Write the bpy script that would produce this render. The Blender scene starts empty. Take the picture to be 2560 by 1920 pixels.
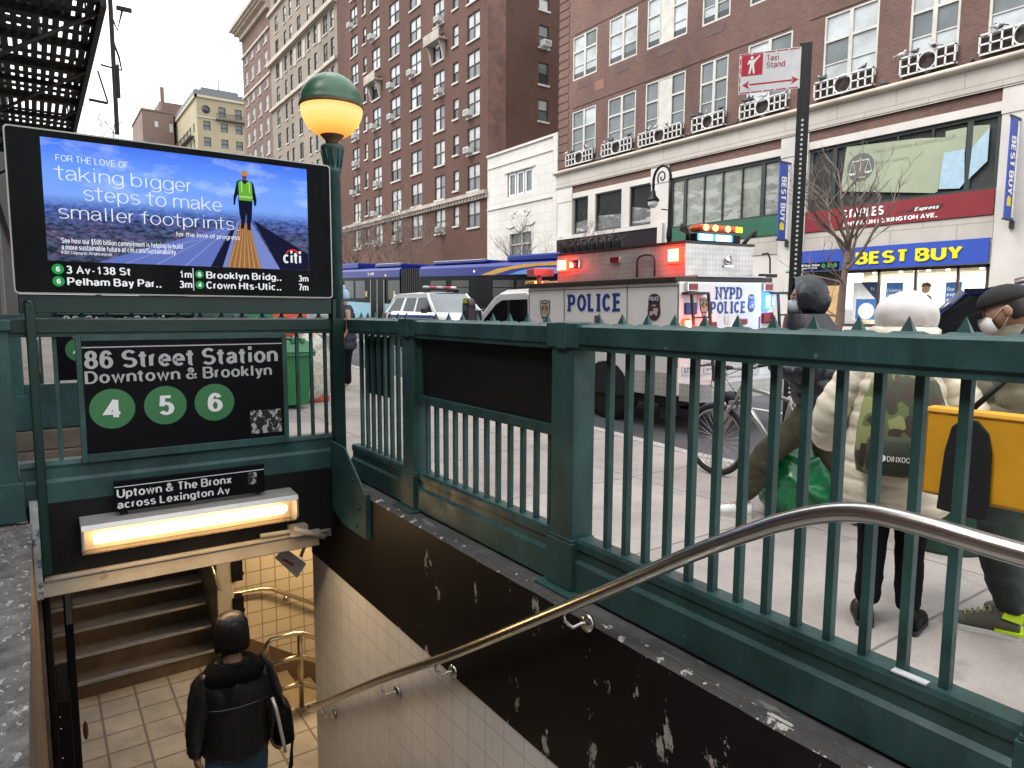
import bpy, bmesh, math, random
from mathutils import Vector, Matrix
rnd = random.Random(7)
R = math.radians
PI = math.pi
S = bpy.context.scene
COL = S.collection
# ---------------------------------------------------------------- camera
cam_d = bpy.data.cameras.new("Camera")
cam = bpy.data.objects.new("Camera", cam_d)
COL.objects.link(cam)
S.camera = cam
cam_d.sensor_width = 36.0
cam_d.lens = 24.02
cam_d.clip_start = 0.05
cam_d.clip_end = 2000
YAW, PITCH, ROLL = R(34.85), R(6.04), R(0.287)
_f = Vector((math.sin(YAW) * math.cos(PITCH), math.cos(YAW) * math.cos(PITCH), -math.sin(PITCH)))
_r = Vector((math.cos(YAW), -math.sin(YAW), 0))
_u = _r.cross(_f)
_r2 = _r * math.cos(ROLL) + _u * math.sin(ROLL)
_u2 = -_r * math.sin(ROLL) + _u * math.cos(ROLL)
cam.matrix_world = Matrix(((_r2.x, _u2.x, -_f.x, 0), (_r2.y, _u2.y, -_f.y, 0), (_r2.z, _u2.z, -_f.z, 1.55), (0, 0, 0, 1)))
# ---------------------------------------------------------------- world, sun, exposure
w = bpy.data.worlds.new("World")
S.world = w
w.use_nodes = True
nt = w.node_tree
nt.nodes.clear()
sky = nt.nodes.new("ShaderNodeTexSky")
sky.sky_type = 'NISHITA'
sky.sun_disc = False
SUN_EL, SUN_AZ = R(56), R(285)
sky.sun_elevation = SUN_EL
sky.sun_rotation = SUN_AZ
sky.air_density = 2.0
sky.dust_density = 6.0
sky.ozone_density = 1.0
hs = nt.nodes.new("ShaderNodeHueSaturation")   # overcast: the cloud deck takes the blue out of the sky
hs.inputs['Saturation'].default_value = 0.12
hs.inputs['Value'].default_value = 1.0
nt.links.new(sky.outputs[0], hs.inputs['Color'])
tcw = nt.nodes.new("ShaderNodeTexCoord")
cl = nt.nodes.new("ShaderNodeTexNoise"); cl.inputs['Scale'].default_value = 2.2; cl.inputs['Detail'].default_value = 4
nt.links.new(tcw.outputs['Generated'], cl.inputs['Vector'])
cr = nt.nodes.new("ShaderNodeValToRGB")
cr.color_ramp.elements[0].position = 0.3; cr.color_ramp.elements[0].color = (5.6, 5.8, 6.0, 1)
cr.color_ramp.elements[1].position = 0.7; cr.color_ramp.elements[1].color = (7.2, 7.3, 7.4, 1)
nt.links.new(cl.outputs['Fac'], cr.inputs[0])
mx = nt.nodes.new("ShaderNodeMix"); mx.data_type = 'RGBA'; mx.inputs[0].default_value = 0.8
nt.links.new(hs.outputs[0], mx.inputs[6]); nt.links.new(cr.outputs[0], mx.inputs[7])
bg = nt.nodes.new("ShaderNodeBackground")
bg.inputs['Strength'].default_value = 0.15
wo = nt.nodes.new("ShaderNodeOutputWorld")
nt.links.new(mx.outputs[2], bg.inputs['Color'])
nt.links.new(bg.outputs[0], wo.inputs[0])
sun_d = bpy.data.lights.new("Sun", 'SUN')
sun_d.energy = 1.3
sun_d.angle = R(25)
sun_d.color = (1.0, 0.97, 0.93)
sun = bpy.data.objects.new("Sun", sun_d)
COL.objects.link(sun)
sun.rotation_euler = (R(90) - SUN_EL, 0, PI - SUN_AZ)
S.view_settings.view_transform = 'Standard'
S.view_settings.look = 'None'
S.view_settings.gamma = 1.0
S.view_settings.exposure = 1.38
try:
    S.cycles.use_denoising = True
    S.cycles.max_bounces = 6
    S.cycles.diffuse_bounces = 3
    S.cycles.glossy_bounces = 3
    S.cycles.transmission_bounces = 4
    S.cycles.sample_clamp_indirect = 4.0
    S.cycles.caustics_reflective = False
    S.cycles.caustics_refractive = False
except Exception:
    pass
# ---------------------------------------------------------------- materials
MATS = {}
EMIT_K = 0.58          # lamps and screens are set against the exposure above
def _nodes(name):
    m = bpy.data.materials.new(name)
    m.use_nodes = True
    t = m.node_tree
    return m, t, t.nodes.get('Principled BSDF')
def _noise(t, coord, scale, detail=4.0, rough=0.55, stretch=None):
    n = t.nodes.new('ShaderNodeTexNoise')
    n.inputs['Scale'].default_value = scale
    n.inputs['Detail'].default_value = detail
    n.inputs['Roughness'].default_value = rough
    if stretch:
        mp = t.nodes.new('ShaderNodeMapping')
        mp.inputs['Scale'].default_value = stretch
        t.links.new(coord, mp.inputs['Vector'])
        t.links.new(mp.outputs[0], n.inputs['Vector'])
    else:
        t.links.new(coord, n.inputs['Vector'])
    return n.outputs['Fac']
def _ramp(t, fac, stops, interp='LINEAR'):
    r = t.nodes.new('ShaderNodeValToRGB')
    r.color_ramp.interpolation = interp
    el = r.color_ramp.elements
    while len(el) < len(stops):
        el.new(0.5)
    for e, (p, c) in zip(el, stops):
        e.position = p
        e.color = (c[0], c[1], c[2], 1) if not isinstance(c, (int, float)) else (c, c, c, 1)
    t.links.new(fac, r.inputs[0])
    return r.outputs[0]
def _mix(t, fac, a, b, mode='MIX'):
    m = t.nodes.new('ShaderNodeMix')
    m.data_type = 'RGBA'
    m.blend_type = mode
    for sock, v in ((m.inputs[0], fac), (m.inputs[6], a), (m.inputs[7], b)):
        if isinstance(v, bpy.types.NodeSocket):
            t.links.new(v, sock)
        elif isinstance(v, (int, float)):
            sock.default_value = v
        else:
            sock.default_value = (v[0], v[1], v[2], 1)
    return m.outputs[2]
def _coord(t, kind='Object'):
    return t.nodes.new('ShaderNodeTexCoord').outputs[kind]
def _bump(t, b, h, strength, dist=0.01):
    n = t.nodes.new('ShaderNodeBump')
    n.inputs['Strength'].default_value = strength
    n.inputs['Distance'].default_value = dist
    t.links.new(h, n.inputs['Height'])
    t.links.new(n.outputs[0], b.inputs['Normal'])
def mat(name, col, rough=0.6, metal=0.0, var=0.12, scale=6.0, bump=0.0, bscale=60.0, spots=None, spec=0.5, stretch=None, coat=0.0):
    """plain surface with soft tone variation, optional bump and optional worn spots (colour, scale, threshold[, stretch])"""
    if name in MATS:
        return MATS[name]
    m, t, b = _nodes(name)
    c = _coord(t)
    out = None
    if var > 0:
        n = _noise(t, c, scale, 5.0, 0.6, stretch)
        lo = tuple(x * (1 - var) for x in col)
        hi = tuple(min(1, x * (1 + var)) for x in col)
        out = _ramp(t, n, [(0.3, lo), (0.7, hi)])
    else:
        out = None
        b.inputs['Base Color'].default_value = (*col, 1)
    if spots:
        sc, ss, th = spots[:3]
        n2 = _noise(t, c, ss, 6.0, 0.62, spots[3] if len(spots) > 3 else None)
        f = _ramp(t, n2, [(th, 0.0), (th + 0.025, 1.0)])
        out = _mix(t, f, out if out else col, sc)
    if out:
        t.links.new(out, b.inputs['Base Color'])
    b.inputs['Roughness'].default_value = rough
    b.inputs['Metallic'].default_value = metal
    b.inputs['Specular IOR Level'].default_value = spec
    if coat:
        b.inputs['Coat Weight'].default_value = coat
        b.inputs['Coat Roughness'].default_value = 0.06
    if bump > 0:
        _bump(t, b, _noise(t, c, bscale, 4.0), bump)
    MATS[name] = m
    return m
def emit(name, col, strength=1.0):
    if name in MATS:
        return MATS[name]
    m = bpy.data.materials.new(name)
    m.use_nodes = True
    t = m.node_tree
    t.nodes.clear()
    e = t.nodes.new('ShaderNodeEmission')
    e.inputs[0].default_value = (*col, 1)
    e.inputs[1].default_value = strength * EMIT_K
    o = t.nodes.new('ShaderNodeOutputMaterial')
    t.links.new(e.outputs[0], o.inputs[0])
    MATS[name] = m
    return m
def _wallcoord(t, kind):
    c = _coord(t)
    s = t.nodes.new('ShaderNodeSeparateXYZ')
    t.links.new(c, s.inputs[0])
    k = t.nodes.new('ShaderNodeCombineXYZ')
    if kind == 'wall':        # (x+y, z)
        a = t.nodes.new('ShaderNodeMath'); a.operation = 'ADD'
        t.links.new(s.outputs[0], a.inputs[0]); t.links.new(s.outputs[1], a.inputs[1])
        t.links.new(a.outputs[0], k.inputs[0]); t.links.new(s.outputs[2], k.inputs[1])
    else:                     # floor (x, y)
        t.links.new(s.outputs[0], k.inputs[0]); t.links.new(s.outputs[1], k.inputs[1])
    return c, k.outputs[0]
def brick(name, c1, c2, mortar, bw=0.21, bh=0.07, ms=0.012, offset=0.5, kind='wall', rough=0.85, stain=0.25, stain_scale=0.35, bump=0.3, spec=0.3, dirt=None, biasv=0.0):
    if name in MATS:
        return MATS[name]
    m, t, b = _nodes(name)
    c, uv = _wallcoord(t, kind)
    n = t.nodes.new('ShaderNodeTexBrick')
    n.offset = offset
    n.inputs['Scale'].default_value = 1.0
    n.inputs['Brick Width'].default_value = bw
    n.inputs['Row Height'].default_value = bh
    n.inputs['Mortar Size'].default_value = ms
    n.inputs['Mortar Smooth'].default_value = 0.1
    n.inputs['Bias'].default_value = biasv
    n.inputs['Color1'].default_value = (*c1, 1)
    n.inputs['Color2'].default_value = (*c2, 1)
    n.inputs['Mortar'].default_value = (*mortar, 1)
    t.links.new(uv, n.inputs['Vector'])
    s = _ramp(t, _noise(t, c, stain_scale, 7.0, 0.68, (1, 1, 0.45) if kind == 'wall' else None), [(0.28, 1 - stain * 1.3), (0.72, 1 + stain * 0.45)])
    out = _mix(t, 1.0, n.outputs['Color'], s, 'MULTIPLY')
    if dirt:
        dc, ds, th = dirt
        f = _ramp(t, _noise(t, c, ds, 7.0, 0.68), [(th, 0.0), (th + 0.12, 1.0)])
        out = _mix(t, f, out, dc)
    t.links.new(out, b.inputs['Base Color'])
    b.inputs['Roughness'].default_value = rough
    b.inputs['Specular IOR Level'].default_value = spec
    if bump:
        inv = t.nodes.new('ShaderNodeMath'); inv.operation = 'SUBTRACT'; inv.inputs[0].default_value = 1.0
        t.links.new(n.outputs['Fac'], inv.inputs[1])
        _bump(t, b, inv.outputs[0], bump, 0.006)
    MATS[name] = m
    return m
# ---------------------------------------------------------------- mesh builder
PINV = {}
class MB:
    def __init__(s):
        s.v = []; s.f = []; s.m = []; s.s = []
    def add(s, vs, fs, mi=0, sm=False):
        n = len(s.v)
        s.v += [tuple(v) for v in vs]
        s.f += [[i + n for i in f] for f in fs]
        s.m += [mi] * len(fs)
        s.s += [sm] * len(fs)
        return s
    def box(s, x0, x1, y0, y1, z0, z1, mi=0, M=None):
        vs = [Vector((x, y, z)) for z in (z0, z1) for y in (y0, y1) for x in (x0, x1)]
        if M is not None:
            vs = [M @ v for v in vs]
        return s.add(vs, [(0, 2, 3, 1), (4, 5, 7, 6), (0, 1, 5, 4), (2, 6, 7, 3), (0, 4, 6, 2), (1, 3, 7, 5)], mi)
    def quad(s, a, b, c, d, mi=0):
        return s.add([a, b, c, d], [(0, 1, 2, 3)], mi)
    def poly(s, pts, mi=0):
        return s.add(pts, [tuple(range(len(pts)))], mi)
    def prism(s, pts, vec, mi=0):
        n = len(pts); vec = Vector(vec)
        pts = [Vector(p) for p in pts]
        vs = pts + [p + vec for p in pts]
        fs = [tuple(range(n - 1, -1, -1)), tuple(range(n, 2 * n))] + [(i, (i + 1) % n, n + (i + 1) % n, n + i) for i in range(n)]
        return s.add(vs, fs, mi)
    def loft(s, rings, mi=0, caps=True, sm=True, closed=True):
        n = len(rings[0]); vs = [p for r in rings for p in r]; fs = []
        for k in range(len(rings) - 1):
            for i in range(n if closed else n - 1):
                j = (i + 1) % n
                fs.append((k * n + i, k * n + j, (k + 1) * n + j, (k + 1) * n + i))
        if caps and closed:
            fs.append(tuple(range(n - 1, -1, -1)))
            fs.append(tuple((len(rings) - 1) * n + i for i in range(n)))
        return s.add(vs, fs, mi, sm)
    def tube(s, pts, r, n=8, mi=0, caps=True, flat=None):
        pts = [Vector(p) for p in pts]
        rs = r if isinstance(r, (list, tuple)) else [r] * len(pts)
        rings = []
        t0 = (pts[1] - pts[0]).normalized()
        up = Vector((0, 0, 1)) if abs(t0.z) < 0.9 else Vector((1, 0, 0))
        a = t0.cross(up).normalized()
        for i, p in enumerate(pts):
            if i == 0: t = t0
            elif i == len(pts) - 1: t = (pts[i] - pts[i - 1]).normalized()
            else: t = ((pts[i + 1] - p).normalized() + (p - pts[i - 1]).normalized()).normalized()
            a = (a - t * a.dot(t)).normalized()
            b = t.cross(a)
            fy = flat if flat else 1.0
            rings.append([p + (a * math.cos(2 * PI * k / n) + b * math.sin(2 * PI * k / n) * fy) * rs[i] for k in range(n)])
        return s.loft(rings, mi, caps)
    def lathe(s, prof, c=(0, 0, 0), n=20, mi=0, ax='z', caps=True):
        rings = []
        c = Vector(c)
        for r, h in prof:
            ring = []
            for k in range(n):
                a = 2 * PI * k / n; u, v = r * math.cos(a), r * math.sin(a)
                ring.append(c + (Vector((u, v, h)) if ax == 'z' else Vector((h, u, v)) if ax == 'x' else Vector((u, h, v))))
            rings.append(ring)
        return s.loft(rings, mi, caps)
    def ball(s, c, rx, ry=None, rz=None, n=14, m=9, mi=0, M=None):
        ry = rx if ry is None else ry; rz = rx if rz is None else rz
        rings = []
        for j in range(m + 1):
            th = PI * j / m
            th = min(max(th, 0.02), PI - 0.02)
            ring = []
            for k in range(n):
                p = Vector((rx * math.sin(th) * math.cos(2 * PI * k / n), ry * math.sin(th) * math.sin(2 * PI * k / n), -rz * math.cos(th)))
                if M is not None: p = M @ p
                ring.append(p + Vector(c))
            rings.append(ring)
        return s.loft(rings, mi)
    def mesh(s, name, mats):
        me = bpy.data.meshes.new(name)
        me.from_pydata(s.v, [], s.f)
        for m_ in (mats if isinstance(mats, (list, tuple)) else [mats]):
            me.materials.append(m_)
        me.polygons.foreach_set('material_index', s.m)
        me.polygons.foreach_set('use_smooth', s.s)
        b = bmesh.new(); b.from_mesh(me)
        bmesh.ops.recalc_face_normals(b, faces=b.faces)
        b.to_mesh(me); b.free()
        me.update()
        return me
    def build(s, name, mats, parent=None, bevel=0.0, loc=None, **kw):
        return place(name, s.mesh(name, mats), parent, bevel, loc, **kw)
def place(name, me, parent=None, bevel=0.0, loc=None, **kw):
    o = bpy.data.objects.new(name, me)
    COL.objects.link(o)
    if parent is not None:
        o.parent = parent
        if parent.name in PINV:
            o.matrix_parent_inverse = PINV[parent.name]
    if loc is not None:
        o.location = loc
    if bevel:
        md = o.modifiers.new('bevel', 'BEVEL')
        md.width = bevel; md.segments = 2; md.limit_method = 'ANGLE'; md.angle_limit = R(40)
    for k, v in kw.items():
        if v is not None: o[k] = v
    return o
def thing(name, label, cat, loc=(0, 0, 0), group=None, local=False, rotz=0.0):
    """an Empty at the thing's base; its parts are meshes in world coordinates unless local"""
    o = bpy.data.objects.new(name, None)
    COL.objects.link(o)
    o.empty_display_size = 0.1
    o.location = loc
    o.rotation_euler = (0, 0, rotz)
    o['label'] = label; o['category'] = cat
    if group: o['group'] = group
    if not local:
        PINV[o.name] = Matrix.Translation(-Vector(loc))
    return o
def tag(o, label, cat, group=None):
    o['label'] = label; o['category'] = cat
    if group: o['group'] = group
    return o
def copy_tree(o, parent=None):
    c = o.copy(); COL.objects.link(c)
    if parent is not None: c.parent = parent
    for ch in list(o.children): copy_tree(ch, c)
    return c
def wrinkle(o, size=0.12, strength=0.02, levels=1):
    """cloth creases: finer mesh pushed in and out by a hard-edged noise"""
    key = 'crease_%d' % int(size * 1000)
    tx = bpy.data.textures.get(key)
    if tx is None:
        tx = bpy.data.textures.new(key, 'CLOUDS'); tx.noise_scale = size; tx.noise_type = 'HARD_NOISE'; tx.noise_depth = 2
    if levels:
        s = o.modifiers.new('finer', 'SUBSURF'); s.levels = levels; s.render_levels = levels
    d = o.modifiers.new('creases', 'DISPLACE'); d.texture = tx; d.strength = strength; d.mid_level = 0.35; d.texture_coords = 'LOCAL'
    return o
def smooth_path(pts, n=6):
    """Catmull-Rom curve through the points"""
    P = [Vector(p) for p in pts]; out = []
    for i in range(len(P) - 1):
        a = P[max(0, i - 1)]; b = P[i]; c = P[i + 1]; d = P[min(len(P) - 1, i + 2)]
        for k in range(n):
            t = k / n
            out.append(0.5 * ((2 * b) + (c - a) * t + (2 * a - 5 * b + 4 * c - d) * t * t + (3 * b - a - 3 * c + d) * t ** 3))
    return out + [P[-1]]
def struct(o):
    o['kind'] = 'structure'
    return o
# ---------------------------------------------------------------- stroke lettering (plain grotesque)
# glyph: (advance width, height class c/x, strokes); u,v in 0..1 of the stroke-centre box, 'A' ascender, 'D' descender; arcs are (cu, cv, ru, rv, a0, a1)
def _gl():
    o = ((.5, .5, .5, .5, 90, 450),)
    G = {
     'A': (.72, 'c', [[(0, 0), (.5, 1), (1, 0)], [(.2, .34), (.8, .34)]]), 'B': (.70, 'c', [[(0, 0), (0, 1), (.55, 1), (.6, .76, .32, .24, 90, -90), (0, .52)], [(.55, .52), (.64, .26, .36, .26, 90, -90), (0, 0)]]),
     'C': (.72, 'c', [[(.5, .5, .5, .5, 38, 322)]]), 'D': (.72, 'c', [[(0, 0), (0, 1), (.45, 1), (.45, .5, .55, .5, 90, -90), (0, 0)]]), 'E': (.62, 'c', [[(1, 1), (0, 1), (0, 0), (1, 0)], [(0, .52), (.9, .52)]]), 'F': (.58, 'c', [[(1, 1), (0, 1), (0, 0)], [(0, .50), (.85, .50)]]),
     'G': (.76, 'c', [[(.5, .5, .5, .5, 38, 330), (1, .42), (.55, .42)], [(1, .42), (1, 0)]]), 'H': (.72, 'c', [[(0, 0), (0, 1)], [(1, 0), (1, 1)], [(0, .52), (1, .52)]]), 'I': (.26, 'c', [[(.5, 0), (.5, 1)]]), 'K': (.72, 'c', [[(0, 0), (0, 1)], [(.98, 1), (0, .36)], [(.32, .58), (1, 0)]]), 'L': (.58, 'c', [[(0, 1), (0, 0), (1, 0)]]),
     'M': (.86, 'c', [[(0, 0), (0, 1), (.5, .06), (1, 1), (1, 0)]]), 'N': (.72, 'c', [[(0, 0), (0, 1), (1, 0), (1, 1)]]), 'O': (.78, 'c', [list(o)]), 'P': (.66, 'c', [[(0, 0), (0, 1), (.58, 1), (.62, .72, .38, .28, 90, -90), (0, .44)]]), 'R': (.70, 'c', [[(0, 0), (0, 1), (.58, 1), (.62, .74, .36, .26, 90, -90), (0, .48)], [(.5, .48), (.86, .36), (.9, .1), (1, 0)]]),
     'S': (.68, 'c', [[(.5, .74, .46, .26, 30, 235), (.5, .5), (.5, .26, .5, .26, 65, -150)]]), 'T': (.64, 'c', [[(0, 1), (1, 1)], [(.5, 1), (.5, 0)]]), 'U': (.72, 'c', [[(0, 1), (0, .36), (.5, .36, .5, .36, 180, 360), (1, 1)]]), 'V': (.68, 'c', [[(0, 1), (.5, 0), (1, 1)]]), 'W': (.96, 'c', [[(0, 1), (.25, 0), (.5, 1), (.75, 0), (1, 1)]]), 'X': (.68, 'c', [[(0, 0), (1, 1)], [(0, 1), (1, 0)]]), 'Y': (.68, 'c', [[(0, 1), (.5, .44), (1, 1)], [(.5, .44), (.5, 0)]]), 'Q': (.78, 'c', [list(o), [(.6, .3), (1, 0)]]), 'J': (.54, 'c', [[(1, 1), (1, .32), (.5, .32, .5, .32, 0, -180)]]), 'Z': (.64, 'c', [[(0, 1), (1, 1), (0, 0), (1, 0)]]),
     'a': (.56, 'x', [[(.45, .72, .45, .28, 160, 0), (.92, .72), (.92, .12), (1.02, 0)], [(.92, .62), (.42, .55), (.42, .28, .42, .28, 100, 270), (.92, .3)]]), 'b': (.60, 'x', [[(0, 'A'), (0, 0)], [(.5, .5, .5, .5, 180, -180)]]), 'c': (.56, 'x', [[(.5, .5, .5, .5, 45, 315)]]), 'd': (.60, 'x', [[(1, 'A'), (1, 0)], [(.5, .5, .5, .5, 0, 360)]]), 'e': (.57, 'x', [[(0, .5), (1, .5), (.5, .5, .5, .5, 0, 318)]]), 'f': (.36, 'x', [[(.35, 0), (.35, 1.12), (.85, 1.12, .5, .24, 180, 80)], [(-.45, 1), (1.2, 1)]]),
     'g': (.60, 'x', [[(.5, .5, .5, .5, 0, 360)], [(1, 1), (1, -.12), (.5, -.12, .5, .24, 0, -150)]]), 'h': (.58, 'x', [[(0, 'A'), (0, 0)], [(0, .6), (.5, .62, .5, .38, 160, 0), (1, 0)]]), 'i': (.25, 'x', [[(.5, 1), (.5, 0)], ['dot', (.5, 'A')]]), 'k': (.56, 'x', [[(0, 'A'), (0, 0)], [(.95, 1), (0, .34)], [(.35, .6), (1, 0)]]), 'l': (.25, 'x', [[(.5, 'A'), (.5, 0)]]), 'm': (.90, 'x', [[(0, 1), (0, 0)], [(0, .62), (.25, .68, .25, .32, 170, 0), (.5, 0)], [(.5, .62), (.75, .68, .25, .32, 170, 0), (1, 0)]]), 'n': (.58, 'x', [[(0, 1), (0, 0)], [(0, .6), (.5, .62, .5, .38, 160, 0), (1, 0)]]), 'o': (.61, 'x', [list(o)]),
     'p': (.60, 'x', [[(0, 1), (0, 'D')], [(.5, .5, .5, .5, 180, -180)]]), 'q': (.60, 'x', [[(1, 1), (1, 'D')], [(.5, .5, .5, .5, 0, 360)]]), 'r': (.34, 'x', [[(0, 1), (0, 0)], [(0, .6), (.7, .5, .7, .5, 150, 75)]]), 's': (.53, 'x', [[(.5, .75, .46, .25, 30, 240), (.5, .5), (.5, .25, .5, .25, 60, -150)]]), 't': (.37, 'x', [[(.4, 1.36), (.4, .2), (.85, .2, .45, .2, 180, 285)], [(-.45, 1), (1.2, 1)]]), 'u': (.58, 'x', [[(0, 1), (0, .38), (.5, .38, .5, .38, 180, 340), (1, .4)], [(1, 1), (1, 0)]]), 'v': (.54, 'x', [[(0, 1), (.5, 0), (1, 1)]]), 'w': (.80, 'x', [[(0, 1), (.25, 0), (.5, 1), (.75, 0), (1, 1)]]), 'x': (.54, 'x', [[(0, 0), (1, 1)], [(0, 1), (1, 0)]]), 'y': (.54, 'x', [[(0, 1), (.5, 0)], [(1, 1), (.42, -.3), (.1, 'D')]]), 'z': (.5, 'x', [[(0, 1), (1, 1), (0, 0), (1, 0)]]),
     '0': (.56, 'c', [list(o)]), '1': (.56, 'c', [[(.15, .76), (.5, .84), (.62, 1), (.62, 0)]]), '2': (.56, 'c', [[(.5, .7, .5, .3, 170, -35), (0, 0), (1, 0)]]), '3': (.56, 'c', [[(.48, .75, .44, .25, 150, -90), (.4, .5)], [(.45, .5), (.48, .27, .52, .27, 85, -150)]]), '4': (.56, 'c', [[(.74, 0), (.74, 1)], [(.74, 1), (-.06, .25), (1.12, .25)]]), '5': (.56, 'c', [[(.95, 1), (.2, 1), (.1, .46)], [(.5, .31, .5, .31, 146, -150)]]), '6': (.56, 'c', [[(.5, .31, .5, .31, 90, 450)], [(0, .31), (.5, .52, .5, .48, 180, 35)]]), '7': (.56, 'c', [[(0, 1), (1, 1), (.38, 0)]]), '8': (.56, 'c', [[(.5, .76, .42, .24, 90, 450)], [(.5, .27, .5, .27, 90, 450)]]), '9': (.56, 'c', [[(.5, .69, .5, .31, 90, 450)], [(1, .69), (.5, .48, .5, .48, 0, -145)]]),
     '&': (.74, 'c', [[(1, 0), (.24, .68), (.43, .79, .21, .21, 215, -40), (.2, .43), (.38, .25, .37, .25, 150, 330), (.97, .48)]]), '-': (.36, 'c', [[(0, .36), (1, .36)]]), '.': (.26, 'c', [['dot', (.5, 0)]]), ',': (.26, 'c', [[(.6, 0), (.3, -.16)]]), '/': (.34, 'c', [[(0, 0), (1, 1)]]), '$': (.60, 'c', [[(.5, .74, .46, .26, 30, 235), (.5, .5), (.5, .26, .5, .26, 65, -150)], [(.5, 1.1), (.5, -.1)]]), '©': (.8, 'c', [list(o), [(.5, .5, .24, .24, 45, 315)]]),
    }
    return G
GLYPH = _gl()
def text_mb(mb, s, O, Rv, Uv, x0, x1, z0, z1, bold=0.0, depth=0.002, mi=0, res=3, shear=0.0):
    """lettering of even stroke, baseline at z0 and cap height at z1, fitted between x0 and x1 of the plane (O; right Rv, up Uv)"""
    sw = min(0.24, max(0.06, 0.125 + bold * 2.4)); XH = 0.735; ASC = 1.0; DESC = -0.27
    O = Vector(O); Rv = Vector(Rv); Uv = Vector(Uv); N = Rv.cross(Uv)
    pen = 0.0; strokes = []
    for ch in s:
        if ch == ' ': pen += 0.29; continue
        wd, cl, st = GLYPH[ch]; wd = wd + (sw - 0.12) * 0.35; H = 1.0 if cl == 'c' else XH
        X = lambda u: pen + sw / 2 + u * (wd - sw) if wd > sw * 1.6 else pen + wd / 2
        sy = sw * 0.74; Y = lambda v: ASC - sy / 2 if v == 'A' else DESC + sy / 2 if v == 'D' else sy / 2 + v * (H - sy)
        for p in st:
            if p[0] == 'dot':
                cx, cy = X(p[1][0]), Y(p[1][1]); strokes.append(([(cx, cy - sw * 0.56), (cx, cy + sw * 0.56)], True)); continue
            pts = []
            for q in p:
                if len(q) == 2: pts.append((X(q[0]), Y(q[1])))
                else:
                    cu, cv, ru, rv, a0, a1 = q; n = max(4, int(abs(a1 - a0) / (18 if res >= 3 else 36)))
                    for k in range(n + 1):
                        a = R(a0 + (a1 - a0) * k / n); pts.append((X(cu + ru * math.cos(a)), Y(cv + rv * math.sin(a))))
            strokes.append((pts, False))
        pen += wd + 0.085 - (sw - 0.12) * 0.2
    tot = pen - 0.085; sx = (x1 - x0) / tot; sz = (z1 - z0)
    for k, (pts, dot) in enumerate(strokes):
        P = []
        for p in pts:
            if not P or (abs(p[0] - P[-1][0]) + abs(p[1] - P[-1][1])) > 1e-4: P.append(p)
        n = len(P); L, Rr = [], []
        closed = n > 3 and abs(P[0][0] - P[-1][0]) + abs(P[0][1] - P[-1][1]) < 1e-3
        for i, p in enumerate(P):
            a = P[i - 1] if i > 0 else (P[-2] if closed else None); b = P[i + 1] if i < n - 1 else (P[1] if closed else None)
            def nrm(q, r):
                dx, dy = r[0] - q[0], r[1] - q[1]; l = math.hypot(dx, dy) or 1; return (-dy / l, dx / l)
            if a is None: m = nrm(p, b); f = 1
            elif b is None: m = nrm(a, p); f = 1
            else:
                n1, n2 = nrm(a, p), nrm(p, b); mx, my = n1[0] + n2[0], n1[1] + n2[1]; l = math.hypot(mx, my)
                if l < 0.2: m = n1; f = 1
                else: m = (mx / l, my / l); f = min(2.2, 2 / l)
            hw = sw / 2 * f
            L.append((p[0] + m[0] * hw, p[1] + m[1] * hw * 0.74)); Rr.append((p[0] - m[0] * hw, p[1] - m[1] * hw * 0.74))
        e = 0.00006 * k
        W3 = lambda q, d: O + Rv * (x0 + (q[0] + shear * q[1]) * sx) + Uv * (z0 + q[1] * sz) + N * (d + e)
        vs = [W3(q, depth * 2) for q in L] + [W3(q, depth * 2) for q in Rr]
        fs = [(i, i + 1, n + i + 1, n + i) for i in range(n - 1)]
        if depth > 0.004:                      # raised letters get sides
            vs += [W3(q, 0) for q in L] + [W3(q, 0) for q in Rr]
            fs += [(i, i + 1, 2 * n + i + 1, 2 * n + i) for i in range(n - 1)] + [(n + i, n + i + 1, 3 * n + i + 1, 3 * n + i) for i in range(n - 1)] + [(0, n, 3 * n, 2 * n), (n - 1, 2 * n - 1, 4 * n - 1, 3 * n - 1)]
        mb.add(vs, fs, mi)
    return mb
def holes(mb, P, u0, u1, v0, v1, rects, depth, mi=0, mr=None):
    """a wall sheet P(u, v, d) with rectangular openings and their reveals"""
    mr = mi if mr is None else mr
    us = sorted(set([u0, u1] + [r[0] for r in rects] + [r[1] for r in rects]))
    vs = sorted(set([v0, v1] + [r[2] for r in rects] + [r[3] for r in rects]))
    us = [u for u in us if u0 <= u <= u1]; vs = [v for v in vs if v0 <= v <= v1]
    for i in range(len(us) - 1):
        run = None
        for j in range(len(vs) - 1):
            cu, cv = (us[i] + us[i + 1]) / 2, (vs[j] + vs[j + 1]) / 2
            inside = any(r[0] < cu < r[1] and r[2] < cv < r[3] for r in rects)
            if not inside and run is None: run = vs[j]
            if (inside or j == len(vs) - 2) and run is not None:
                top = vs[j] if inside else vs[j + 1]
                mb.quad(P(us[i], run, 0), P(us[i + 1], run, 0), P(us[i + 1], top, 0), P(us[i], top, 0), mi)
                run = None
    for a, b, c, d in rects:
        mb.quad(P(a, c, 0), P(a, d, 0), P(a, d, depth), P(a, c, depth), mr)
        mb.quad(P(b, c, 0), P(b, d, 0), P(b, d, depth), P(b, c, depth), mr)
        mb.quad(P(a, c, 0), P(b, c, 0), P(b, c, depth), P(a, c, depth), mr)
        mb.quad(P(a, d, 0), P(b, d, 0), P(b, d, depth), P(a, d, depth), mr)
XZ = (Vector((1, 0, 0)), Vector((0, 0, 1)))        # plane facing -Y
YZ = (Vector((0, -1, 0)), Vector((0, 0, 1)))       # plane facing -X
def zg(y):
    """the street rises gently away from the corner"""
    return 0.0 if y < 5 else 0.03 * (min(y, 110) - 5)
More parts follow.
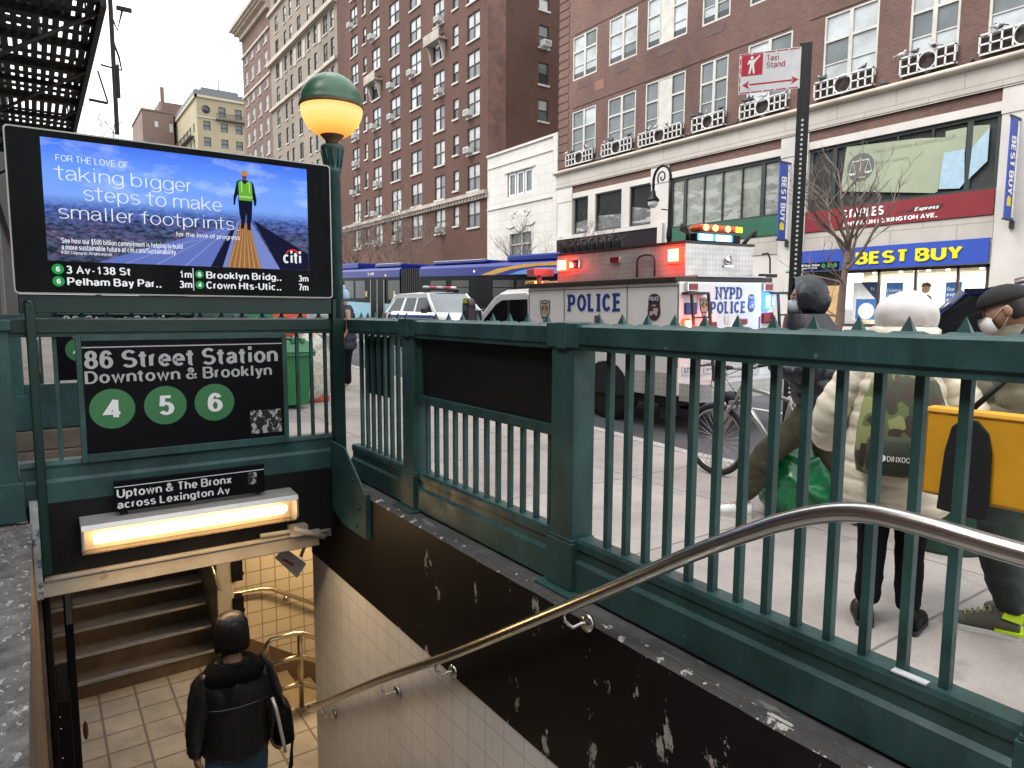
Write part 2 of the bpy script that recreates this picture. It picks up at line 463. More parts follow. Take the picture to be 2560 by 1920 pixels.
# ================================================================= materials used widely
GREEN = mat('green_paint', (0.029, 0.078, 0.075), 0.40, 0, 0.28, 3.0, 0.14, 26, spots=((0.13, 0.19, 0.175), 17.0, 0.70), spec=0.35)
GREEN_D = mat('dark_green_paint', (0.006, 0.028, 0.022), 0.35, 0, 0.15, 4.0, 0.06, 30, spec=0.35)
BLACK = mat('black_panel', (0.004, 0.004, 0.0045), 0.5, 0, 0.2, 8.0, spec=0.2)
STEEL = mat('brushed_steel', (0.52, 0.50, 0.47), 0.24, 1.0, 0.06, 20.0, 0.03, 200)
BRASSY = mat('worn_steel_rail', (0.55, 0.47, 0.36), 0.28, 1.0, 0.08, 20.0)
RUBBER = mat('black_rubber', (0.015, 0.015, 0.016), 0.7, 0, 0.1)
WHITE_L = mat('white_lettering', (0.78, 0.78, 0.78), 0.5, 0, 0.03)
CONC = mat('grimy_concrete', (0.22, 0.21, 0.19), 0.9, 0, 0.35, 3.0, 0.5, 45, spots=((0.45, 0.44, 0.42), 22.0, 0.62))
def _weather():
    t = GREEN.node_tree; b = t.nodes['Principled BSDF']; c = _coord(t)
    src = b.inputs['Base Color'].links[0].from_socket
    g = _ramp(t, _noise(t, c, 5.0, 6.0, 0.7, (1, 1, 0.35)), [(0.35, 0.62), (0.62, 1.12)])
    o = _mix(t, 1.0, src, g, 'MULTIPLY')
    f = _ramp(t, _noise(t, c, 21.0, 7.0, 0.72), [(0.715, 0.0), (0.735, 1.0)])
    t.links.new(_mix(t, f, o, (0.055, 0.030, 0.018)), b.inputs['Base Color'])
    t.links.new(_ramp(t, _noise(t, c, 7.0, 5.0, 0.6), [(0.3, 0.30), (0.7, 0.58)]), b.inputs['Roughness'])
_weather()
# ================================================================= ground
def sheet(name, rects, z, m, step=3.0, curved=True):
    mb = MB()
    for x0, x1, y0, y1 in rects:
        ys = [y0]
        for yy in [5.0] + list(range(int(math.ceil(y0 / 10.0)) * 10, int(y1) + 1, 10)) + [110.0]:
            if y0 < yy < y1: ys.append(float(yy))
        ys = sorted(set(ys + [y1]))
        for a, b in zip(ys[:-1], ys[1:]):
            mb.quad((x0, a, zg(a) + z), (x1, a, zg(a) + z), (x1, b, zg(b) + z), (x0, b, zg(b) + z))
    return struct(mb.build(name, m))
SIDEWALK = brick('sidewalk_concrete', (0.385, 0.345, 0.318), (0.42, 0.378, 0.348), (0.19, 0.172, 0.158), 1.52, 1.52, 0.009, 0.0, 'floor', 0.9, 0.3, 1.3, 0.3, 0.25, ((0.265, 0.238, 0.22), 2.6, 0.57))
def _gum():
    m = SIDEWALK; t = m.node_tree; b = t.nodes['Principled BSDF']
    src = b.inputs['Base Color'].links[0].from_socket
    v = t.nodes.new('ShaderNodeTexVoronoi'); v.inputs['Scale'].default_value = 2.6
    t.links.new(_coord(t), v.inputs['Vector'])
    f = _ramp(t, v.outputs['Distance'], [(0.035, 1.0), (0.055, 0.0)])
    t.links.new(_mix(t, f, src, (0.13, 0.12, 0.11)), b.inputs['Base Color'])
    n = _noise(t, _coord(t), 90.0, 3.0)
    src = b.inputs['Base Color'].links[0].from_socket
    t.links.new(_mix(t, 1.0, src, _ramp(t, n, [(0.3, 0.86), (0.7, 1.08)]), 'MULTIPLY'), b.inputs['Base Color'])
_gum()
ASPHALT = mat('asphalt', (0.075, 0.075, 0.078), 0.85, 0, 0.25, 0.7, 0.4, 70, spots=((0.05, 0.05, 0.052), 0.9, 0.6))
sheet('ground', [(2.6, 400, -60, 400), (-400, -0.6, -60, 400), (-0.6, 2.6, -60, 0.6), (-0.6, 2.6, 12.6, 400)], -0.32, mat('packed_earth', (0.16, 0.15, 0.14), 0.95))
sheet('sidewalk', [(1.93, 5.82, -12, 110), (-0.52, 1.93, 4.86, 8.05), (-0.52, 1.93, 12.5, 110), (-0.52, 1.93, -12, 1.27)], 0.0, SIDEWALK)
mb = MB()
ys = [-12, 5] + list(range(10, 111, 10))
for a, b in zip(ys[:-1], ys[1:]):
    mb.prism([(5.82, a, zg(a) - 0.3), (6.0, a, zg(a) - 0.3), (6.0, a, zg(a) - 0.01), (5.97, a, zg(a) + 0.006), (5.82, a, zg(a) + 0.006)], (0, b - a, zg(b) - zg(a)))
struct(mb.build('kerb', mat('granite_kerb', (0.40, 0.385, 0.36), 0.85, 0, 0.2, 5.0, 0.3)))
road = sheet('road', [(6.0, 24.0, -12, 150)], -0.15, ASPHALT)
sheet('far_sidewalk', [(24.15, 28.0, -12, 150)], 0.0, SIDEWALK)
mb = MB()
for a, b in zip(ys[:-1], ys[1:]):
    mb.prism([(24.0, a, zg(a) - 0.3), (24.15, a, zg(a) - 0.3), (24.15, a, zg(a) + 0.005), (24.0, a, zg(a))], (0, b - a, zg(b) - zg(a)))
struct(mb.build('far_kerb', MATS['granite_kerb']))
ll = sheet('lane_line', [(10.0, 10.12, -12, 110), (14.9, 15.0, -12, 110)], -0.145, mat('worn_road_paint', (0.55, 0.55, 0.53), 0.8, 0, 0.3, 4.0))
ll.parent = road; del ll['kind']
# ================================================================= stairwell
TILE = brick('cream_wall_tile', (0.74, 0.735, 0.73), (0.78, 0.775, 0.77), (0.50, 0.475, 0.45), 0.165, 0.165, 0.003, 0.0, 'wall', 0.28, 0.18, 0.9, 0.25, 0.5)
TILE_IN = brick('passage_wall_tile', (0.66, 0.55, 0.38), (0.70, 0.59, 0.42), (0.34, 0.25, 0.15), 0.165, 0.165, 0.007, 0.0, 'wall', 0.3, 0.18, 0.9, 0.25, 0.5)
FLOORT = brick('landing_tile', (0.50, 0.45, 0.39), (0.56, 0.51, 0.45), (0.24, 0.20, 0.16), 0.325, 0.325, 0.012, 0.0, 'floor', 0.45, 0.35, 2.0, 0.3, 0.4)
def peel_mat(name, base, chip, amt_lo, amt_hi, y0, y1):
    """dark paint that has flaked off in patches, more of them towards y1"""
    m, t, b = _nodes(name)
    c = _coord(t)
    n = _noise(t, c, 8.0, 9.0, 0.70, (1, 1.0, 0.55))
    big = _noise(t, c, 2.2, 3.0, 0.5, (1, 1.0, 0.6))
    s = t.nodes.new('ShaderNodeSeparateXYZ'); t.links.new(c, s.inputs[0])
    mr = t.nodes.new('ShaderNodeMapRange')
    mr.inputs['From Min'].default_value = y0; mr.inputs['From Max'].default_value = y1
    mr.inputs['To Min'].default_value = amt_lo; mr.inputs['To Max'].default_value = amt_hi
    t.links.new(s.outputs[1], mr.inputs[0])
    a = t.nodes.new('ShaderNodeMath'); a.operation = 'MULTIPLY_ADD'
    t.links.new(big, a.inputs[0]); a.inputs[1].default_value = 0.32; t.links.new(n, a.inputs[2])
    d = t.nodes.new('ShaderNodeMath'); d.operation = 'ADD'
    t.links.new(a.outputs[0], d.inputs[0]); t.links.new(mr.outputs[0], d.inputs[1])
    f = _ramp(t, d.outputs[0], [(0.80, 0.0), (0.812, 1.0)])
    lo = _ramp(t, _noise(t, c, 2.4, 6.0, 0.65), [(0.3, tuple(x * 0.6 for x in base)), (0.75, tuple(x * 1.9 for x in base))])
    ch = _ramp(t, _noise(t, c, 26.0, 5.0), [(0.3, tuple(x * 0.6 for x in chip)), (0.7, chip)])
    t.links.new(_mix(t, f, lo, ch), b.inputs['Base Color'])
    b.inputs['Roughness'].default_value = 0.5
    b.inputs['Specular IOR Level'].default_value = 0.18
    inv = t.nodes.new('ShaderNodeMath'); inv.operation = 'SUBTRACT'; inv.inputs[0].default_value = 1.0; t.links.new(f, inv.inputs[1])
    _bump(t, b, inv.outputs[0], 0.6, 0.004)
    MATS[name] = m
    return m
PEEL = peel_mat('flaking_black_paint', (0.0065, 0.0055, 0.005), (0.50, 0.475, 0.44), -0.055, 0.072, 4.2, 0.9)
WX = 1.735
def flight(name, label, x, y, z, n, step):
    t_ = thing(name, label, 'stairs', (x, y, z))
    for i in range(n): step(t_, i)
    return t_
STC = mat('stair_concrete', (0.26, 0.24, 0.21), 0.85, 0, 0.2)
struct(MB().box(-0.12, WX + 0.02, -1.0, 1.27, -0.28, -0.002).build('stair_head', STC))
n = 14
FZ = -2.45
def st1(t_, i):
    yb = 1.27 + 0.275 * (i + 1); z = -0.175 * (i + 1)
    s_ = MB().box(-0.10, WX + 0.02, yb - 0.275, yb, z - 0.4, z).build('step', [STC], t_)
    MB().box(-0.08, WX, yb - 0.05, yb + 0.012, z - 0.03, z + 0.004).build('nosing', [STEEL], s_)
flight('stairs', 'flight of concrete stairs going down under the woman in the leather jacket', 0.8, 1.3, 0, n, st1)
struct(MB().box(-0.2, 1.72, 5.12, 8.0, FZ - 0.2, FZ).box(1.72, 3.2, 5.5, 6.62, FZ - 0.2, FZ - 0.001).build('landing_floor', FLOORT))
RIS = mat('brown_stair_riser', (0.115, 0.082, 0.055), 0.7, 0, 0.3)
def st2(t_, i):
    y = 8.0 + 0.275 * i; z = FZ + 0.175 * (i + 1)
    s_ = MB().box(-0.1, 1.52, y, y + 0.275 + (0.3 if i < n - 1 else 0), z - 0.3, z).build('step', [RIS], t_)
    MB().box(-0.08, 1.50, y - 0.014, y + 0.045, z - 0.028, z + 0.004).build('nosing', [STEEL], s_)
flight('stairs', 'brown flight of stairs with steel edges climbing away across the tiled landing', 0.8, 8.0, FZ, n, st2)
SDS = mat('side_stair', (0.34, 0.26, 0.16), 0.7, 0, 0.2)
def st3(t_, i):
    x = 1.72 + 0.28 * i; z = FZ - 0.175 * (i + 1)
    MB().box(x, x + 0.28, 6.62, 8.05, z - 0.3, z).build('step', [SDS], t_)
flight('stairs', 'side flight of stairs going down behind the golden pipe railing', 1.8, 7.3, FZ, 12, st3)
# right stairwell wall: black painted band over tile, worn ledge on top
t = thing('stairwell_wall', 'stairwell wall with flaking black paint above cream tiles under the long railing', 'wall', (1.83, 3, FZ))
mb = MB()
mb.box(WX + 0.004, 1.93, -1.5, 5.31, FZ - 0.1, -0.392, 0)
mb.build('tile_face', [TILE], t)
MB().box(WX, 1.93, 4.861, 5.312, -0.3915, -0.131).build('painted_end', [PEEL], t)
mb = MB()
nseg = 60
top = []
for i in range(nseg + 1):
    y = -1.5 + (4.86 + 1.5) * i / nseg
    dx = 0.006 * math.sin(i * 1.7) + 0.005 * rnd.random()
    top.append((y, WX + dx, 0.318 + 0.006 * rnd.random()))
for (y, x, z), (y2, x2, z2) in zip(top[:-1], top[1:]):
    mb.quad((WX, y, -0.392), (WX, y2, -0.392), (WX, y2, z2), (WX, y, z), 0)
    mb.quad((WX, y, z), (WX, y2, z2), (x2 + 0.02, y2, 0.331), (x + 0.02, y, 0.331), 1); mb.quad((x + 0.02, y, 0.331), (x2 + 0.02, y2, 0.331), (WX + 0.05, y2, 0.333), (WX + 0.05, y, 0.333), 1)
mb.quad((WX, -1.5, -0.392), (WX, 4.86, -0.392), (1.93, 4.86, -0.392), (1.93, -1.5, -0.392), 0)
EDGE = mat('chipped_edge', (0.055, 0.052, 0.05), 0.8, 0, 0.3, 6.0, 0.3, 60, spots=((0.5, 0.48, 0.44), 16.0, 0.585))
mb.build('painted_face', [PEEL, EDGE], t)
LEDGE = mat('dark_ledge', (0.075, 0.073, 0.075), 0.75, 0, 0.45, 5.0, 0.5, 55, spots=((0.17, 0.165, 0.16), 12.0, 0.62, (1, 0.3, 1)))
MB().box(WX + 0.03, 2.02, -1.5, 4.86, -0.1, 0.332).build('ledge', [LEDGE], t)
# left wall
t = thing('stairwell_wall', 'stairwell wall with a rough gravelly concrete top and scuffed brown side', 'wall', (-0.3, 3, 0))
mb = MB()
g = {}
ny, nx = 90, 10
for i in range(ny + 1):
    for j in range(nx + 1):
        g[i, j] = (-0.62 + 0.54 * j / nx, -1.0 + 5.75 * i / ny, 0.33 + rnd.uniform(-0.007, 0.007))
vs = [g[i, j] for i in range(ny + 1) for j in range(nx + 1)]
fs = [(i * (nx + 1) + j, i * (nx + 1) + j + 1, (i + 1) * (nx + 1) + j + 1, (i + 1) * (nx + 1) + j) for i in range(ny) for j in range(nx)]
mb.add(vs, fs)
GRAVEL = mat('gravelly_concrete', (0.115, 0.11, 0.105), 0.95, 0, 0.55, 9.0, 0.9, 40, spots=((0.34, 0.33, 0.315), 34.0, 0.59, (1, 0.55, 1)))
mb.build('ledge', [GRAVEL], t)
SCUFF = mat('scuffed_brown_paint', (0.075, 0.055, 0.042), 0.6, 0, 0.5, 5.0, 0.2, 40, spots=((0.36, 0.33, 0.29), 12.0, 0.66, (1, 2.0, 0.25)))
MB().box(-0.62, -0.08, -1.0, 4.75, FZ, 0.32).build('side_face', [SCUFF], t)
MB().box(-0.3, -0.06, 4.86, 8.05, FZ - 0.1, -0.13).box(-0.3, -0.08, 8.05, 12.5, FZ, 0.05).build('passage_side', [SCUFF], t)
# far wall over the opening: black concrete lintel, pale steel beam below
t = thing('opening_lintel', 'black concrete lintel with a pale beam over the passage opening', 'lintel', (0.83, 4.8, -0.1))
BLKC = mat('black_painted_concrete', (0.008, 0.0075, 0.0075), 0.6, 0, 0.5, 3.0, 0.4, 30, spots=((0.28, 0.26, 0.24), 9.0, 0.745), spec=0.2)
MB().box(-0.10, WX + 0.02, 4.75, 4.86, -0.03, 0.42).build('upstand', [BLKC], t)
BEIGE = mat('beige_paint', (0.27, 0.25, 0.22), 0.6, 0, 0.2, 4.0, 0.1, spots=((0.18, 0.16, 0.14), 6.0, 0.68))
mb = MB().box(-0.06, 1.60, 4.72, 4.86, -0.135, -0.03)
mb.box(-0.04, 1.60, 4.70, 4.74, -0.035, -0.012)
mb.build('beam', [BEIGE], t, bevel=0.006)
mb = MB().tube([(1.18, 4.69, 0.02), (1.42, 4.69, 0.015), (1.47, 4.69, -0.02), (1.66, 4.69, -0.03)], 0.016, 8)
mb.tube([(1.40, 4.67, 0.04), (1.62, 4.66, -0.06)], 0.02, 8).box(1.38, 1.50, 4.66, 4.74, -0.02, 0.05)
mb.build('conduit', [BEIGE], t)
struct(MB().box(-0.52, 1.93, 4.865, 8.05, -0.13, -0.005).box(1.93, 6.0, 5.3, 8.3, -0.25, -0.13).build('passage_ceiling', [BEIGE]))
# passage walls
t = thing('passage_wall', 'yellow lit tiled wall at the back of the passage with a brown skirting', 'wall', (3, 8.1, FZ))
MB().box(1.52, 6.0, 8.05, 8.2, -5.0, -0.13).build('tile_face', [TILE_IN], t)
mb = MB().prism([(1.70, 8.035, FZ + 0.20), (1.86, 8.035, FZ + 0.17), (4.5, 8.035, -4.05), (4.5, 8.035, -4.4), (1.70, 8.035, FZ - 0.02)], (0, 0.014, 0))
mb.build('skirting', [mat('brown_skirting', (0.12, 0.075, 0.04), 0.6)], t)
t = thing('passage_wall', 'side wall of the passage hidden beyond the cream tiled stairwell wall', 'wall', (3.5, 5.4, FZ))
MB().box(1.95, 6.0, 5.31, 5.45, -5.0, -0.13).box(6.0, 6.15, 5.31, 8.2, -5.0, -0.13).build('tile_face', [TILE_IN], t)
t = thing('second_stairwell_wall', 'wall beside the brown opposite flight of stairs', 'wall', (1.6, 10.3, FZ))
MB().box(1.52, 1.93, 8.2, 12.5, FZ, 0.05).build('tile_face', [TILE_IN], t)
# pale column with black boxes at the foot of the opposite stairs
t = thing('column', 'pale beige column with black boxes at the foot of the opposite stairs', 'column', (1.6, 8.0, FZ))
MB().box(1.50, 1.68, 7.90, 8.06, FZ, -0.13).build('shaft', [mat('column_paint', (0.42, 0.38, 0.31), 0.5)], t, bevel=0.01)
for z in (-1.5, -1.93):
    MB().box(1.66, 1.78, 7.88, 7.99, z, z + 0.24).box(1.74, 1.79, 7.875, 7.9, z + 0.06, z + 0.1).build('junction_box', [BLACK], t, bevel=0.008)
# brass coloured wall handrail and landing railing
t = thing('passage_handrail', 'golden lit wall handrail sloping down along the tiled passage wall', 'handrail', (2, 7.97, -1.7))
MB().tube([(1.44, 7.86, -1.25), (1.52, 7.9, -1.52), (1.58, 7.95, -1.63), (1.72, 7.96, -1.665), (2.0, 7.96, -1.675), (2.12, 7.96, -1.71), (2.6, 7.96, -2.01), (3.4, 7.96, -2.5)], 0.024, 10).build('rail', [BRASSY], t)
for x, z in ((1.68, -1.665), (2.3, -1.82)):
    MB().tube([(x, 7.96, z - 0.02), (x, 7.97, z - 0.07), (x, 8.045, z - 0.08)], 0.009, 6).lathe([(0.035, 0), (0.035, 0.012)], (x, 8.035, z - 0.08), 12, 0, 'y').build('bracket', [BRASSY], t)
t = thing('landing_railing', 'golden lit pipe railing guarding the side stairs on the landing', 'railing', (2, 6.6, FZ))
for dz in (0.0, -0.25, -0.54):
    pts = [(1.68, 6.6, -1.83 + dz * 0.9), (1.69, 6.6, -1.70 + dz), (1.73, 6.6, -1.665 + dz), (1.95, 6.6, -1.665 + dz), (2.03, 6.6, -1.68 + dz), (2.7, 6.6, -2.1 + dz)] if dz == 0 else [(1.70, 6.6, -1.665 + dz), (1.95, 6.6, -1.665 + dz), (2.05, 6.6, -1.69 + dz), (2.7, 6.6, -2.1 + dz)]
    MB().tube(pts, 0.024, 10).build('rail', [BRASSY], t)
MB().tube([(2.01, 6.6, FZ), (2.01, 6.6, -1.68)], 0.026, 10).build('post', [BRASSY], t)
MB().tube([(1.685, 6.6, FZ), (1.685, 6.6, -1.78)], 0.022, 10).build('post', [BRASSY], t)
# folded black gate on the left
t = thing('folded_gate', 'black folded steel gate with bright studs at the mouth of the passage', 'gate', (0.02, 5.6, FZ))
mb = MB().box(-0.055, -0.02, 4.9, 6.2, FZ, -0.14).box(-0.02, 0.055, 5.05, 5.6, FZ, -0.95)
mb.box(0.05, 0.10, 5.25, 5.34, FZ, -0.14)
mb.build('leaf', [BLACK], t, bevel=0.006)
MB().box(0.06, 0.095, 5.24, 5.252, -0.53, -0.145).build('edge_plate', [mat('grey_steel', (0.16, 0.15, 0.14), 0.5, 0.6)], t)
for z in (-1.05, -1.13, -1.33, -1.43):
    MB().ball((-0.02 + 0.01, 5.04, z), 0.008, n=8, m=6).build('stud', [STEEL], t)
MB().ball((0.13, 5.3, -1.33), 0.016, 0.016, 0.07, 8, 8).build('handle', [mat('dark_red', (0.08, 0.02, 0.02), 0.5)], t)
# passage lighting: a tube lamp under the ceiling, hidden from the street by the lintel
t = thing('passage_lamp', 'warm tube lamp under the passage ceiling behind the lintel', 'lamp', (2.6, 6.9, -0.25))
MB().box(2.0, 3.4, 6.85, 7.05, -0.32, -0.25).build('housing', [BEIGE], t)
MB().tube([(2.05, 6.95, -0.345), (3.35, 6.95, -0.345)], 0.022, 8).build('tube', [emit('warm_tube', (1.0, 0.66, 0.32), 26)], t)
L = bpy.data.lights.new('passage_light', 'AREA'); L.shape = 'RECTANGLE'; L.size = 1.3; L.size_y = 0.1; L.energy = 16; L.color = (1.0, 0.76, 0.46)
lo = bpy.data.objects.new('passage_light', L); COL.objects.link(lo); lo.location = (2.7, 6.95, -0.38); lo.parent = t; lo.matrix_parent_inverse = PINV[t.name]
# ================================================================= right handrail
t = thing('handrail', 'polished steel handrail sloping down the stairwell wall and bending level at top', 'handrail', (1.65, 2, 0.4))
K = 0.96
hp = [(5.42, -1.775), (5.3, -1.71), (4.0, -0.87), (2.9, -0.19), (1.86, 0.487), (1.43, 0.77), (1.20, 0.91), (1.10, 0.965), (1.0, 1.01), (0.92, 1.035), (0.84, 1.046), (0.72, 1.045), (0.54, 1.035), (0.2, 1.03), (-0.3, 1.03)]
MB().tube(smooth_path([(1.65, K * y, 1.55 + K * (z - 1.55)) for y, z in hp], 5), 0.0255, 20).ball((1.65, K * 5.42, 1.55 + K * (-1.775 - 1.55)), 0.0256).build('rail', [STEEL], t)
for y in (5.12, 3.93, 3.2, 2.09):
    z = 0.487 + (1.86 - y) * 0.645
    Y, Z = K * y, 1.55 + K * (z - 1.55)
    MB().tube([(1.65, Y, Z - 0.02), (1.65, Y - 0.01, Z - 0.05), (1.675, Y - 0.03, Z - 0.075), (1.705, Y - 0.045, Z - 0.06), (1.728, Y - 0.055, Z - 0.06)], 0.008, 8).lathe([(0.035, 1.719), (0.038, 1.728), (0.038, 1.734)], (0, Y - 0.055, Z - 0.06), 14, 0, 'x').build('bracket', [STEEL], t)
t = thing('handrail', 'end of a short golden handrail beside the gravelly topped stairwell wall', 'handrail', (0.03, 2, 0))
MB().tube([(-0.01, 2.0, 0.185), (-0.012, 1.8, 0.33), (-0.02, 1.0, 0.88)], 0.022, 12).ball((-0.01, 2.0, 0.185), 0.024).build('rail', [BRASSY], t)
# ================================================================= railings
def post(mb, x, y, z0, z1, w=0.075, d=0.06):
    mb.box(x - d, x + d, y - w, y + w, z0, z1)
    mb.box(x - d - 0.012, x + d + 0.012, y - w - 0.012, y + w + 0.012, z0, z0 + 0.21)
    mb.box(x - d - 0.006, x + d + 0.006, y - w - 0.006, y + w + 0.006, z0 + 0.21, z0 + 0.225)
    mb.box(x - d - 0.05, x + d + 0.03, y - w - 0.05, y + w + 0.05, z0 - 0.016, z0 - 0.001)
RX = 1.90                       # centre of the long railing; its stair face is near 1.85
t = thing('station_railing', 'long green iron railing with spikes along the kerb side of the stairs', 'railing', (RX, 2.5, 0.33))
POSTS = [4.72, 3.755, 2.265, 0.475]
for y in POSTS[1:] + [-0.96]:
    mb = MB(); post(mb, RX, y, 0.349, 1.40); mb.build('post', [GREEN], t, bevel=0.004)
def top_rail(mb, P, a, b, s=1):
    """moulded rail; P(u, v, z): u along, v across"""
    prof = [(-0.055, 1.392), (0.055, 1.392), (0.055, 1.412), (0.062, 1.418), (0.062, 1.488), (0.046, 1.497), (-0.046, 1.497), (-0.062, 1.488), (-0.062, 1.418), (-0.055, 1.412)]
    mb.prism([P(a, v, z) for v, z in prof], Vector(P(b, 0, 0)) - Vector(P(a, 0, 0)))
PX = lambda u, v, z: (RX + v, u, z)
mb = MB(); top_rail(mb, PX, -1.6, 4.72)
mb.build('top_rail', [GREEN], t)
for y in POSTS[1:]:
    mb = MB(); mb.box(RX - 0.069, RX + 0.069, y - 0.105, y + 0.105, 1.40, 1.504); mb.box(RX - 0.075, RX + 0.075, y - 0.035, y + 0.035, 1.395, 1.507)
    mb.build('rail_sleeve', [GREEN], t, bevel=0.004)
def base_beam(mb, P, a, b):
    prof = [(-0.05, 0.349), (0.05, 0.349), (0.05, 0.56), (0.035, 0.58), (-0.035, 0.58), (-0.042, 0.565), (-0.042, 0.535), (-0.035, 0.53), (-0.035, 0.49), (-0.05, 0.475)]
    mb.prism([P(a, v, z) for v, z in prof], Vector(P(b, 0, 0)) - Vector(P(a, 0, 0)))
for a, b in ((3.84, 4.72), (2.35, 3.67), (0.555, 2.18), (-0.88, 0.395)):
    mb = MB(); base_beam(mb, PX, a, b); mb.build('base_beam', [GREEN], t)
def bars(P, ulist, z0, z1, parent, w=0.011):
    for u in ulist:
        x0, y0, _ = P(u - w, -w * 1.15, 0); x1, y1, _ = P(u + w, w * 1.15, 0)
        MB().box(min(x0, x1), max(x0, x1), min(y0, y1), max(y0, y1), z0, z1).build('baluster', [GREEN], parent, bevel=0.002)
def steps(a, b, pitch):
    n = max(1, round((b - a) / pitch)); return [a + (b - a) * (i + 0.5) / n for i in range(n)]
bars(PX, [2.03 - 0.1075 * i for i in range(13)], 0.575, 1.40, t, 0.0125)
bars(PX, steps(-0.88, 0.39, 0.108), 0.575, 1.40, t, 0.0125)
bars(PX, steps(2.36, 3.66, 0.105), 0.575, 1.02, t)
bars(PX, steps(3.86, 4.66, 0.095), 0.575, 1.40, t)
mb = MB(); mb.box(RX - 0.03, RX + 0.03, 2.34, 3.68, 1.0, 1.05); mb.build('mid_rail', [GREEN], t, bevel=0.004)
mb = MB(); mb.box(RX - 0.028, RX + 0.028, 2.34, 2.37, 1.05, 1.392); mb.box(RX - 0.028, RX + 0.028, 3.64, 3.68, 1.05, 1.392); mb.build('panel_frame', [GREEN], t)
MB().box(RX - 0.012, RX + 0.012, 2.37, 3.64, 1.05, 1.392).build('blank_panel', [mat('blank_sign_panel', (0.010, 0.010, 0.011), 0.5, 0, 0.35, 2.5, spots=((0.03, 0.03, 0.03), 7.0, 0.73), spec=0.2)], t)
MB().box(RX + 0.035, RX + 0.05, 4.17, 4.64, 0.965, 1.375).build('blank_plate', [BLACK], t, bevel=0.012)
def spikes(P, us, parent):
    for u in us:
        c = [P(u - 0.019, -0.012, 1.49), P(u + 0.019, -0.012, 1.49), P(u + 0.019, 0.012, 1.49), P(u - 0.019, 0.012, 1.49)]
        tip = P(u, 0, 1.545)
        b2 = [P(u - 0.05, -0.03, 1.494), P(u + 0.05, -0.03, 1.494), P(u + 0.05, 0.03, 1.494), P(u - 0.05, 0.03, 1.494)]
        c3 = [P(u - 0.03, -0.018, 1.504), P(u + 0.03, -0.018, 1.504), P(u + 0.03, 0.018, 1.504), P(u - 0.03, 0.018, 1.504)]
        mb = MB(); mb.loft([b2, c3], sm=False); mb.add([Vector(q) + Vector((0, 0, 0.008)) for q in c] + [tip], [(0, 1, 4), (1, 2, 4), (2, 3, 4), (3, 0, 4)])
        mb.build('spike', [GREEN], parent)
spikes(PX, [0.62 + 0.135 * i for i in range(0, 12)] + [2.45 + 0.15 * i for i in range(8)] + [3.88 + 0.12 * i for i in range(7)] + [0.3, 0.1], t)
# far railing across the stairwell, carrying the signs
FY = 4.80
PY = lambda u, v, z: (u, FY + v, z)
t = thing('station_railing', 'green iron railing across the far end of the stairwell below the screen', 'railing', (0.8, FY, 0.42))
mb = MB(); mb.box(-0.30, -0.125, FY - 0.08, FY + 0.08, 0.34, 1.46); mb.box(-0.32, -0.10, FY - 0.10, FY + 0.10, 0.34, 0.57); mb.box(-0.33, -0.11, FY - 0.11, FY + 0.11, 1.43, 1.49)
mb.build('post', [GREEN], t, bevel=0.006)
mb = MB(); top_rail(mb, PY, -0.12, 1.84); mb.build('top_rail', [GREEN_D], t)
mb = MB(); mb.prism([PY(-0.12, v, z) for v, z in [(-0.05, 0.42), (0.05, 0.42), (0.05, 0.64), (0.035, 0.665), (-0.035, 0.665), (-0.042, 0.64), (-0.035, 0.62), (-0.035, 0.56), (-0.05, 0.54)]], (1.95, 0, 0)); mb.build('base_beam', [GREEN], t)
bars(PY, [-0.02, 0.085, 1.50, 1.60, 1.70], 0.66, 1.40, t)
spikes(PY, [0.1 + 0.13 * i for i in range(13)], t)
# second entrance railing beyond
FY2 = 8.15
PY2 = lambda u, v, z: (u, FY2 + v, z + 0.02)
t = thing('station_railing', 'second entrance railing glimpsed under the screen beyond the near railing', 'railing', (0.8, FY2, 0.3))
for x in (-0.2, 1.9):
    mb = MB(); mb.box(x - 0.08, x + 0.08, FY2 - 0.08, FY2 + 0.08, 0.38, 1.5); mb.box(x - 0.1, x + 0.1, FY2 - 0.1, FY2 + 0.1, 0.38, 0.72)
    mb.build('post', [GREEN], t, bevel=0.006)
mb = MB(); top_rail(mb, PY2, -0.12, 1.9); mb.build('top_rail', [GREEN], t)
mb = MB(); mb.box(-0.12, 1.9, FY2 - 0.06, FY2 + 0.06, 0.38, 0.82); mb.build('base_beam', [GREEN], t, bevel=0.008)
bars(PY2, [0.03, 0.14, 1.45, 1.56, 1.67, 1.78], 0.82, 1.41, t)
mb = MB().tube([(0.0, 8.3, 0.7), (0.0, 8.3, 1.4)], 0.025, 10); mb.build('steel_rail', [STEEL], t)
spikes(PY2, [0.1 + 0.15 * i for i in range(12)], t)
for y0, y1 in ((8.3, 12.4),):
    mb = MB(); top_rail(mb, lambda u, v, z: (1.9 + v, u, z + 0.05), y0, y1); mb.build('top_rail', [GREEN], t)
    bars(lambda u, v, z: (1.9 + v, u, z), steps(8.4, 12.3, 0.13), 0.8, 1.45, t)
t = thing('entrance_kerb', 'brown stone kerb in two courses under the second entrance railing', 'kerb', (0.8, 8.1, 0))
BROWNSTONE = mat('brown_stone', (0.13, 0.105, 0.085), 0.9, 0, 0.3, 4.0, 0.5)
MB().box(-0.5, 2.0, 8.0, 8.3, 0.0, 0.17).build('stone_course', [BROWNSTONE], t, bevel=0.015)
MB().box(-0.5, 2.0, 8.04, 8.3, 0.172, 0.37).build('stone_course', [BROWNSTONE], t, bevel=0.015)
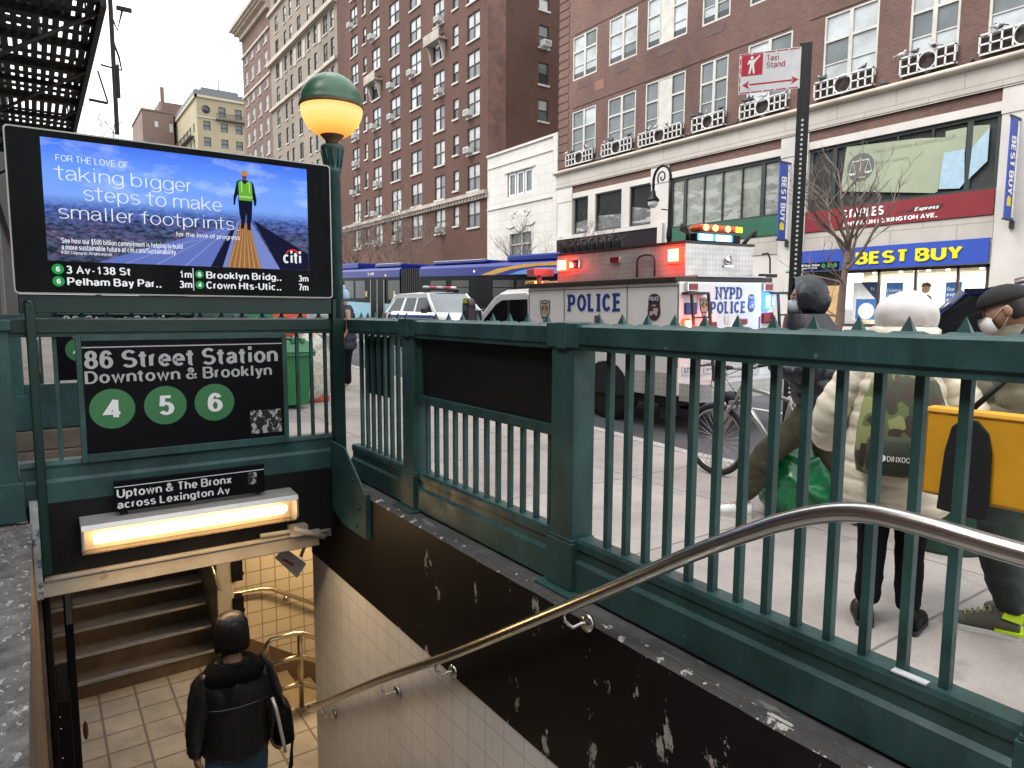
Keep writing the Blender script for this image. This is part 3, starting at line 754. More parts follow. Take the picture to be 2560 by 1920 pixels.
# ================================================================= station signs
SIGNBLK = mat('sign_black', (0.006, 0.006, 0.0075), 0.4, 0, 0.2, 3.0, spec=0.07)
SIGNGRN = mat('route_green', (0.034, 0.17, 0.058), 0.4, 0, 0.05)
def disc(mb, O, Rv, Uv, cx, cz, r, d=0.003, mi=0, n=36):
    O = Vector(O); Rv = Vector(Rv); Uv = Vector(Uv); N = Rv.cross(Uv)
    mb.prism([O + Rv * (cx + r * math.cos(2 * PI * k / n)) + Uv * (cz + r * math.sin(2 * PI * k / n)) for k in range(n)], N * d, mi)
def rect(mb, O, Rv, Uv, x0, x1, z0, z1, d=0.003, mi=0):
    O = Vector(O); Rv = Vector(Rv); Uv = Vector(Uv); N = Rv.cross(Uv)
    mb.prism([O + Rv * x + Uv * z for x, z in ((x0, z0), (x1, z0), (x1, z1), (x0, z1))], N * d, mi)
def polyp(mb, O, Rv, Uv, pts, d=0.003, mi=0):
    O = Vector(O); Rv = Vector(Rv); Uv = Vector(Uv); N = Rv.cross(Uv)
    mb.prism([O + Rv * x + Uv * z for x, z in pts], N * d, mi)
SY = 4.735
t = thing('station_sign', 'large black 86 Street Station sign with three green numbered circles under the screen', 'sign', (0.8, SY, 0.66))
mb = MB()
mb.box(0.185, 0.215, SY - 0.004, SY + 0.03, 0.64, 1.40); mb.box(1.378, 1.41, SY - 0.004, SY + 0.03, 0.64, 1.40)
mb.box(0.215, 1.378, SY - 0.004, SY + 0.03, 1.365, 1.40); mb.box(0.215, 1.378, SY - 0.004, SY + 0.03, 0.64, 0.69)
mb.build('frame', [GREEN], t, bevel=0.003)
MB().box(0.215, 1.378, SY, SY + 0.012, 0.69, 1.365).build('panel', [SIGNBLK], t)
O = (0, SY - 0.0005, 0)
mb = MB(); rect(mb, O, *XZ, 0.217, 1.376, 1.324, 1.331, 0.0015)
text_mb(mb, '86 Street Station', O, *XZ, 0.225, 1.345, 1.20, 1.308, 0.028, 0.001); mb.build('lettering', [mat('sign_lettering', (0.40, 0.40, 0.40), 0.5, 0, 0.04)], t); mb = MB()
text_mb(mb, 'Downtown & Brooklyn', O, *XZ, 0.223, 1.303, 1.112, 1.187, 0.022, 0.001)
mb.build('lettering', [mat('sign_lettering', (0.40, 0.40, 0.40), 0.5, 0, 0.04)], t)
for s, cx, cz in (('4', 0.356, 0.955), ('5', 0.646, 0.955), ('6', 0.934, 0.953)):
    mb = MB(); disc(mb, O, *XZ, cx, cz, 0.121, 0.0015)
    p = mb.build('route_circle', [SIGNGRN], t)
    mb = MB(); text_mb(mb, s, (0, SY - 0.003, 0), *XZ, cx - 0.043, cx + 0.045, cz - 0.062, cz + 0.062, 0.030, 0.001)
    mb.build('digit', [WHITE_L], p)
mb = MB(); rect(mb, O, *XZ, 1.155, 1.36, 0.72, 0.88, 0.001)
mb.build('scratched_sticker', [mat('scratched_sticker', (0.015, 0.015, 0.016), 0.35, 0, 0.1, spots=((0.42, 0.42, 0.43), 26.0, 0.52, (1.0, 1.0, 0.7)))], t)
# small sign over the opening
SY2 = 4.64
t = thing('direction_sign', 'small tilted black direction sign just above the glowing tube light', 'sign', (0.77, SY2, 0.35))
MB().box(0.331, 1.209, SY2, SY2 + 0.02, 0.338, 0.527).build('panel', [SIGNBLK], t, bevel=0.003)
O = (0, SY2 - 0.0005, 0)
mb = MB(); rect(mb, O, *XZ, 0.333, 1.207, 0.489, 0.4935, 0.0012)
text_mb(mb, 'Uptown & The Bronx', O, *XZ, 0.345, 0.998, 0.425, 0.479, 0.024, 0.001); mb.build('lettering', [WHITE_L], t); mb = MB()
text_mb(mb, 'across Lexington Av', O, *XZ, 0.345, 0.985, 0.358, 0.408, 0.024, 0.001)
mb.build('lettering', [WHITE_L], t)
mb = MB(); rect(mb, O, *XZ, 1.10, 1.158, 0.40, 0.48, 0.001); mb.build('torn_sticker', [mat('torn_sticker', (0.015, 0.015, 0.015), 0.4, 0, 0.1, spots=((0.45, 0.5, 0.45), 30.0, 0.54))], t)
MB().box(0.36, 0.40, SY2 + 0.02, 4.75, 0.33, 0.36).box(1.16, 1.20, SY2 + 0.02, 4.75, 0.33, 0.36).box(0.36, 0.40, SY2 + 0.02, 4.75, 0.30, 0.33).build('bracket', [BLACK], t)
# tube light over the opening
t = thing('tube_light', 'glowing warm fluorescent tube fixture over the passage opening', 'light', (0.78, 4.6, 0.1))
mb = MB(); mb.prism([(0.15, 4.74, 0.318), (0.15, 4.56, 0.305), (0.15, 4.545, 0.275), (0.15, 4.74, 0.285)], (1.255, 0, 0)); mb.build('housing', [mat('aluminium_housing', (0.50, 0.49, 0.46), 0.4, 0.5, 0.1)], t, bevel=0.003)
mb = MB(); mb.prism([(0.152, 4.735, 0.115), (0.152, 4.60, 0.12), (0.152, 4.55, 0.16), (0.152, 4.55, 0.274), (0.152, 4.735, 0.284)], (0.012, 0, 0)); mb.prism([(1.391, 4.735, 0.115), (1.391, 4.60, 0.12), (1.391, 4.55, 0.16), (1.391, 4.55, 0.274), (1.391, 4.735, 0.284)], (0.012, 0, 0)); mb.build('end_cap', [MATS['aluminium_housing']], t)
m, tt, b = _nodes('lens_plastic')
b.inputs['Base Color'].default_value = (0.8, 0.66, 0.5, 1); b.inputs['Roughness'].default_value = 0.25
b.inputs['Transmission Weight'].default_value = 0.75; b.inputs['IOR'].default_value = 1.1
b.inputs['Alpha'].default_value = 0.45
mb = MB(); mb.quad((0.165, 4.548, 0.274), (1.39, 4.548, 0.274), (1.39, 4.548, 0.16), (0.165, 4.548, 0.16)); mb.quad((0.165, 4.548, 0.16), (1.39, 4.548, 0.16), (1.39, 4.6, 0.12), (0.165, 4.6, 0.12)); mb.quad((0.165, 4.6, 0.12), (1.39, 4.6, 0.12), (1.39, 4.735, 0.115), (0.165, 4.735, 0.115))
mb.build('lens', [m], t)
MB().box(0.165, 1.39, 4.70, 4.73, 0.12, 0.28).build('reflector', [mat('warm_reflector', (0.7, 0.55, 0.4), 0.5)], t)
mb = MB()
for y, z in ((4.60, 0.215), (4.655, 0.185)):
    mb.tube([(0.215, y, z), (1.335, y, z)], 0.021, 10)
mb.build('tube', [emit('tube_glow', (1.0, 0.70, 0.36), 7.0)], t)
L = bpy.data.lights.new('tube_light_lamp', 'AREA'); L.shape = 'RECTANGLE'; L.size = 1.15; L.size_y = 0.08; L.energy = 4.5; L.color = (1.0, 0.66, 0.32)
lo = bpy.data.objects.new('tube_light_lamp', L); COL.objects.link(lo); lo.location = (0.78, 4.53, 0.11); lo.rotation_euler = (R(-25), 0, 0); lo.parent = t; lo.matrix_parent_inverse = PINV[t.name]
# hanging camera / notice plate under the beam
t = thing('notice_plate', 'grey tilted plate with a red mark hanging under the beam corner', 'plate', (1.48, 5.0, -0.3))
mb = MB(); mb.prism([(1.36, 5.0, -0.27), (1.43, 5.0, -0.20), (1.59, 5.0, -0.36), (1.515, 5.0, -0.455)], (0, 0.015, 0)); mb.build('panel', [mat('grey_plate', (0.30, 0.30, 0.31), 0.5)], t)
mb = MB(); mb.prism([(1.405, 4.998, -0.29), (1.43, 4.998, -0.285), (1.50, 4.998, -0.345), (1.485, 4.998, -0.355)], (0, 0.0015, 0)); mb.build('red_mark', [mat('red_mark', (0.25, 0.02, 0.03), 0.6)], t)
MB().tube([(1.55, 5.01, -0.30), (1.62, 5.0, -0.14)], 0.012, 6).build('hanger', [BEIGE], t)
# second entrance sign
SY3 = 8.07
t = thing('station_sign', 'distant black station sign with a green circle half hidden behind the large sign', 'sign', (0.8, SY3, 0.8))
MB().box(0.17, 1.40, SY3, SY3 + 0.012, 0.85, 1.50).box(0.15, 0.17, SY3 - 0.004, SY3 + 0.02, 0.82, 1.52).box(1.40, 1.42, SY3 - 0.004, SY3 + 0.02, 0.82, 1.52).build('panel', [SIGNBLK], t)
O = (0, SY3 - 0.0005, 0)
mb = MB(); text_mb(mb, '86 Street Station', O, *XZ, 0.225, 1.29, 1.395, 1.49, 0.028, 0.001); text_mb(mb, 'Uptown & The Bronx', O, *XZ, 0.225, 1.29, 1.29, 1.38, 0.022, 0.001)
mb.build('lettering', [MATS['sign_lettering']], t)
for s, cx in (('4', 0.345), ('5', 0.63), ('6', 0.92)):
    mb = MB(); disc(mb, O, *XZ, cx, 1.15, 0.115, 0.0015); p = mb.build('route_circle', [SIGNGRN], t)
    mb = MB(); text_mb(mb, s, (0, SY3 - 0.003, 0), *XZ, cx - 0.042, cx + 0.045, 1.09, 1.21, 0.035, 0.001); mb.build('digit', [WHITE_L], p)
# ================================================================= the screen
t = thing('advertising_screen', 'wide digital screen with a blue rooftop advertisement above train arrival times', 'screen', (0.82, 4.7, 1.63))
LY = 4.665
def rrect(x0, x1, z0, z1, r, n=5):
    pts = []
    for cx, cz, a0 in ((x1 - r, z1 - r, 0), (x0 + r, z1 - r, 90), (x0 + r, z0 + r, 180), (x1 - r, z0 + r, 270)):
        for k in range(n + 1):
            a = R(a0 + 90 * k / n); pts.append((cx + r * math.cos(a), cz + r * math.sin(a)))
    return pts
mb = MB(); polyp(mb, (0, 4.76, 0), *XZ, rrect(-0.084, 1.721, 1.637, 2.540, 0.022), 0.095 - 0.003)
mb.build('housing', [mat('screen_edge', (0.34, 0.33, 0.31), 0.4, 0.4)], t)
m, tt, b = _nodes('screen_glass')
b.inputs['Base Color'].default_value = (0.006, 0.007, 0.008, 1); b.inputs['Roughness'].default_value = 0.08; b.inputs['Specular IOR Level'].default_value = 0.04
_c = _coord(tt); _rr = _ramp(tt, _noise(tt, _c, 5.0, 5.0, 0.6, (1, 1, 0.3)), [(0.4, (0.002, 0.0025, 0.003)), (0.8, (0.008, 0.011, 0.011))]); tt.links.new(_rr, b.inputs['Base Color'])
mb = MB(); polyp(mb, (0, LY + 0.004, 0), *XZ, rrect(-0.076, 1.713, 1.645, 2.532, 0.018), 0.003)
glass = mb.build('glass_front', [m], t)
# what the screen shows
m, tt, b = _nodes('screen_picture'); tt.nodes.clear()
c = _coord(tt); s = tt.nodes.new('ShaderNodeSeparateXYZ'); tt.links.new(c, s.inputs[0])
mr = tt.nodes.new('ShaderNodeMapRange'); mr.inputs['From Min'].default_value = 1.82; mr.inputs['From Max'].default_value = 2.495; tt.links.new(s.outputs[2], mr.inputs[0])
grad = _ramp(tt, mr.outputs[0], [(0.0, (0.015, 0.018, 0.06)), (0.18, (0.05, 0.05, 0.13)), (0.32, (0.04, 0.06, 0.19)), (0.45, (0.05, 0.09, 0.28)), (0.55, (0.15, 0.28, 0.68)), (0.75, (0.12, 0.26, 0.76)), (1.0, (0.05, 0.14, 0.64))])
cl = _ramp(tt, _noise(tt, c, 3.4, 6.0, 0.6, (1, 1, 2.2)), [(0.52, 0.0), (0.75, 0.5)])
skym = _ramp(tt, mr.outputs[0], [(0.5, 0.0), (0.62, 1.0)])
cf = _mix(tt, 1.0, cl, skym, 'MULTIPLY')
g2 = _mix(tt, cf, grad, (0.55, 0.66, 0.95))
town = _ramp(tt, _noise(tt, c, 26.0, 6.0, 0.75, (1, 1, 2.4)), [(0.38, 0.25), (0.62, 1.9)])
land = _ramp(tt, mr.outputs[0], [(0.42, 1.0), (0.52, 0.0)])
hue = _ramp(tt, _noise(tt, c, 11.0, 4.0, 0.6, (1, 1, 2.0)), [(0.35, (0.025, 0.045, 0.045)), (0.5, (0.045, 0.055, 0.11)), (0.62, (0.075, 0.055, 0.075)), (0.72, (0.12, 0.15, 0.26))])
lowl = _ramp(tt, mr.outputs[0], [(0.28, 0.75), (0.46, 0.0)])
g3 = _mix(tt, lowl, _mix(tt, land, g2, _mix(tt, 1.0, g2, town, 'MULTIPLY')), _mix(tt, 1.0, hue, town, 'MULTIPLY'))
e = tt.nodes.new('ShaderNodeEmission'); e.inputs[1].default_value = 0.95 * EMIT_K; tt.links.new(g3, e.inputs[0])
o_ = tt.nodes.new('ShaderNodeOutputMaterial'); tt.links.new(e.outputs[0], o_.inputs[0])
mb = MB(); rect(mb, (0, LY, 0), *XZ, 0.079, 1.556, 1.822, 2.495, 0.001)
pic = mb.build('picture', [m], t)
def lay(name, k, col, st, pts_list, parent=None):
    mb = MB()
    for pts in pts_list: polyp(mb, (0, LY - 0.0012 * k, 0), *XZ, pts, 0.0006)
    return mb.build(name, [emit(name + '_glow', col, st * 0.6)], parent or pic)
lay('solar_roof', 1, (0.14, 0.20, 0.58), 1.0, [[(0.32, 1.823), (0.93, 1.823), (1.05, 2.06), (1.085, 2.10)]])
lay('roof_seam', 2, (0.42, 0.50, 0.9), 0.8, [[(0.46, 1.823), (0.468, 1.823), (1.0, 2.06), (0.997, 2.06)], [(0.62, 1.823), (0.63, 1.823), (1.03, 2.07), (1.027, 2.07)], [(0.78, 1.823), (0.788, 1.823), (1.05, 2.07), (1.047, 2.07)], [(0.45, 1.90), (0.70, 1.935), (1.03, 2.035), (0.70, 1.93)]])
lay('roof_shadow', 2, (0.012, 0.014, 0.04), 1.0, [[(0.93, 1.823), (1.00, 1.823), (1.085, 2.07), (1.06, 2.06)], [(1.20, 2.13), (1.553, 1.93), (1.553, 1.823), (1.36, 1.823)]])
lay('roof_edge', 3, (0.22, 0.28, 0.66), 1.0, [[(1.0, 1.823), (1.03, 1.823), (1.115, 2.12), (1.10, 2.12)], [(1.235, 1.823), (1.36, 1.823), (1.185, 2.12), (1.17, 2.12)]])
lay('walkway', 4, (0.36, 0.165, 0.055), 1.0, [[(1.026, 1.823), (1.238, 1.823), (1.172, 2.11), (1.118, 2.11)]])
lay('walkway_line', 5, (0.60, 0.34, 0.16), 1.0, [[(1.026 + 0.212 * q - 0.004, 1.823), (1.026 + 0.212 * q + 0.004, 1.823), (1.118 + 0.054 * q + 0.001, 2.105), (1.118 + 0.054 * q - 0.001, 2.105)] for q in (0.05, 0.2, 0.35, 0.5, 0.65, 0.8, 0.95)])
wk = lay('worker_trousers', 6, (0.010, 0.013, 0.03), 1.0, [[(1.108, 2.26), (1.196, 2.26), (1.19, 2.16), (1.178, 2.08), (1.186, 2.066), (1.158, 2.066), (1.156, 2.17), (1.142, 2.10), (1.137, 2.085), (1.142, 2.072), (1.118, 2.072), (1.122, 2.12), (1.112, 2.17)],
      [(1.112, 2.25), (1.10, 2.36), (1.112, 2.372), (1.135, 2.378), (1.17, 2.378), (1.197, 2.368), (1.205, 2.36), (1.222, 2.26), (1.218, 2.22), (1.205, 2.225), (1.203, 2.26), (1.195, 2.25)],
      [(1.104, 2.365), (1.115, 2.30), (1.095, 2.26), (1.088, 2.215), (1.079, 2.22), (1.08, 2.265)]])
lay('worker_vest', 7, (0.16, 0.50, 0.05), 1.0, [[(1.114, 2.25), (1.111, 2.36), (1.130, 2.374), (1.150, 2.35), (1.172, 2.374), (1.194, 2.362), (1.198, 2.25)]])
lay('vest_stripe', 8, (0.55, 0.75, 0.30), 1.0, [[(1.113, 2.277), (1.197, 2.277), (1.197, 2.268), (1.113, 2.268)], [(1.128, 2.30), (1.128, 2.37), (1.135, 2.37), (1.135, 2.30)], [(1.176, 2.30), (1.176, 2.37), (1.183, 2.37), (1.183, 2.30)]])
lay('worker_face', 8, (0.16, 0.07, 0.04), 1.0, [[(1.138, 2.405), (1.138, 2.385), (1.150, 2.370), (1.162, 2.385), (1.163, 2.405)]])
lay('worker_helmet', 9, (0.62, 0.27, 0.05), 1.0, [[(1.130, 2.403), (1.133, 2.424), (1.143, 2.436), (1.158, 2.437), (1.168, 2.426), (1.172, 2.405)]])
WGL = emit('screen_white', (0.93, 0.97, 1.0), 0.62)
O = (0, LY - 0.009, 0)
mb = MB(); text_mb(mb, 'FOR THE LOVE OF', O, *XZ, 0.145, 0.501, 2.372, 2.408, -0.004, 0.0003); mb.build('advert_lettering', [WGL], t)
mb = MB(); text_mb(mb, 'taking bigger', O, *XZ, 0.143, 0.842, 2.270, 2.350, -0.024, 0.0003); mb.build('advert_lettering', [WGL], t)
mb = MB(); text_mb(mb, 'steps to make', O, *XZ, 0.267, 1.008, 2.168, 2.250, -0.024, 0.0003); mb.build('advert_lettering', [WGL], t)
mb = MB(); text_mb(mb, 'smaller footprints.', O, *XZ, 0.142, 1.112, 2.058, 2.135, -0.024, 0.0003); mb.build('advert_lettering', [WGL], t)
mb = MB(); text_mb(mb, 'for the love of progress', O, *XZ, 0.738, 1.110, 1.998, 2.027, 0.004, 0.0003); mb.build('advert_lettering', [WGL], t)
mb = MB(); text_mb(mb, 'See how our $500 billion commitment is helping to build', O, *XZ, 0.148, 0.770, 1.922, 1.953, 0.012, 0.0003, res=1); mb.build('advert_lettering', [WGL], t)
mb = MB(); text_mb(mb, 'a more sustainable future at citi.com/Sustainability', O, *XZ, 0.147, 0.730, 1.886, 1.917, 0.014, 0.0003, res=1); mb.build('advert_lettering', [WGL], t)
mb = MB(); text_mb(mb, '© 2021 Citigroup Inc. All rights reserved.', O, *XZ, 0.145, 0.393, 1.862, 1.879, 0.012, 0.0003, res=1); mb.build('advert_lettering', [WGL], t)
mb = MB(); text_mb(mb, 'citi', O, *XZ, 1.381, 1.502, 1.864, 1.945, 0.03, 0.0003); mb.build('advert_lettering', [WGL], t)
mb = MB(); arc = [(1.445 + 0.05 * math.cos(R(a)), 1.915 + 0.044 * math.sin(R(a))) for a in range(20, 161, 14)]; arc2 = [(1.445 + 0.038 * math.cos(R(a)), 1.915 + 0.033 * math.sin(R(a))) for a in range(160, 19, -14)]
polyp(mb, O, *XZ, arc + arc2, 0.0006); mb.build('red_arc', [emit('red_arc_glow', (0.8, 0.03, 0.03), 0.6)], t)
mb = MB()
for s, x0, x1, z0, z1 in (('3 Av-138 St', 0.161, 0.483, 1.752, 1.797), ('Pelham Bay Par..', 0.164, 0.645, 1.686, 1.731), ('1m', 0.746, 0.816, 1.747, 1.791), ('3m', 0.743, 0.816, 1.685, 1.730), ('Brooklyn Bridg..', 0.899, 1.366, 1.748, 1.792), ('Crown Hts-Utic..', 0.897, 1.363, 1.684, 1.730), ('3m', 1.479, 1.546, 1.745, 1.788), ('7m', 1.477, 1.545, 1.684, 1.730)):
    mb = MB(); text_mb(mb, s, O, *XZ, x0, x1, z0, z1, 0.022, 0.0003); mb.build('arrival_lettering', [WGL], t)
mb = MB(); rect(mb, O, *XZ, 0.822, 0.826, 1.671, 1.808, 0.0006)
mb.build('divider', [WGL], t)
for s, cx, cz, r in (('6', 0.123, 1.776, 0.029), ('6', 0.123, 1.708, 0.029), ('6', 0.860, 1.772, 0.025), ('4', 0.860, 1.707, 0.025)):
    mb = MB(); disc(mb, O, *XZ, cx, cz, r, 0.0006); p = mb.build('route_circle', [emit('route_glow', (0.03, 0.36, 0.10), 0.55)], t)
    mb = MB(); text_mb(mb, s, (0, LY - 0.011, 0), *XZ, cx - 0.009, cx + 0.010, cz - 0.014, cz + 0.014, 0.03, 0.0003); mb.build('digit', [WGL], p)
# posts and beam that carry the screen
t = thing('screen_support', 'dark green beam and thin round topped post carrying the screen', 'support', (0.8, 4.72, 0))
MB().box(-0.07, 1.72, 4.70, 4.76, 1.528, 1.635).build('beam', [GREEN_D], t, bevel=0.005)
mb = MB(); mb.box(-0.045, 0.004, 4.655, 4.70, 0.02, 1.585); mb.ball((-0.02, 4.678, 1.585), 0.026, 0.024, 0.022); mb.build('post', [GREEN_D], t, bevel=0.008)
mb = MB().box(-0.085, -0.045, 4.66, 4.70, -0.12, 0.46); mb.build('flat_strap', [mat('flaked_grey_paint', (0.30, 0.31, 0.31), 0.7, 0, 0.4, 14.0, spots=((0.08, 0.1, 0.1), 22.0, 0.55))], t)
# ================================================================= globe lamp
LX, LYY = 1.777, 4.765
t = thing('globe_lamp', 'green topped glowing globe lamp on a green post at the screen corner', 'lamp', (LX, LYY, 0))
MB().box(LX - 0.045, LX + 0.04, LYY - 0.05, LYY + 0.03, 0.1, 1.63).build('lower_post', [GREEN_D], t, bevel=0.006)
mb = MB(); mb.lathe([(0.054, 1.5), (0.050, 2.50), (0.058, 2.51), (0.060, 2.53), (0.054, 2.54), (0.056, 2.57), (0.075, 2.66), (0.080, 2.675), (0.080, 2.69), (0.07, 2.70), (0.055, 2.705)], (LX, LYY, 0), 20)
for k in range(10):
    a = 2 * PI * k / 10; mb.tube([(LX + 0.055 * math.cos(a), LYY + 0.055 * math.sin(a), 2.545), (LX + 0.079 * math.cos(a), LYY + 0.079 * math.sin(a), 2.665)], 0.007, 5)
mb.build('post', [GREEN], t)
mb = MB(); mb.lathe([(0.05, 2.70), (0.042, 2.725), (0.06, 2.745), (0.085, 2.77), (0.092, 2.78), (0.075, 2.785)], (LX, LYY, 0), 20); mb.build('neck', [mat('rusty_cap', (0.12, 0.06, 0.025), 0.7, 0, 0.3, 20)], t)
GC, GR = 2.955, 0.213
prof = [(GR * math.cos(R(a)), GC + GR * math.sin(R(a))) for a in range(-62, 4, 6)]
m, tt, b = _nodes('globe_glow_glass'); tt.nodes.clear()
c = _coord(tt); s = tt.nodes.new('ShaderNodeSeparateXYZ'); tt.links.new(c, s.inputs[0])
mr = tt.nodes.new('ShaderNodeMapRange'); mr.inputs['From Min'].default_value = 2.76; mr.inputs['From Max'].default_value = 2.97; tt.links.new(s.outputs[2], mr.inputs[0])
colr = _ramp(tt, mr.outputs[0], [(0.0, (0.80, 0.36, 0.05)), (0.35, (1.0, 0.66, 0.16)), (0.72, (1.0, 0.78, 0.32)), (1.0, (1.0, 0.52, 0.10))])
e = tt.nodes.new('ShaderNodeEmission'); tt.links.new(colr, e.inputs[0]); e.inputs[1].default_value = 0.78 * EMIT_K
o_ = tt.nodes.new('ShaderNodeOutputMaterial'); tt.links.new(e.outputs[0], o_.inputs[0])
mb = MB(); mb.lathe(prof, (LX, LYY, 0), 32); mb.build('glass_bowl', [m], t)
prof = [(GR + 0.004, GC + 0.0), (GR + 0.006, GC + 0.018), (GR + 0.003, GC + 0.03)] + [((GR + 0.002) * math.cos(R(a)), GC + 0.012 + (GR + 0.002) * math.sin(R(a))) for a in range(6, 90, 7)] + [(0.004, GC + 0.012 + GR)]
mb = MB(); mb.lathe(prof, (LX, LYY, 0), 32)
mb.build('green_cap', [mat('globe_green', (0.028, 0.095, 0.048), 0.35, 0, 0.3, 5.0, spots=((0.22, 0.24, 0.19), 9.0, 0.63, (1, 1, 0.3)))], t)
mb = MB(); mb.lathe([(GR + 0.005, GC - 0.006), (GR + 0.009, GC + 0.004), (GR + 0.005, GC + 0.016)], (LX, LYY, 0), 32, caps=False); mb.build('rim', [MATS['rusty_cap']], t)
# gusset plate on the stair wall under the lamp post
t = thing('gusset_plate', 'green steel gusset plate bolted to the stair wall under the globe lamp', 'plate', (1.70, 4.4, 0.1))
mb = MB(); mb.prism([(1.70, 4.72, 0.62), (1.70, 4.46, 0.61), (1.70, 4.11, 0.36), (1.70, 4.11, 0.06), (1.70, 4.52, 0.06), (1.70, 4.72, 0.12)], (0.012, 0, 0)); mb.box(1.70, 1.735, 4.10, 4.115, 0.06, 0.36); mb.build('plate', [GREEN], t)
for y, z in ((4.2, 0.25), (4.3, 0.42), (4.25, 0.12)):
    MB().lathe([(0.012, 1.688), (0.012, 1.70)], (0, y, z), 6, 0, 'x').build('bolt', [GREEN], t)
# ================================================================= buildings across the street
FX = 28.0
def glass(name, col, rough=0.08, spec=0.4, metal=0.0, var=0.3, scale=0.7):
    return mat(name, col, rough, metal, var, scale, spec=spec)
G_DARK = glass('dark_window_glass', (0.035, 0.04, 0.042))
G_SKY = glass('painted_sky_glass', (0.36, 0.385, 0.39), 0.15, 0.4)  # pale colour paints a white sky reflection into these panes
G_BLIND = mat('window_blind', (0.34, 0.345, 0.335), 0.25, 0, 0.25, 1.2, spec=0.7)
G_GREY = glass('grey_window_glass', (0.10, 0.115, 0.12), 0.12, 0.5)
FRAME_W = mat('cream_window_frame', (0.43, 0.415, 0.375), 0.6, 0, 0.15, 2.0)
FRAME_D = mat('dark_window_frame', (0.03, 0.03, 0.03), 0.5)
LIME = brick('limestone', (0.40, 0.37, 0.33), (0.42, 0.39, 0.35), (0.29, 0.265, 0.24), 2.4, 1.6, 0.02, 0.5, 'wall', 0.9, 0.2, 0.3, 0.15)
LIME_L = mat('pale_stone', (0.47, 0.445, 0.415), 0.85, 0, 0.14, 0.5)
BR_LOFT = brick('loft_brick', (0.165, 0.083, 0.064), (0.118, 0.060, 0.050), (0.145, 0.11, 0.095), 0.24, 0.082, 0.012, 0.5, 'wall', 0.9, 0.3, 0.22, 0.25)
PXF = lambda u, v, d: (FX + d, u, v)
def fbar(mb, y0, y1, z0, z1, x0, x1, mi=0):
    mb.box(x0, x1, min(y0, y1), max(y0, y1), z0, z1, mi)
# ---- brick loft building
t = thing('brick_loft_building', 'red brown brick loft building with cream windows over a pale stone shop base', 'building', (FX + 6, 18, zg(18)))
Y0, Y1 = -6.0, 35.13
row1 = [(31.65, 33.85, 11.0, 13.81), (28.35, 30.62, 11.0, 13.81), (24.82, 27.63, 11.0, 13.9), (22.18, 23.88, 11.0, 13.9), (18.78, 21.1, 11.0, 13.92), (15.0, 17.3, 11.0, 13.95), (12.05, 13.8, 11.0, 13.9), (8.6, 11.13, 11.0, 13.9), (5.2, 7.4, 11.0, 13.9)]
row2 = [(a, b, 15.64, 18.2) for a, b, _, _ in row1]
wins = row1 + row2
mb = MB(); holes(mb, PXF, Y0, Y1, 10.42, 24.0, wins, 0.22)
mb.box(FX, FX + 14, Y1 - 0.001, Y1, 0.5, 24.0); mb.box(FX + 0.3, FX + 14, Y0, Y1 - 0.002, 23.7, 24.0)
mb.build('wall', [BR_LOFT], t)
mb = MB()
zz = 10.6
while zz < 23.5:
    mb.box(FX - 0.035, FX + 0.1, 34.2, Y1 + 0.03, zz, zz + 0.36); zz += 0.5
mb.build('corner_quoins', [BR_LOFT], t)
mb = MB()
for a, b in ((18.9, 33.8), (7.0, 18.0)):
    mb.box(FX - 0.03, FX + 0.02, a, b, 14.02, 14.12); mb.box(FX - 0.03, FX + 0.02, a, b, 18.32, 18.42)
mb.build('brick_course', [BR_LOFT], t)
LOUV = mat('louvre_brown', (0.085, 0.05, 0.045), 0.8)
for a, b, c, d in row2:
    if 20 < a < 32: MB().box(FX - 0.012, FX + 0.02, (a + b) / 2 - 0.55, (a + b) / 2 + 0.55, 15.05, 15.42).build('vent_panel', [LOUV], t)
MB().box(FX - 0.012, FX + 0.02, 31.0, 31.75, 14.55, 15.1).build('brick_patch', [mat('orange_brick', (0.20, 0.10, 0.07), 0.9)], t)
def loft_window(a, b, c, d, upper):
    x0, x1 = FX + 0.02, FX + 0.12
    mb = MB(); ym = (a + b) / 2; f = 0.09
    fbar(mb, a, a + f, c, d, x0, x1); fbar(mb, b - f, b, c, d, x0, x1); fbar(mb, a + f, b - f, d - f, d, x0, x1); fbar(mb, a + f, b - f, c, c + f, x0, x1)
    dbl = (b - a) > 2.7
    if dbl:
        fbar(mb, ym - 0.48, ym + 0.48, c + f, d - f, x0 + 0.02, x1)
        fbar(mb, ym - 0.50, ym - 0.46, c + f, d - f, x0 - 0.01, x0 + 0.02); fbar(mb, ym + 0.46, ym + 0.50, c + f, d - f, x0 - 0.01, x0 + 0.02)
        cells = [(a + f, ym - 0.48), (ym + 0.48, b - f)]
    else:
        fbar(mb, ym - 0.08, ym + 0.08, c + f, d - f, x0, x1); cells = [(a + f, ym - 0.08), (ym + 0.08, b - f)]
    hgt = d - c
    for p, q in cells:
        for fr, th, dx in ((0.64, 0.05, 0.0), (0.32, 0.025, 0.03)):
            fbar(mb, p, q, c + hgt * fr - th, c + hgt * fr + th, x0 + dx, x1)
    fr = mb.build('window', [FRAME_W], t)
    for p, q in cells:
        mb = MB()
        for k, (lo, hi) in enumerate(((0.0, 0.32), (0.32, 0.64), (0.64, 1.0))):
            zl, zh = c + hgt * lo, c + hgt * hi
            m_ = (1 if rnd.random() < 0.75 else 0) if upper else (0 if rnd.random() < 0.85 else 1)
            mb.quad((FX + 0.09, p, zl), (FX + 0.09, q, zl), (FX + 0.09, q, zh), (FX + 0.09, p, zh), m_)
            if upper and k == 0:
                mb.quad((FX + 0.085, p, zl), (FX + 0.085, q, zl), (FX + 0.085, q, zl + 0.4), (FX + 0.085, p, zl + 0.4), 2)
        mb.build('pane', [G_GREY, G_SKY, G_DARK], fr)
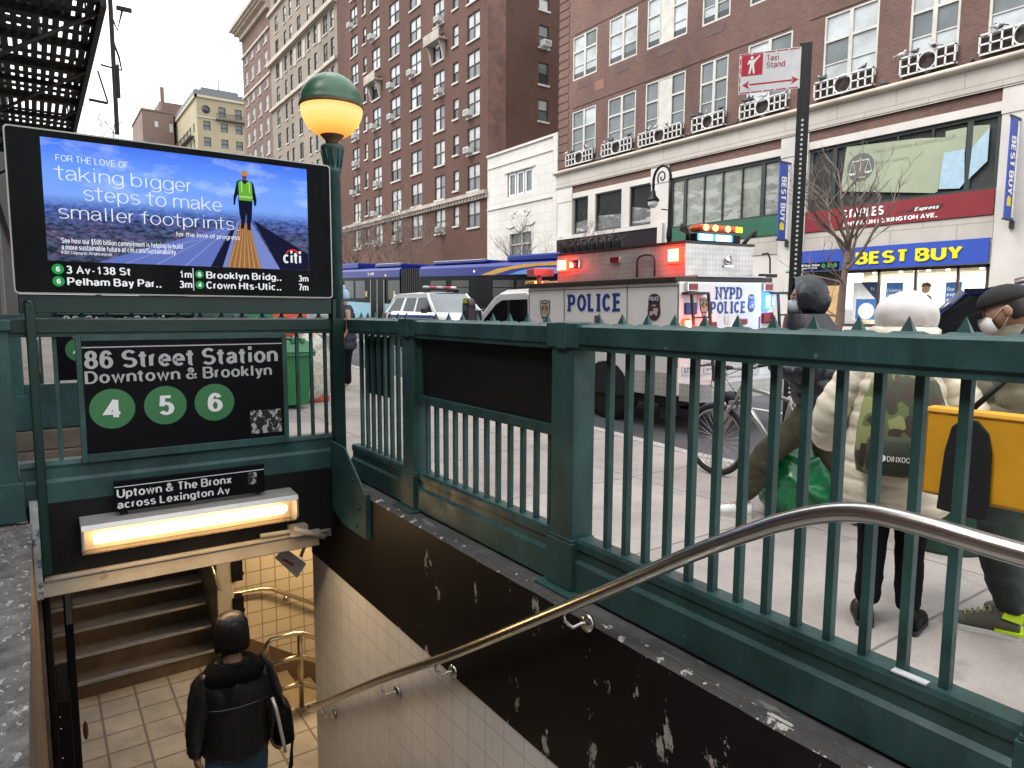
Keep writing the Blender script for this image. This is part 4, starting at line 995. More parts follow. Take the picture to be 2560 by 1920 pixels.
for wdw in row1: loft_window(*wdw, wdw[0] < 17.5 and wdw[0] > 8)
for wdw in row2: loft_window(*wdw, True)
def balcony(a, b):
    z0, z1 = 10.58, 11.25; x0, x1 = FX - 0.26, FX - 0.21
    mb = MB(); s = 0.028; ym = (a + b) / 2; r = 0.36 if b - a > 2.0 else 0.32
    for z in (z0, z1, (z0 + z1) / 2):
        if z in (z0, z1): fbar(mb, a, b, z - s, z + s, x0, x1)
        else:
            fbar(mb, a, ym - r, z - s, z + s, x0, x1); fbar(mb, ym + r, b, z - s, z + s, x0, x1)
    for side in (0, 1):
        e0, e1 = (a, ym - r) if side == 0 else (ym + r, b)
        k = max(2, round((e1 - e0) / 0.33))
        for i in range(k + 1):
            y = e0 + (e1 - e0) * i / k; fbar(mb, y - s, y + s, z0, z1, x0, x1)
    mb.tube([(FX - 0.235, ym + r * math.cos(q), (z0 + z1) / 2 + r * math.sin(q)) for q in [2 * PI * i / 24 for i in range(25)]], 0.03, 6)
    for y in (a, b): mb.box(x0, FX + 0.0, y - s, y + s, z1 - 0.05, z1); mb.box(x0, FX, y - s, y + s, z0, z0 + 0.05)
    MB().box(FX - 0.12, FX - 0.1, a + 0.02, b - 0.02, z0, z1 - 0.06).build('shaded_netting', [mat('netting_and_shade', (0.045, 0.035, 0.032), 0.95, 0, 0.6, 5.0, spec=0.1, spots=((0.25, 0.24, 0.23), 6.0, 0.66))], t)  # solid dark panel: netting plus the shade behind the grille in one colour
    mb.build('balcony_grille', [mat('white_iron', (0.55, 0.54, 0.52), 0.6, 0, 0.15, 3)], t)
BALC = [(31.65, 34.13), (28.4, 30.85), (24.82, 27.85), (22.17, 24.11), (18.83, 21.25), (15.0, 17.48), (12.04, 13.95), (8.5, 11.26), (5.0, 7.5)]
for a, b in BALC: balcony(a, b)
# stone base
mb = MB()
holes(mb, PXF, Y0, Y1, 0.3, 10.22, [(26.98, 33.66, 6.37, 8.58), (19.05, 25.7, 5.95, 8.58), (10.47, 17.72, 5.95, 8.6), (10.5, 17.76, 0.35, 3.34), (20.5, 33.0, 0.6, 4.2)], 0.35)
mb.build('stone_base', [LIME_L], t)
mb = MB()
mb.box(FX - 0.10, FX + 0.05, Y0, Y1 + 0.1, 9.33, 10.2)
for z in (9.33, 9.40): mb.box(FX - 0.13, FX + 0.05, Y0, Y1 + 0.12, z, z + 0.03)
mb.build('stone_band', [LIME], t)
mb = MB(); mb.prism([(FX - 0.1 - 0.22 * math.sin(R(q)), Y0, 10.31 - 0.13 * math.cos(R(q))) for q in range(0, 181, 20)] + [(FX + 0.1, Y0, 10.44), (FX + 0.1, Y0, 10.18)], (0, Y1 - Y0 + 0.2, 0)); mb.build('cornice', [mat('weathered_cornice', (0.40, 0.35, 0.29), 0.9, 0, 0.2, 1.0)], t)
for a, b in ((26.98, 33.66), (19.07, 25.7), (10.48, 17.72)):
    MB().box(FX - 0.02, FX + 0.05, a, b, 8.90, 9.33).build('brick_band', [BR_LOFT], t); MB().box(FX - 0.05, FX + 0.05, a, b, 8.585, 8.895).build('lintel', [LIME_L], t)
for a, b in ((33.67, 35.13), (25.72, 26.97), (17.74, 19.04), (8.6, 10.46)): mb = MB(); mb.box(FX - 0.06, FX + 0.04, a, b, 0.4, 8.45); mb.box(FX - 0.09, FX + 0.04, a - 0.02, b + 0.02, 8.45, 9.32); mb.build('pier', [LIME_L], t)
for a, b in ((10.48, 17.72), (19.07, 25.7)): MB().box(FX - 0.04, FX + 0.05, a, b, 4.24, 5.02).build('stone_panel', [LIME], t)
# bay of three dark windows
for i, (a, b) in enumerate(((32.15, 33.55), (29.25, 31.52), (27.0, 28.65))):
    mb = MB(); fbar(mb, a, b, 6.37, 6.47, FX + 0.05, FX + 0.2); fbar(mb, a, b, 8.5, 8.58, FX + 0.05, FX + 0.2); fbar(mb, a, a + 0.07, 6.47, 8.5, FX + 0.05, FX + 0.2); fbar(mb, b - 0.07, b, 6.47, 8.5, FX + 0.05, FX + 0.2)
    w_ = mb.build('window', [FRAME_D], t)
    mb = MB(); mb.quad((FX + 0.15, a, 6.37), (FX + 0.15, b, 6.37), (FX + 0.15, b, 8.58), (FX + 0.15, a, 8.58), 0)
    mb.quad((FX + 0.14, a + 0.07, 6.47), (FX + 0.14, b - 0.07, 6.47), (FX + 0.14, b - 0.07, 7.1 + 0.2 * i), (FX + 0.14, a + 0.07, 7.2), 1)
    mb.build('pane', [mat('black_shop_glass', (0.012, 0.013, 0.013), 0.12, 0, 0.3, 1.0, spec=0.12), mat('dusty_glass', (0.08, 0.083, 0.08), 0.3, 0, 0.6, 1.5, spots=((0.3, 0.3, 0.29), 2.0, 0.55, (1, 0.3, 2)))], w_)
for y in (31.85, 28.95): MB().box(FX - 0.05, FX + 0.3, y - 0.32, y + 0.32, 6.37, 8.58).build('pier', [LIME_L], t)
# wide curtained window above the green panel
def wide_window(a, b, c, d, mulls, paneM, extra=None):
    mb = MB(); x0, x1 = FX + 0.08, FX + 0.22; f = 0.16
    fbar(mb, a, b, c, c + 0.1, x0, x1); fbar(mb, a, b, d - f, d, x0, x1); fbar(mb, a, a + f, c + 0.1, d - f, x0, x1); fbar(mb, b - f, b, c + 0.1, d - f, x0, x1)
    for y, wd in mulls: fbar(mb, y - wd, y + wd, c + 0.1, d - f, x0, x1)
    w_ = mb.build('window', [mat('dark_green_frame', (0.022, 0.032, 0.03), 0.45)], t)
    mb = MB(); mb.quad((FX + 0.17, a, c), (FX + 0.17, b, c), (FX + 0.17, b, d), (FX + 0.17, a, d)); mb.build('pane', [paneM], w_)
    return w_
CURT = mat('curtained_glass', (0.19, 0.205, 0.18), 0.3, 0, 0.3, 2.5, spots=((0.29, 0.30, 0.27), 1.6, 0.52, (1, 0.5, 1.6)))
wide_window(19.05, 25.7, 5.97, 8.58, [(24.7, 0.09), (23.47, 0.03), (22.33, 0.03), (21.2, 0.03), (20.05, 0.1)], CURT)
wide_window(10.47, 17.72, 5.95, 8.6, [(16.58, 0.09), (15.25, 0.04), (14.02, 0.04), (12.74, 0.04), (11.48, 0.1)], glass('dim_shop_glass', (0.045, 0.048, 0.046), 0.12, 0.3, 0, 0.5, 0.6))
# shop front
w_ = MB()
for y in (17.6, 15.95, 14.46, 13.05, 11.56, 10.6): w_.box(FX + 0.1, FX + 0.2, y - 0.045, y + 0.045, 1.1, 3.34)
w_.box(FX + 0.1, FX + 0.2, 10.5, 17.76, 3.22, 3.34); w_.box(FX + 0.08, FX + 0.25, 10.5, 15.95, 1.0, 1.12)
sf = w_.build('shop_window', [FRAME_D], t)
mb = MB().box(FX + 1.8, FX + 1.9, 10.3, 16.0, 0.9, 3.3); mb.build('display_back', [mat('display_wall', (0.62, 0.58, 0.47), 0.7, 0, 0.1, 0.8)], t)
mb = MB().box(FX + 0.35, FX + 1.8, 10.3, 16.0, 3.3, 3.34).box(FX + 0.35, FX + 1.8, 10.3, 16.0, 0.95, 1.0); mb.build('display_ceiling', [MATS['display_wall']], t)
mb = MB().box(FX + 0.35, FX + 0.5, 16.0, 17.76, 0.4, 3.3); mb.build('entrance_back', [mat('dark_entrance', (0.07, 0.06, 0.05), 0.6)], t)
for y in (15.0, 13.95, 13.35, 12.9, 12.2, 11.05): MB().lathe([(0.07, 3.2), (0.07, 3.28)], (FX + 0.8, y, 0), 10).build('spot_lamp', [emit('shop_spot', (1.0, 0.88, 0.6), 6.0)], t)
L = bpy.data.lights.new('shop_light', 'AREA'); L.shape = 'RECTANGLE'; L.size = 1.0; L.size_y = 5.4; L.energy = 95; L.color = (1.0, 0.94, 0.80)
lo = bpy.data.objects.new('shop_light', L); COL.objects.link(lo); lo.location = (FX + 1.0, 13.1, 3.25); lo.parent = t; lo.matrix_parent_inverse = PINV[t.name]
mb = MB().box(FX - 0.04, FX + 0.2, 10.5, 15.95, 0.3, 1.0); mb.build('stall_riser', [LIME_L], t)
mb = MB().box(FX + 0.02, FX + 0.1, 15.97, 16.6, 0.5, 2.72); mb.build('tan_door_panel', [mat('tan_panel', (0.46, 0.30, 0.13), 0.6, 0, 0.1)], t)
# ---- things in and on the shop front
FO = (FX - 0.0, 0, 0)
def yz(x): return (x, 0, 0)
def shop_thing(name, label, cat, y, z, group=None): return thing(name, label, cat, (FX - 0.1, y, z), group)
def posterYZ(mb, y0, y1, z0, z1, x, d=0.004, mi=0): rect(mb, (x, 0, 0), *YZ, -y0, -y1, z0, z1, d, mi)
BLUE = mat('sign_blue', (0.024, 0.062, 0.33), 0.45, 0, 0.08, 0.8)
YELL = mat('sign_yellow', (0.75, 0.60, 0.0), 0.45, 0, 0.04)
t = shop_thing('store_sign', 'long blue store sign with big yellow letters above the lit shop windows', 'sign', 14, 3.35)
MB().box(FX - 0.16, FX - 0.07, 10.52, 17.77, 3.36, 4.24).build('panel', [BLUE], t)
mb = MB(); text_mb(mb, 'BEST BUY', (FX - 0.16, 0, 0), *YZ, -15.3, -11.35, 3.54, 4.03, 0.045, 0.02); mb.build('lettering', [YELL], t)
t = shop_thing('station_sign', 'small black station sign with green circles on the end of the long blue sign', 'sign', 17, 3.4)
MB().box(FX - 0.2, FX - 0.17, 16.0, 17.76, 3.42, 3.72).build('panel', [SIGNBLK], t)
mb = MB(); text_mb(mb, '86 Street Station', (FX - 0.2, 0, 0), *YZ, -17.7, -16.85, 3.56, 3.67, 0.01, 0.003, res=1); text_mb(mb, 'Uptown & The Bronx', (FX - 0.2, 0, 0), *YZ, -17.7, -16.95, 3.46, 3.53, 0.01, 0.003, res=1); mb.build('lettering', [WHITE_L], t)
for cy in (16.68, 16.42, 16.16):
    mb = MB(); disc(mb, (FX - 0.2, 0, 0), *YZ, -cy, 3.57, 0.10, 0.006, n=16); mb.build('route_circle', [SIGNGRN], t)
t = shop_thing('store_sign', 'dark red store sign with white letters above the long blue sign', 'sign', 14, 5.05)
MB().box(FX - 0.09, FX + 0.06, 10.5, 17.72, 5.06, 5.94).build('panel', [mat('sign_red', (0.17, 0.014, 0.02), 0.45, 0, 0.1, 0.8)], t)
mb = MB(); text_mb(mb, 'STAPLES', (FX - 0.09, 0, 0), *YZ, -16.04, -14.32, 5.46, 5.82, 0.045, 0.01)
text_mb(mb, 'ENTER ON LEXINGTON AVE.', (FX - 0.09, 0, 0), *YZ, -15.94, -12.32, 5.15, 5.32, 0.04, 0.01); text_mb(mb, 'Express', (FX - 0.10, 0, 0), *YZ, -13.15, -12.3, 5.46, 5.60, 0.02, 0.01, shear=0.3)
mb.build('lettering', [WHITE_L], t)
mb = MB(); polyp(mb, (FX - 0.09, 0, 0), *YZ, [(-13.85, 5.46), (-12.25, 5.44), (-12.1, 5.62), (-13.0, 5.62)], 0.008); mb.build('dark_swoosh', [mat('dark_swoosh', (0.06, 0.01, 0.012), 0.5)], t)
mb = MB(); posterYZ(mb, 25.7, 19.05, 5.1, 5.95, FX - 0.02, 0.05)
tag(mb.build('store_sign', [mat('sign_green', (0.012, 0.085, 0.045), 0.5, 0, 0.3, 0.4)]), 'blank dark green store panel under the curtained wide window', 'sign')
t = shop_thing('store_sign', 'blank black store sign with a pale top edge under three dark windows', 'sign', 30, 4.9)
MB().box(FX - 0.16, FX - 0.07, 26.4, 35.0, 4.9, 6.12).build('panel', [mat('blackened_sign', (0.010, 0.006, 0.009), 0.5, 0, 0.2, 0.6, spec=0.15)], t)
MB().box(FX - 0.22, FX - 0.0, 26.3, 35.05, 6.12, 6.32).box(FX - 0.22, FX, 25.95, 26.3, 4.9, 6.32).build('trim', [LIME_L], t)
for lab, y, z0, z1 in (('blue hanging store banner beside the taxi stand sign pole', 18.55, 4.8, 8.12), ('blue hanging store banner on the pier past the law office poster', 9.9, 4.8, 8.12)):
    t = thing('store_banner', lab, 'banner', (FX - 0.6, y, z0), 'blue banners on the shop piers')
    mb = MB(); mb.box(FX - 0.82, FX - 0.12, y - 0.02, y + 0.02, z0, z1); mb.build('cloth', [BLUE], t)
    mb = MB(); mb.box(FX - 0.27, FX - 0.12, y - 0.022, y + 0.022, z0 + 0.06, z1 - 0.06); mb.build('white_edge', [mat('banner_white', (0.72, 0.72, 0.72), 0.6)], t)
    mb = MB(); text_mb(mb, 'BEST BUY', (0, y - 0.025, 0), Vector((0, 0, -1)), Vector((1, 0, 0)), -(z0 + 2.72), -(z0 + 0.8), FX - 0.73, FX - 0.36, 0.05, 0.003); mb.build('lettering', [WHITE_L], t)
    mb = MB(); polyp(mb, (0, y - 0.022, 0), *XZ, [(FX - 0.72, z0 + 0.42), (FX - 0.40, z0 + 0.42), (FX - 0.40, z0 + 0.66), (FX - 0.56, z0 + 0.78), (FX - 0.72, z0 + 0.66)], 0.004); mb.build('yellow_tag', [YELL], t)
    MB().box(FX - 0.9, FX - 0.05, y - 0.03, y + 0.03, z1, z1 + 0.06).box(FX - 0.9, FX - 0.05, y - 0.03, y + 0.03, z0 - 0.06, z0).box(FX - 0.16, FX - 0.05, y - 0.07, y + 0.07, z0 - 0.3, z0 - 0.06).build('bracket', [FRAME_D], t)
# office poster
t = shop_thing('window_poster', 'large yellow green law office poster with scales emblem in the upper shop window', 'poster', 14, 6.1)
mb = MB(); x = FX + 0.07
polyp(mb, (x, 0, 0), *YZ, [(-16.09, 8.42), (-16.25, 6.64), (-12.54, 6.07), (-12.3, 8.05), (-13.2, 8.2)], 0.004, 0)
polyp(mb, (x, 0, 0), *YZ, [(-12.3, 8.05), (-12.54, 6.5), (-12.6, 6.07), (-12.45, 6.1), (-12.33, 7.2), (-11.6, 7.4), (-11.6, 8.27), (-12.3, 8.27)], 0.003, 0)
mb.build('sheet', [mat('poster_green', (0.26, 0.295, 0.205), 0.5, 0, 0.15, 0.4)], t)
mb = MB(); disc(mb, (x - 0.006, 0, 0), *YZ, -15.45, 7.49, 0.56, 0.004); d_ = mb.build('emblem', [mat('emblem_grey', (0.09, 0.095, 0.09), 0.5)], t)
mb = MB(); P_ = (x - 0.012, 0, 0)
rect(mb, P_, *YZ, -15.47, -15.43, 7.1, 7.85, 0.003); rect(mb, P_, *YZ, -15.8, -15.1, 7.74, 7.78, 0.003); rect(mb, P_, *YZ, -15.65, -15.25, 7.06, 7.11, 0.003)
for cx in (-15.78, -15.12): polyp(mb, P_, *YZ, [(cx - 0.16, 7.3), (cx + 0.16, 7.3), (cx + 0.1, 7.22), (cx - 0.1, 7.22)], 0.003); polyp(mb, P_, *YZ, [(cx - 0.15, 7.3), (cx - 0.13, 7.3), (cx + 0.005, 7.76), (cx - 0.005, 7.76)], 0.003); polyp(mb, P_, *YZ, [(cx + 0.15, 7.3), (cx + 0.13, 7.3), (cx - 0.005, 7.76), (cx + 0.005, 7.76)], 0.003)
mb.build('scales', [mat('poster_cream', (0.5, 0.5, 0.4), 0.5)], d_)
mb = MB()
text_mb(mb, 'Dealy, McKenney & Company, LLP', (x - 0.006, 0, 0), *YZ, -14.95, -11.95, 7.95, 8.1, 0.0, 0.003, res=1)
text_mb(mb, 'Public Accountants', (x - 0.006, 0, 0), *YZ, -14.9, -13.6, 7.5, 7.62, 0.0, 0.003, res=1)
mb.build('lettering', [mat('faded_ink', (0.20, 0.22, 0.14), 0.6)], t)
mb = MB()
polyp(mb, (x - 0.01, 0, 0), *YZ, [(-12.3, 7.5), (-12.42, 6.2), (-11.7, 6.12), (-11.55, 6.3), (-11.62, 7.5)], 0.003)
polyp(mb, (x - 0.01, 0, 0), *YZ, [(-11.38, 7.5), (-10.86, 8.1), (-10.86, 6.95), (-11.42, 6.4)], 0.003)
mb.build('blue_sheet', [mat('poster_blue', (0.28, 0.40, 0.48), 0.5)], t)
mb = MB(); polyp(mb, (x, 0, 0), *YZ, [(-11.38, 8.27), (-10.86, 8.2), (-10.86, 8.0), (-11.38, 7.5)], 0.003); mb.build('corner_sheet', [MATS['poster_green']], t)
# shop window posters
PB = mat('poster_mid_blue', (0.05, 0.16, 0.42), 0.5); PN = mat('poster_navy', (0.02, 0.04, 0.10), 0.5); PW = mat('poster_white', (0.7, 0.72, 0.72), 0.5); PS = mat('poster_skin', (0.36, 0.22, 0.15), 0.6)
def sp(label, y0, y1, z0, z1):
    t_ = thing('window_poster', label, 'poster', (FX + 0.5, (y0 + y1) / 2, z0), 'posters in the lit shop window')
    return t_
x = FX + 0.6
t = sp('white poster with a navy triangle and a white circle in the lit shop window', 15.7, 14.55, 1.25, 2.85)
mb = MB(); posterYZ(mb, 15.75, 14.6, 1.25, 2.85, x); mb.build('sheet', [PW], t)
mb = MB(); polyp(mb, (x - 0.006, 0, 0), *YZ, [(-15.45, 2.85), (-14.75, 2.85), (-14.75, 2.1)], 0.003); mb.build('triangle', [PN], t)
mb = MB(); posterYZ(mb, 15.6, 14.75, 1.3, 2.15, x - 0.006); mb.build('blue_square', [PB], t)
mb = MB(); disc(mb, (x - 0.012, 0, 0), *YZ, -15.15, 1.65, 0.34, 0.003); mb.build('white_circle', [PW], t)
mb = MB(); text_mb(mb, 'TV.', (x - 0.012, 0, 0), *YZ, -15.02, -14.82, 2.5, 2.62, 0.02, 0.003, res=1); mb.build('lettering', [WHITE_L], t)
t = sp('blue poster with two small white lines of text in the lit shop window', 14.4, 13.7, 2.0, 2.8)
mb = MB(); posterYZ(mb, 14.38, 13.72, 2.05, 2.8, x); mb.build('sheet', [PB], t)
mb = MB(); text_mb(mb, 'Exclusive', (x - 0.006, 0, 0), *YZ, -14.33, -13.8, 2.42, 2.56, 0.01, 0.003, res=1); text_mb(mb, 'savings', (x - 0.006, 0, 0), *YZ, -14.33, -13.9, 2.26, 2.38, 0.01, 0.003, res=1); mb.build('lettering', [WHITE_L], t)
t = sp('life size poster of a smiling shop worker in a navy shirt', 13.2, 12.5, 1.2, 2.8)
mb = MB(); posterYZ(mb, 13.05, 12.6, 1.2, 1.85, x - 0.004); mb.build('blue_block', [PB], t)
mb = MB(); polyp(mb, (x, 0, 0), *YZ, [(-13.2, 1.85), (-13.15, 2.15), (-12.98, 2.28), (-12.88, 2.3), (-12.78, 2.3), (-12.65, 2.22), (-12.57, 2.0), (-12.57, 1.85)], 0.003); mb.build('shirt', [PN], t)
mb = MB(); disc(mb, (x, 0, 0), *YZ, -12.86, 2.5, 0.16, 0.003); mb.build('face', [PS], t)
mb = MB(); polyp(mb, (x - 0.006, 0, 0), *YZ, [(-13.05, 2.58), (-13.0, 2.74), (-12.8, 2.78), (-12.66, 2.68), (-12.67, 2.57), (-12.85, 2.63)], 0.003); mb.build('hair', [mat('poster_hair', (0.09, 0.05, 0.03), 0.6)], t)
mb = MB(); disc(mb, (x + 0.02, 0, 0), *YZ, -13.2, 1.45, 0.42, 0.003); mb.build('navy_disc', [PN], t)
t = sp('blue poster with three large white words in the lit shop window', 12.15, 11.6, 1.6, 2.75)
mb = MB(); posterYZ(mb, 12.15, 11.6, 1.6, 2.75, x); mb.build('sheet', [PB], t)
mb = MB()
for i, s in enumerate(('Our', 'expert', 'advice')): text_mb(mb, s, (x - 0.006, 0, 0), *YZ, -12.1, -12.1 + 0.15 * len(s) * 0.6, 2.42 - 0.2 * i, 2.56 - 0.2 * i, 0.03, 0.003, res=1)
mb.build('lettering', [WHITE_L], t)
# ---- pigeons
def pigeon():
    mb = MB()
    mb.ball((0, 0, 0.10), 0.085, 0.14, 0.075, 8, 6).ball((0, 0.11, 0.19), 0.045, 0.05, 0.05, 7, 5)
    mb.tube([(0, 0.08, 0.12), (0, 0.11, 0.18)], [0.06, 0.04], 7); mb.prism([(-0.04, -0.1, 0.10), (0.04, -0.1, 0.10), (0.05, -0.26, 0.06), (-0.05, -0.26, 0.06)], (0, 0, 0.02))
    mb.tube([(0, 0.15, 0.19), (0, 0.18, 0.18)], [0.012, 0.004], 5)
    for s in (-1, 1): mb.tube([(s * 0.025, 0.0, 0.05), (s * 0.025, 0.01, 0.0)], 0.008, 5)
    return mb
PGM = [mat('pigeon_grey', (0.075, 0.08, 0.09), 0.8, 0, 0.3, 8), mat('pigeon_pale', (0.42, 0.42, 0.42), 0.8, 0, 0.3, 8)]
pm = [pigeon().mesh('pigeon', [m_]) for m_ in PGM]
k = 0
for bi, (a, b) in enumerate(BALC[:8]):
    for j in range(6 if bi < 7 else 5):
        y = a + (b - a) * rnd.random(); onrail = j < 4
        z = 11.277 if onrail else 10.445
        if not onrail: y = rnd.choice([a - 0.35, b + 0.25, (a + b) / 2])
        pale = rnd.random() < 0.2
        o = place('pigeon', pm[1 if pale else 0], None, 0, (FX - 0.235 if onrail else FX - 0.12, y, z))
        o.rotation_euler = (0, 0, rnd.uniform(0, 6.28)); s = rnd.uniform(0.85, 1.15); o.scale = (s, s, s)
        tag(o, 'pale pigeon perched on the brick loft building ledge or balconies' if pale else 'dark grey pigeon perched on the brick loft building ledge or balconies', 'pigeon', 'pigeons on the brick loft building')
# ---- white stone building
t = thing('white_stone_building', 'low white stone building with a carved crest between two brick buildings', 'building', (FX + 5, 39.3, zg(39)))
WH = brick('white_ashlar', (0.50, 0.485, 0.455), (0.52, 0.505, 0.475), (0.39, 0.37, 0.345), 1.5, 0.62, 0.015, 0.5, 'wall', 0.85, 0.12, 0.4, 0.1)
mb = MB(); holes(mb, PXF, 35.14, 43.5, 0.6, 12.75, [(37.9, 40.9, 9.6, 11.2), (38.0, 40.6, 4.5, 7.0)], 0.3); mb.box(FX + 0.31, FX + 12, 35.14, 43.5, 12.5, 12.74); mb.build('wall', [WH], t)
mb = MB().box(FX - 0.08, FX + 0.02, 35.16, 43.45, 8.94, 9.06).box(FX - 0.06, FX + 0.02, 35.16, 43.45, 11.9, 11.96).box(FX - 0.1, FX + 0.1, 35.14, 43.5, 12.75, 12.9).box(FX - 0.09, FX + 0.03, 35.14, 35.6, 1.0, 12.75).box(FX - 0.07, FX, 37.6, 41.2, 11.25, 11.36); mb.build('stone_moulding', [WH], t)
MB().tube([(FX + 1, 36, 13.0), (FX + 1, 39.8, 13.0)], 0.12, 6).build('roof_pipe', [FRAME_D], t)
for a, b in ((37.98, 38.85), (38.98, 39.8), (39.95, 40.8)):
    mb = MB(); fbar(mb, a, b, 9.62, 9.74, FX + 0.08, FX + 0.2); fbar(mb, a, b, 11.05, 11.18, FX + 0.08, FX + 0.2); fbar(mb, a, a + 0.12, 9.74, 11.05, FX + 0.08, FX + 0.2); fbar(mb, b - 0.12, b, 9.74, 11.05, FX + 0.08, FX + 0.2)
    w_ = mb.build('window', [mat('white_frame', (0.62, 0.62, 0.6), 0.5)], t); mb = MB(); mb.quad((FX + 0.15, a, 9.62), (FX + 0.15, b, 9.62), (FX + 0.15, b, 11.18), (FX + 0.15, a, 11.18)); mb.build('pane', [G_GREY], w_)
mb = MB()
mb.lathe([(0.5, FX - 0.06), (0.62, FX - 0.09), (0.72, FX - 0.05), (0.74, FX)], (0, 39.3, 7.75), 20, 0, 'x')
for s in (-1, 1):
    for k in range(7):
        a = R(20 + 22 * k); mb.ball((FX - 0.02, 39.3 + s * (0.55 + 0.35 * math.cos(a) * (k % 2 + 0.6)), 8.0 + 0.5 * math.sin(a)), 0.035, 0.18, 0.14, 7, 5)
    mb.tube([(FX - 0.03, 39.3 + s * 0.7, 7.5), (FX - 0.04, 39.3 + s * 1.2, 7.4), (FX - 0.03, 39.3 + s * 1.7, 7.6)], 0.05, 6)
mb.build('carved_crest', [WH], t)
mb = MB(); mb.quad((FX + 0.2, 38.0, 4.5), (FX + 0.2, 40.6, 4.5), (FX + 0.2, 40.6, 7.0), (FX + 0.2, 38.0, 7.0)); fbar(mb, 39.2, 39.3, 4.5, 7.0, FX + 0.1, FX + 0.19, 1); fbar(mb, 38.0, 40.6, 6.2, 6.3, FX + 0.1, FX + 0.19, 1); mb.build('doorway_glass', [G_GREY, FRAME_W], t)
# ---- apartment window helper (shared meshes)
def apt_window_mesh(wd, ht, mi):
    mb = MB(); f = 0.06
    fbar(mb, -wd / 2, -wd / 2 + f, 0, ht, 0.06, 0.14); fbar(mb, wd / 2 - f, wd / 2, 0, ht, 0.06, 0.14); fbar(mb, -wd / 2 + f, wd / 2 - f, ht - f, ht, 0.06, 0.14); fbar(mb, -wd / 2 + f, wd / 2 - f, 0, f, 0.06, 0.14); fbar(mb, -wd / 2 + f, wd / 2 - f, ht / 2 - 0.03, ht / 2 + 0.03, 0.06, 0.14)
    if wd > 1.2: fbar(mb, -0.05, 0.05, f, ht - f, 0.06, 0.14)
    mb.box(-0.10, 0.05, -wd / 2 - 0.08, wd / 2 + 0.08, -0.16, -0.02, 1)
    return mb
def pane_mesh(wd, ht, kinds):
    mb = MB(); wds = [(-wd / 2, wd / 2)] if wd <= 1.2 else [(-wd / 2, 0), (0, wd / 2)]
    for i, (a, b) in enumerate(wds):
        for j, (c, d) in enumerate(((0, ht / 2), (ht / 2, ht))):
            mb.quad((0.12, a, c), (0.12, b, c), (0.12, b, d), (0.12, a, d), kinds[(i * 2 + j) % len(kinds)])
    return mb
SILL = mat('stone_sill', (0.42, 0.40, 0.36), 0.8)
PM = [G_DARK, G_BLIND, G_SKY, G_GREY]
def ac_mesh():
    mb = MB(); mb.box(-0.52, 0.1, -0.34, 0.34, 0.0, 0.42, 0); mb.box(-0.53, -0.52, -0.27, 0.27, 0.06, 0.36, 1)
    for s in (-1, 1): mb.tube([(-0.4, s * 0.28, 0.0), (-0.02, s * 0.28, -0.3)], 0.02, 4)
    return mb
ACM = ac_mesh().mesh('air_conditioner', [mat('air_conditioner_white', (0.5, 0.5, 0.48), 0.6, 0, 0.15), mat('air_conditioner_grille', (0.2, 0.2, 0.2), 0.7)])
FRAME_R = mat('brown_black_frame', (0.04, 0.032, 0.03), 0.5)
WCACHE = {}
def apt_window(t_, X, y, z, wd, ht, kinds, frame=None, facing='x'):
    frame = frame or FRAME_R
    key = ('f', round(wd, 2), round(ht, 2), frame.name)
    if key not in WCACHE: WCACHE[key] = apt_window_mesh(wd, ht, 0).mesh('window', [frame, SILL])
    o = place('window', WCACHE[key], t_); o.location = (X, y, z)
    if facing == 'y': o.rotation_euler = (0, 0, R(90))
    k2 = ('p', round(wd, 2), round(ht, 2), tuple(kinds))
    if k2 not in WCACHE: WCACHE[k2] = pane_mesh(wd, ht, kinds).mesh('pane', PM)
    p = bpy.data.objects.new('pane', WCACHE[k2]); COL.objects.link(p); p.parent = o
    return o
# ---- red brick apartment building
t = thing('apartment_building', 'tall red brick apartment building with air conditioners and small stone balconies', 'building', (FX + 8, 58, zg(58)))
BR_RED = brick('red_brick', (0.112, 0.053, 0.039), (0.090, 0.043, 0.033), (0.092, 0.060, 0.048), 0.24, 0.09, 0.010, 0.5, 'wall', 0.9, 0.28, 0.12, 0.2)
cols = [(45.45, 1.75), (48.1, 0.85), (50.75, 1.7), (54.9, 2.0), (59.0, 2.0), (63.1, 1.8), (65.75, 0.75), (68.35, 1.75)]
rects = []; spec_ = []
FL = 2.74
for ci, (yc, wd) in enumerate(cols):
    for k in range(-1, 9):
        zb = 10.75 + FL * k
        if k == -1: zb = 8.0
        z0 = zb; ht = 1.5 if wd < 1 else 1.9
        if wd < 1: z0 += 0.35
        rects.append((yc - wd / 2, yc + wd / 2, z0, z0 + ht)); spec_.append((ci, k, yc, wd, z0, ht))
mb = MB(); holes(mb, PXF, 43.51, 72.9, 1.0, 36.0, rects, 0.22)
holes(mb, lambda u, v, d: (u, 43.51 + d, v), FX, FX + 16, 10.0, 36.0, [(FX + 4.62, FX + 5.58, 16.2 + 2.72 * i, 17.8 + 2.72 * i) for i in range(6)], 0.22)
mb.box(FX + 0.3, FX + 16, 43.8, 72.9, 35.8, 36.0); mb.build('wall', [BR_RED], t)
mb = MB().box(FX - 0.002, FX + 1.6, 43.50, 43.512, 13.0, 36.0); mb.build('corner_strip', [mat('worn_brick', (0.14, 0.075, 0.06), 0.9, 0, 0.35, 1.2)], t)
mb = MB().box(FX - 0.35, FX + 0.1, 43.45, 72.9, 10.22, 10.5).box(FX - 0.18, FX + 0.1, 43.47, 72.9, 9.95, 10.22)
for i in range(60): mb.box(FX - 0.26, FX - 0.17, 43.7 + 0.485 * i, 43.9 + 0.485 * i, 10.05, 10.22)
mb.build('cornice', [mat('stone_cornice', (0.33, 0.29, 0.25), 0.85, 0, 0.25, 0.8)], t)
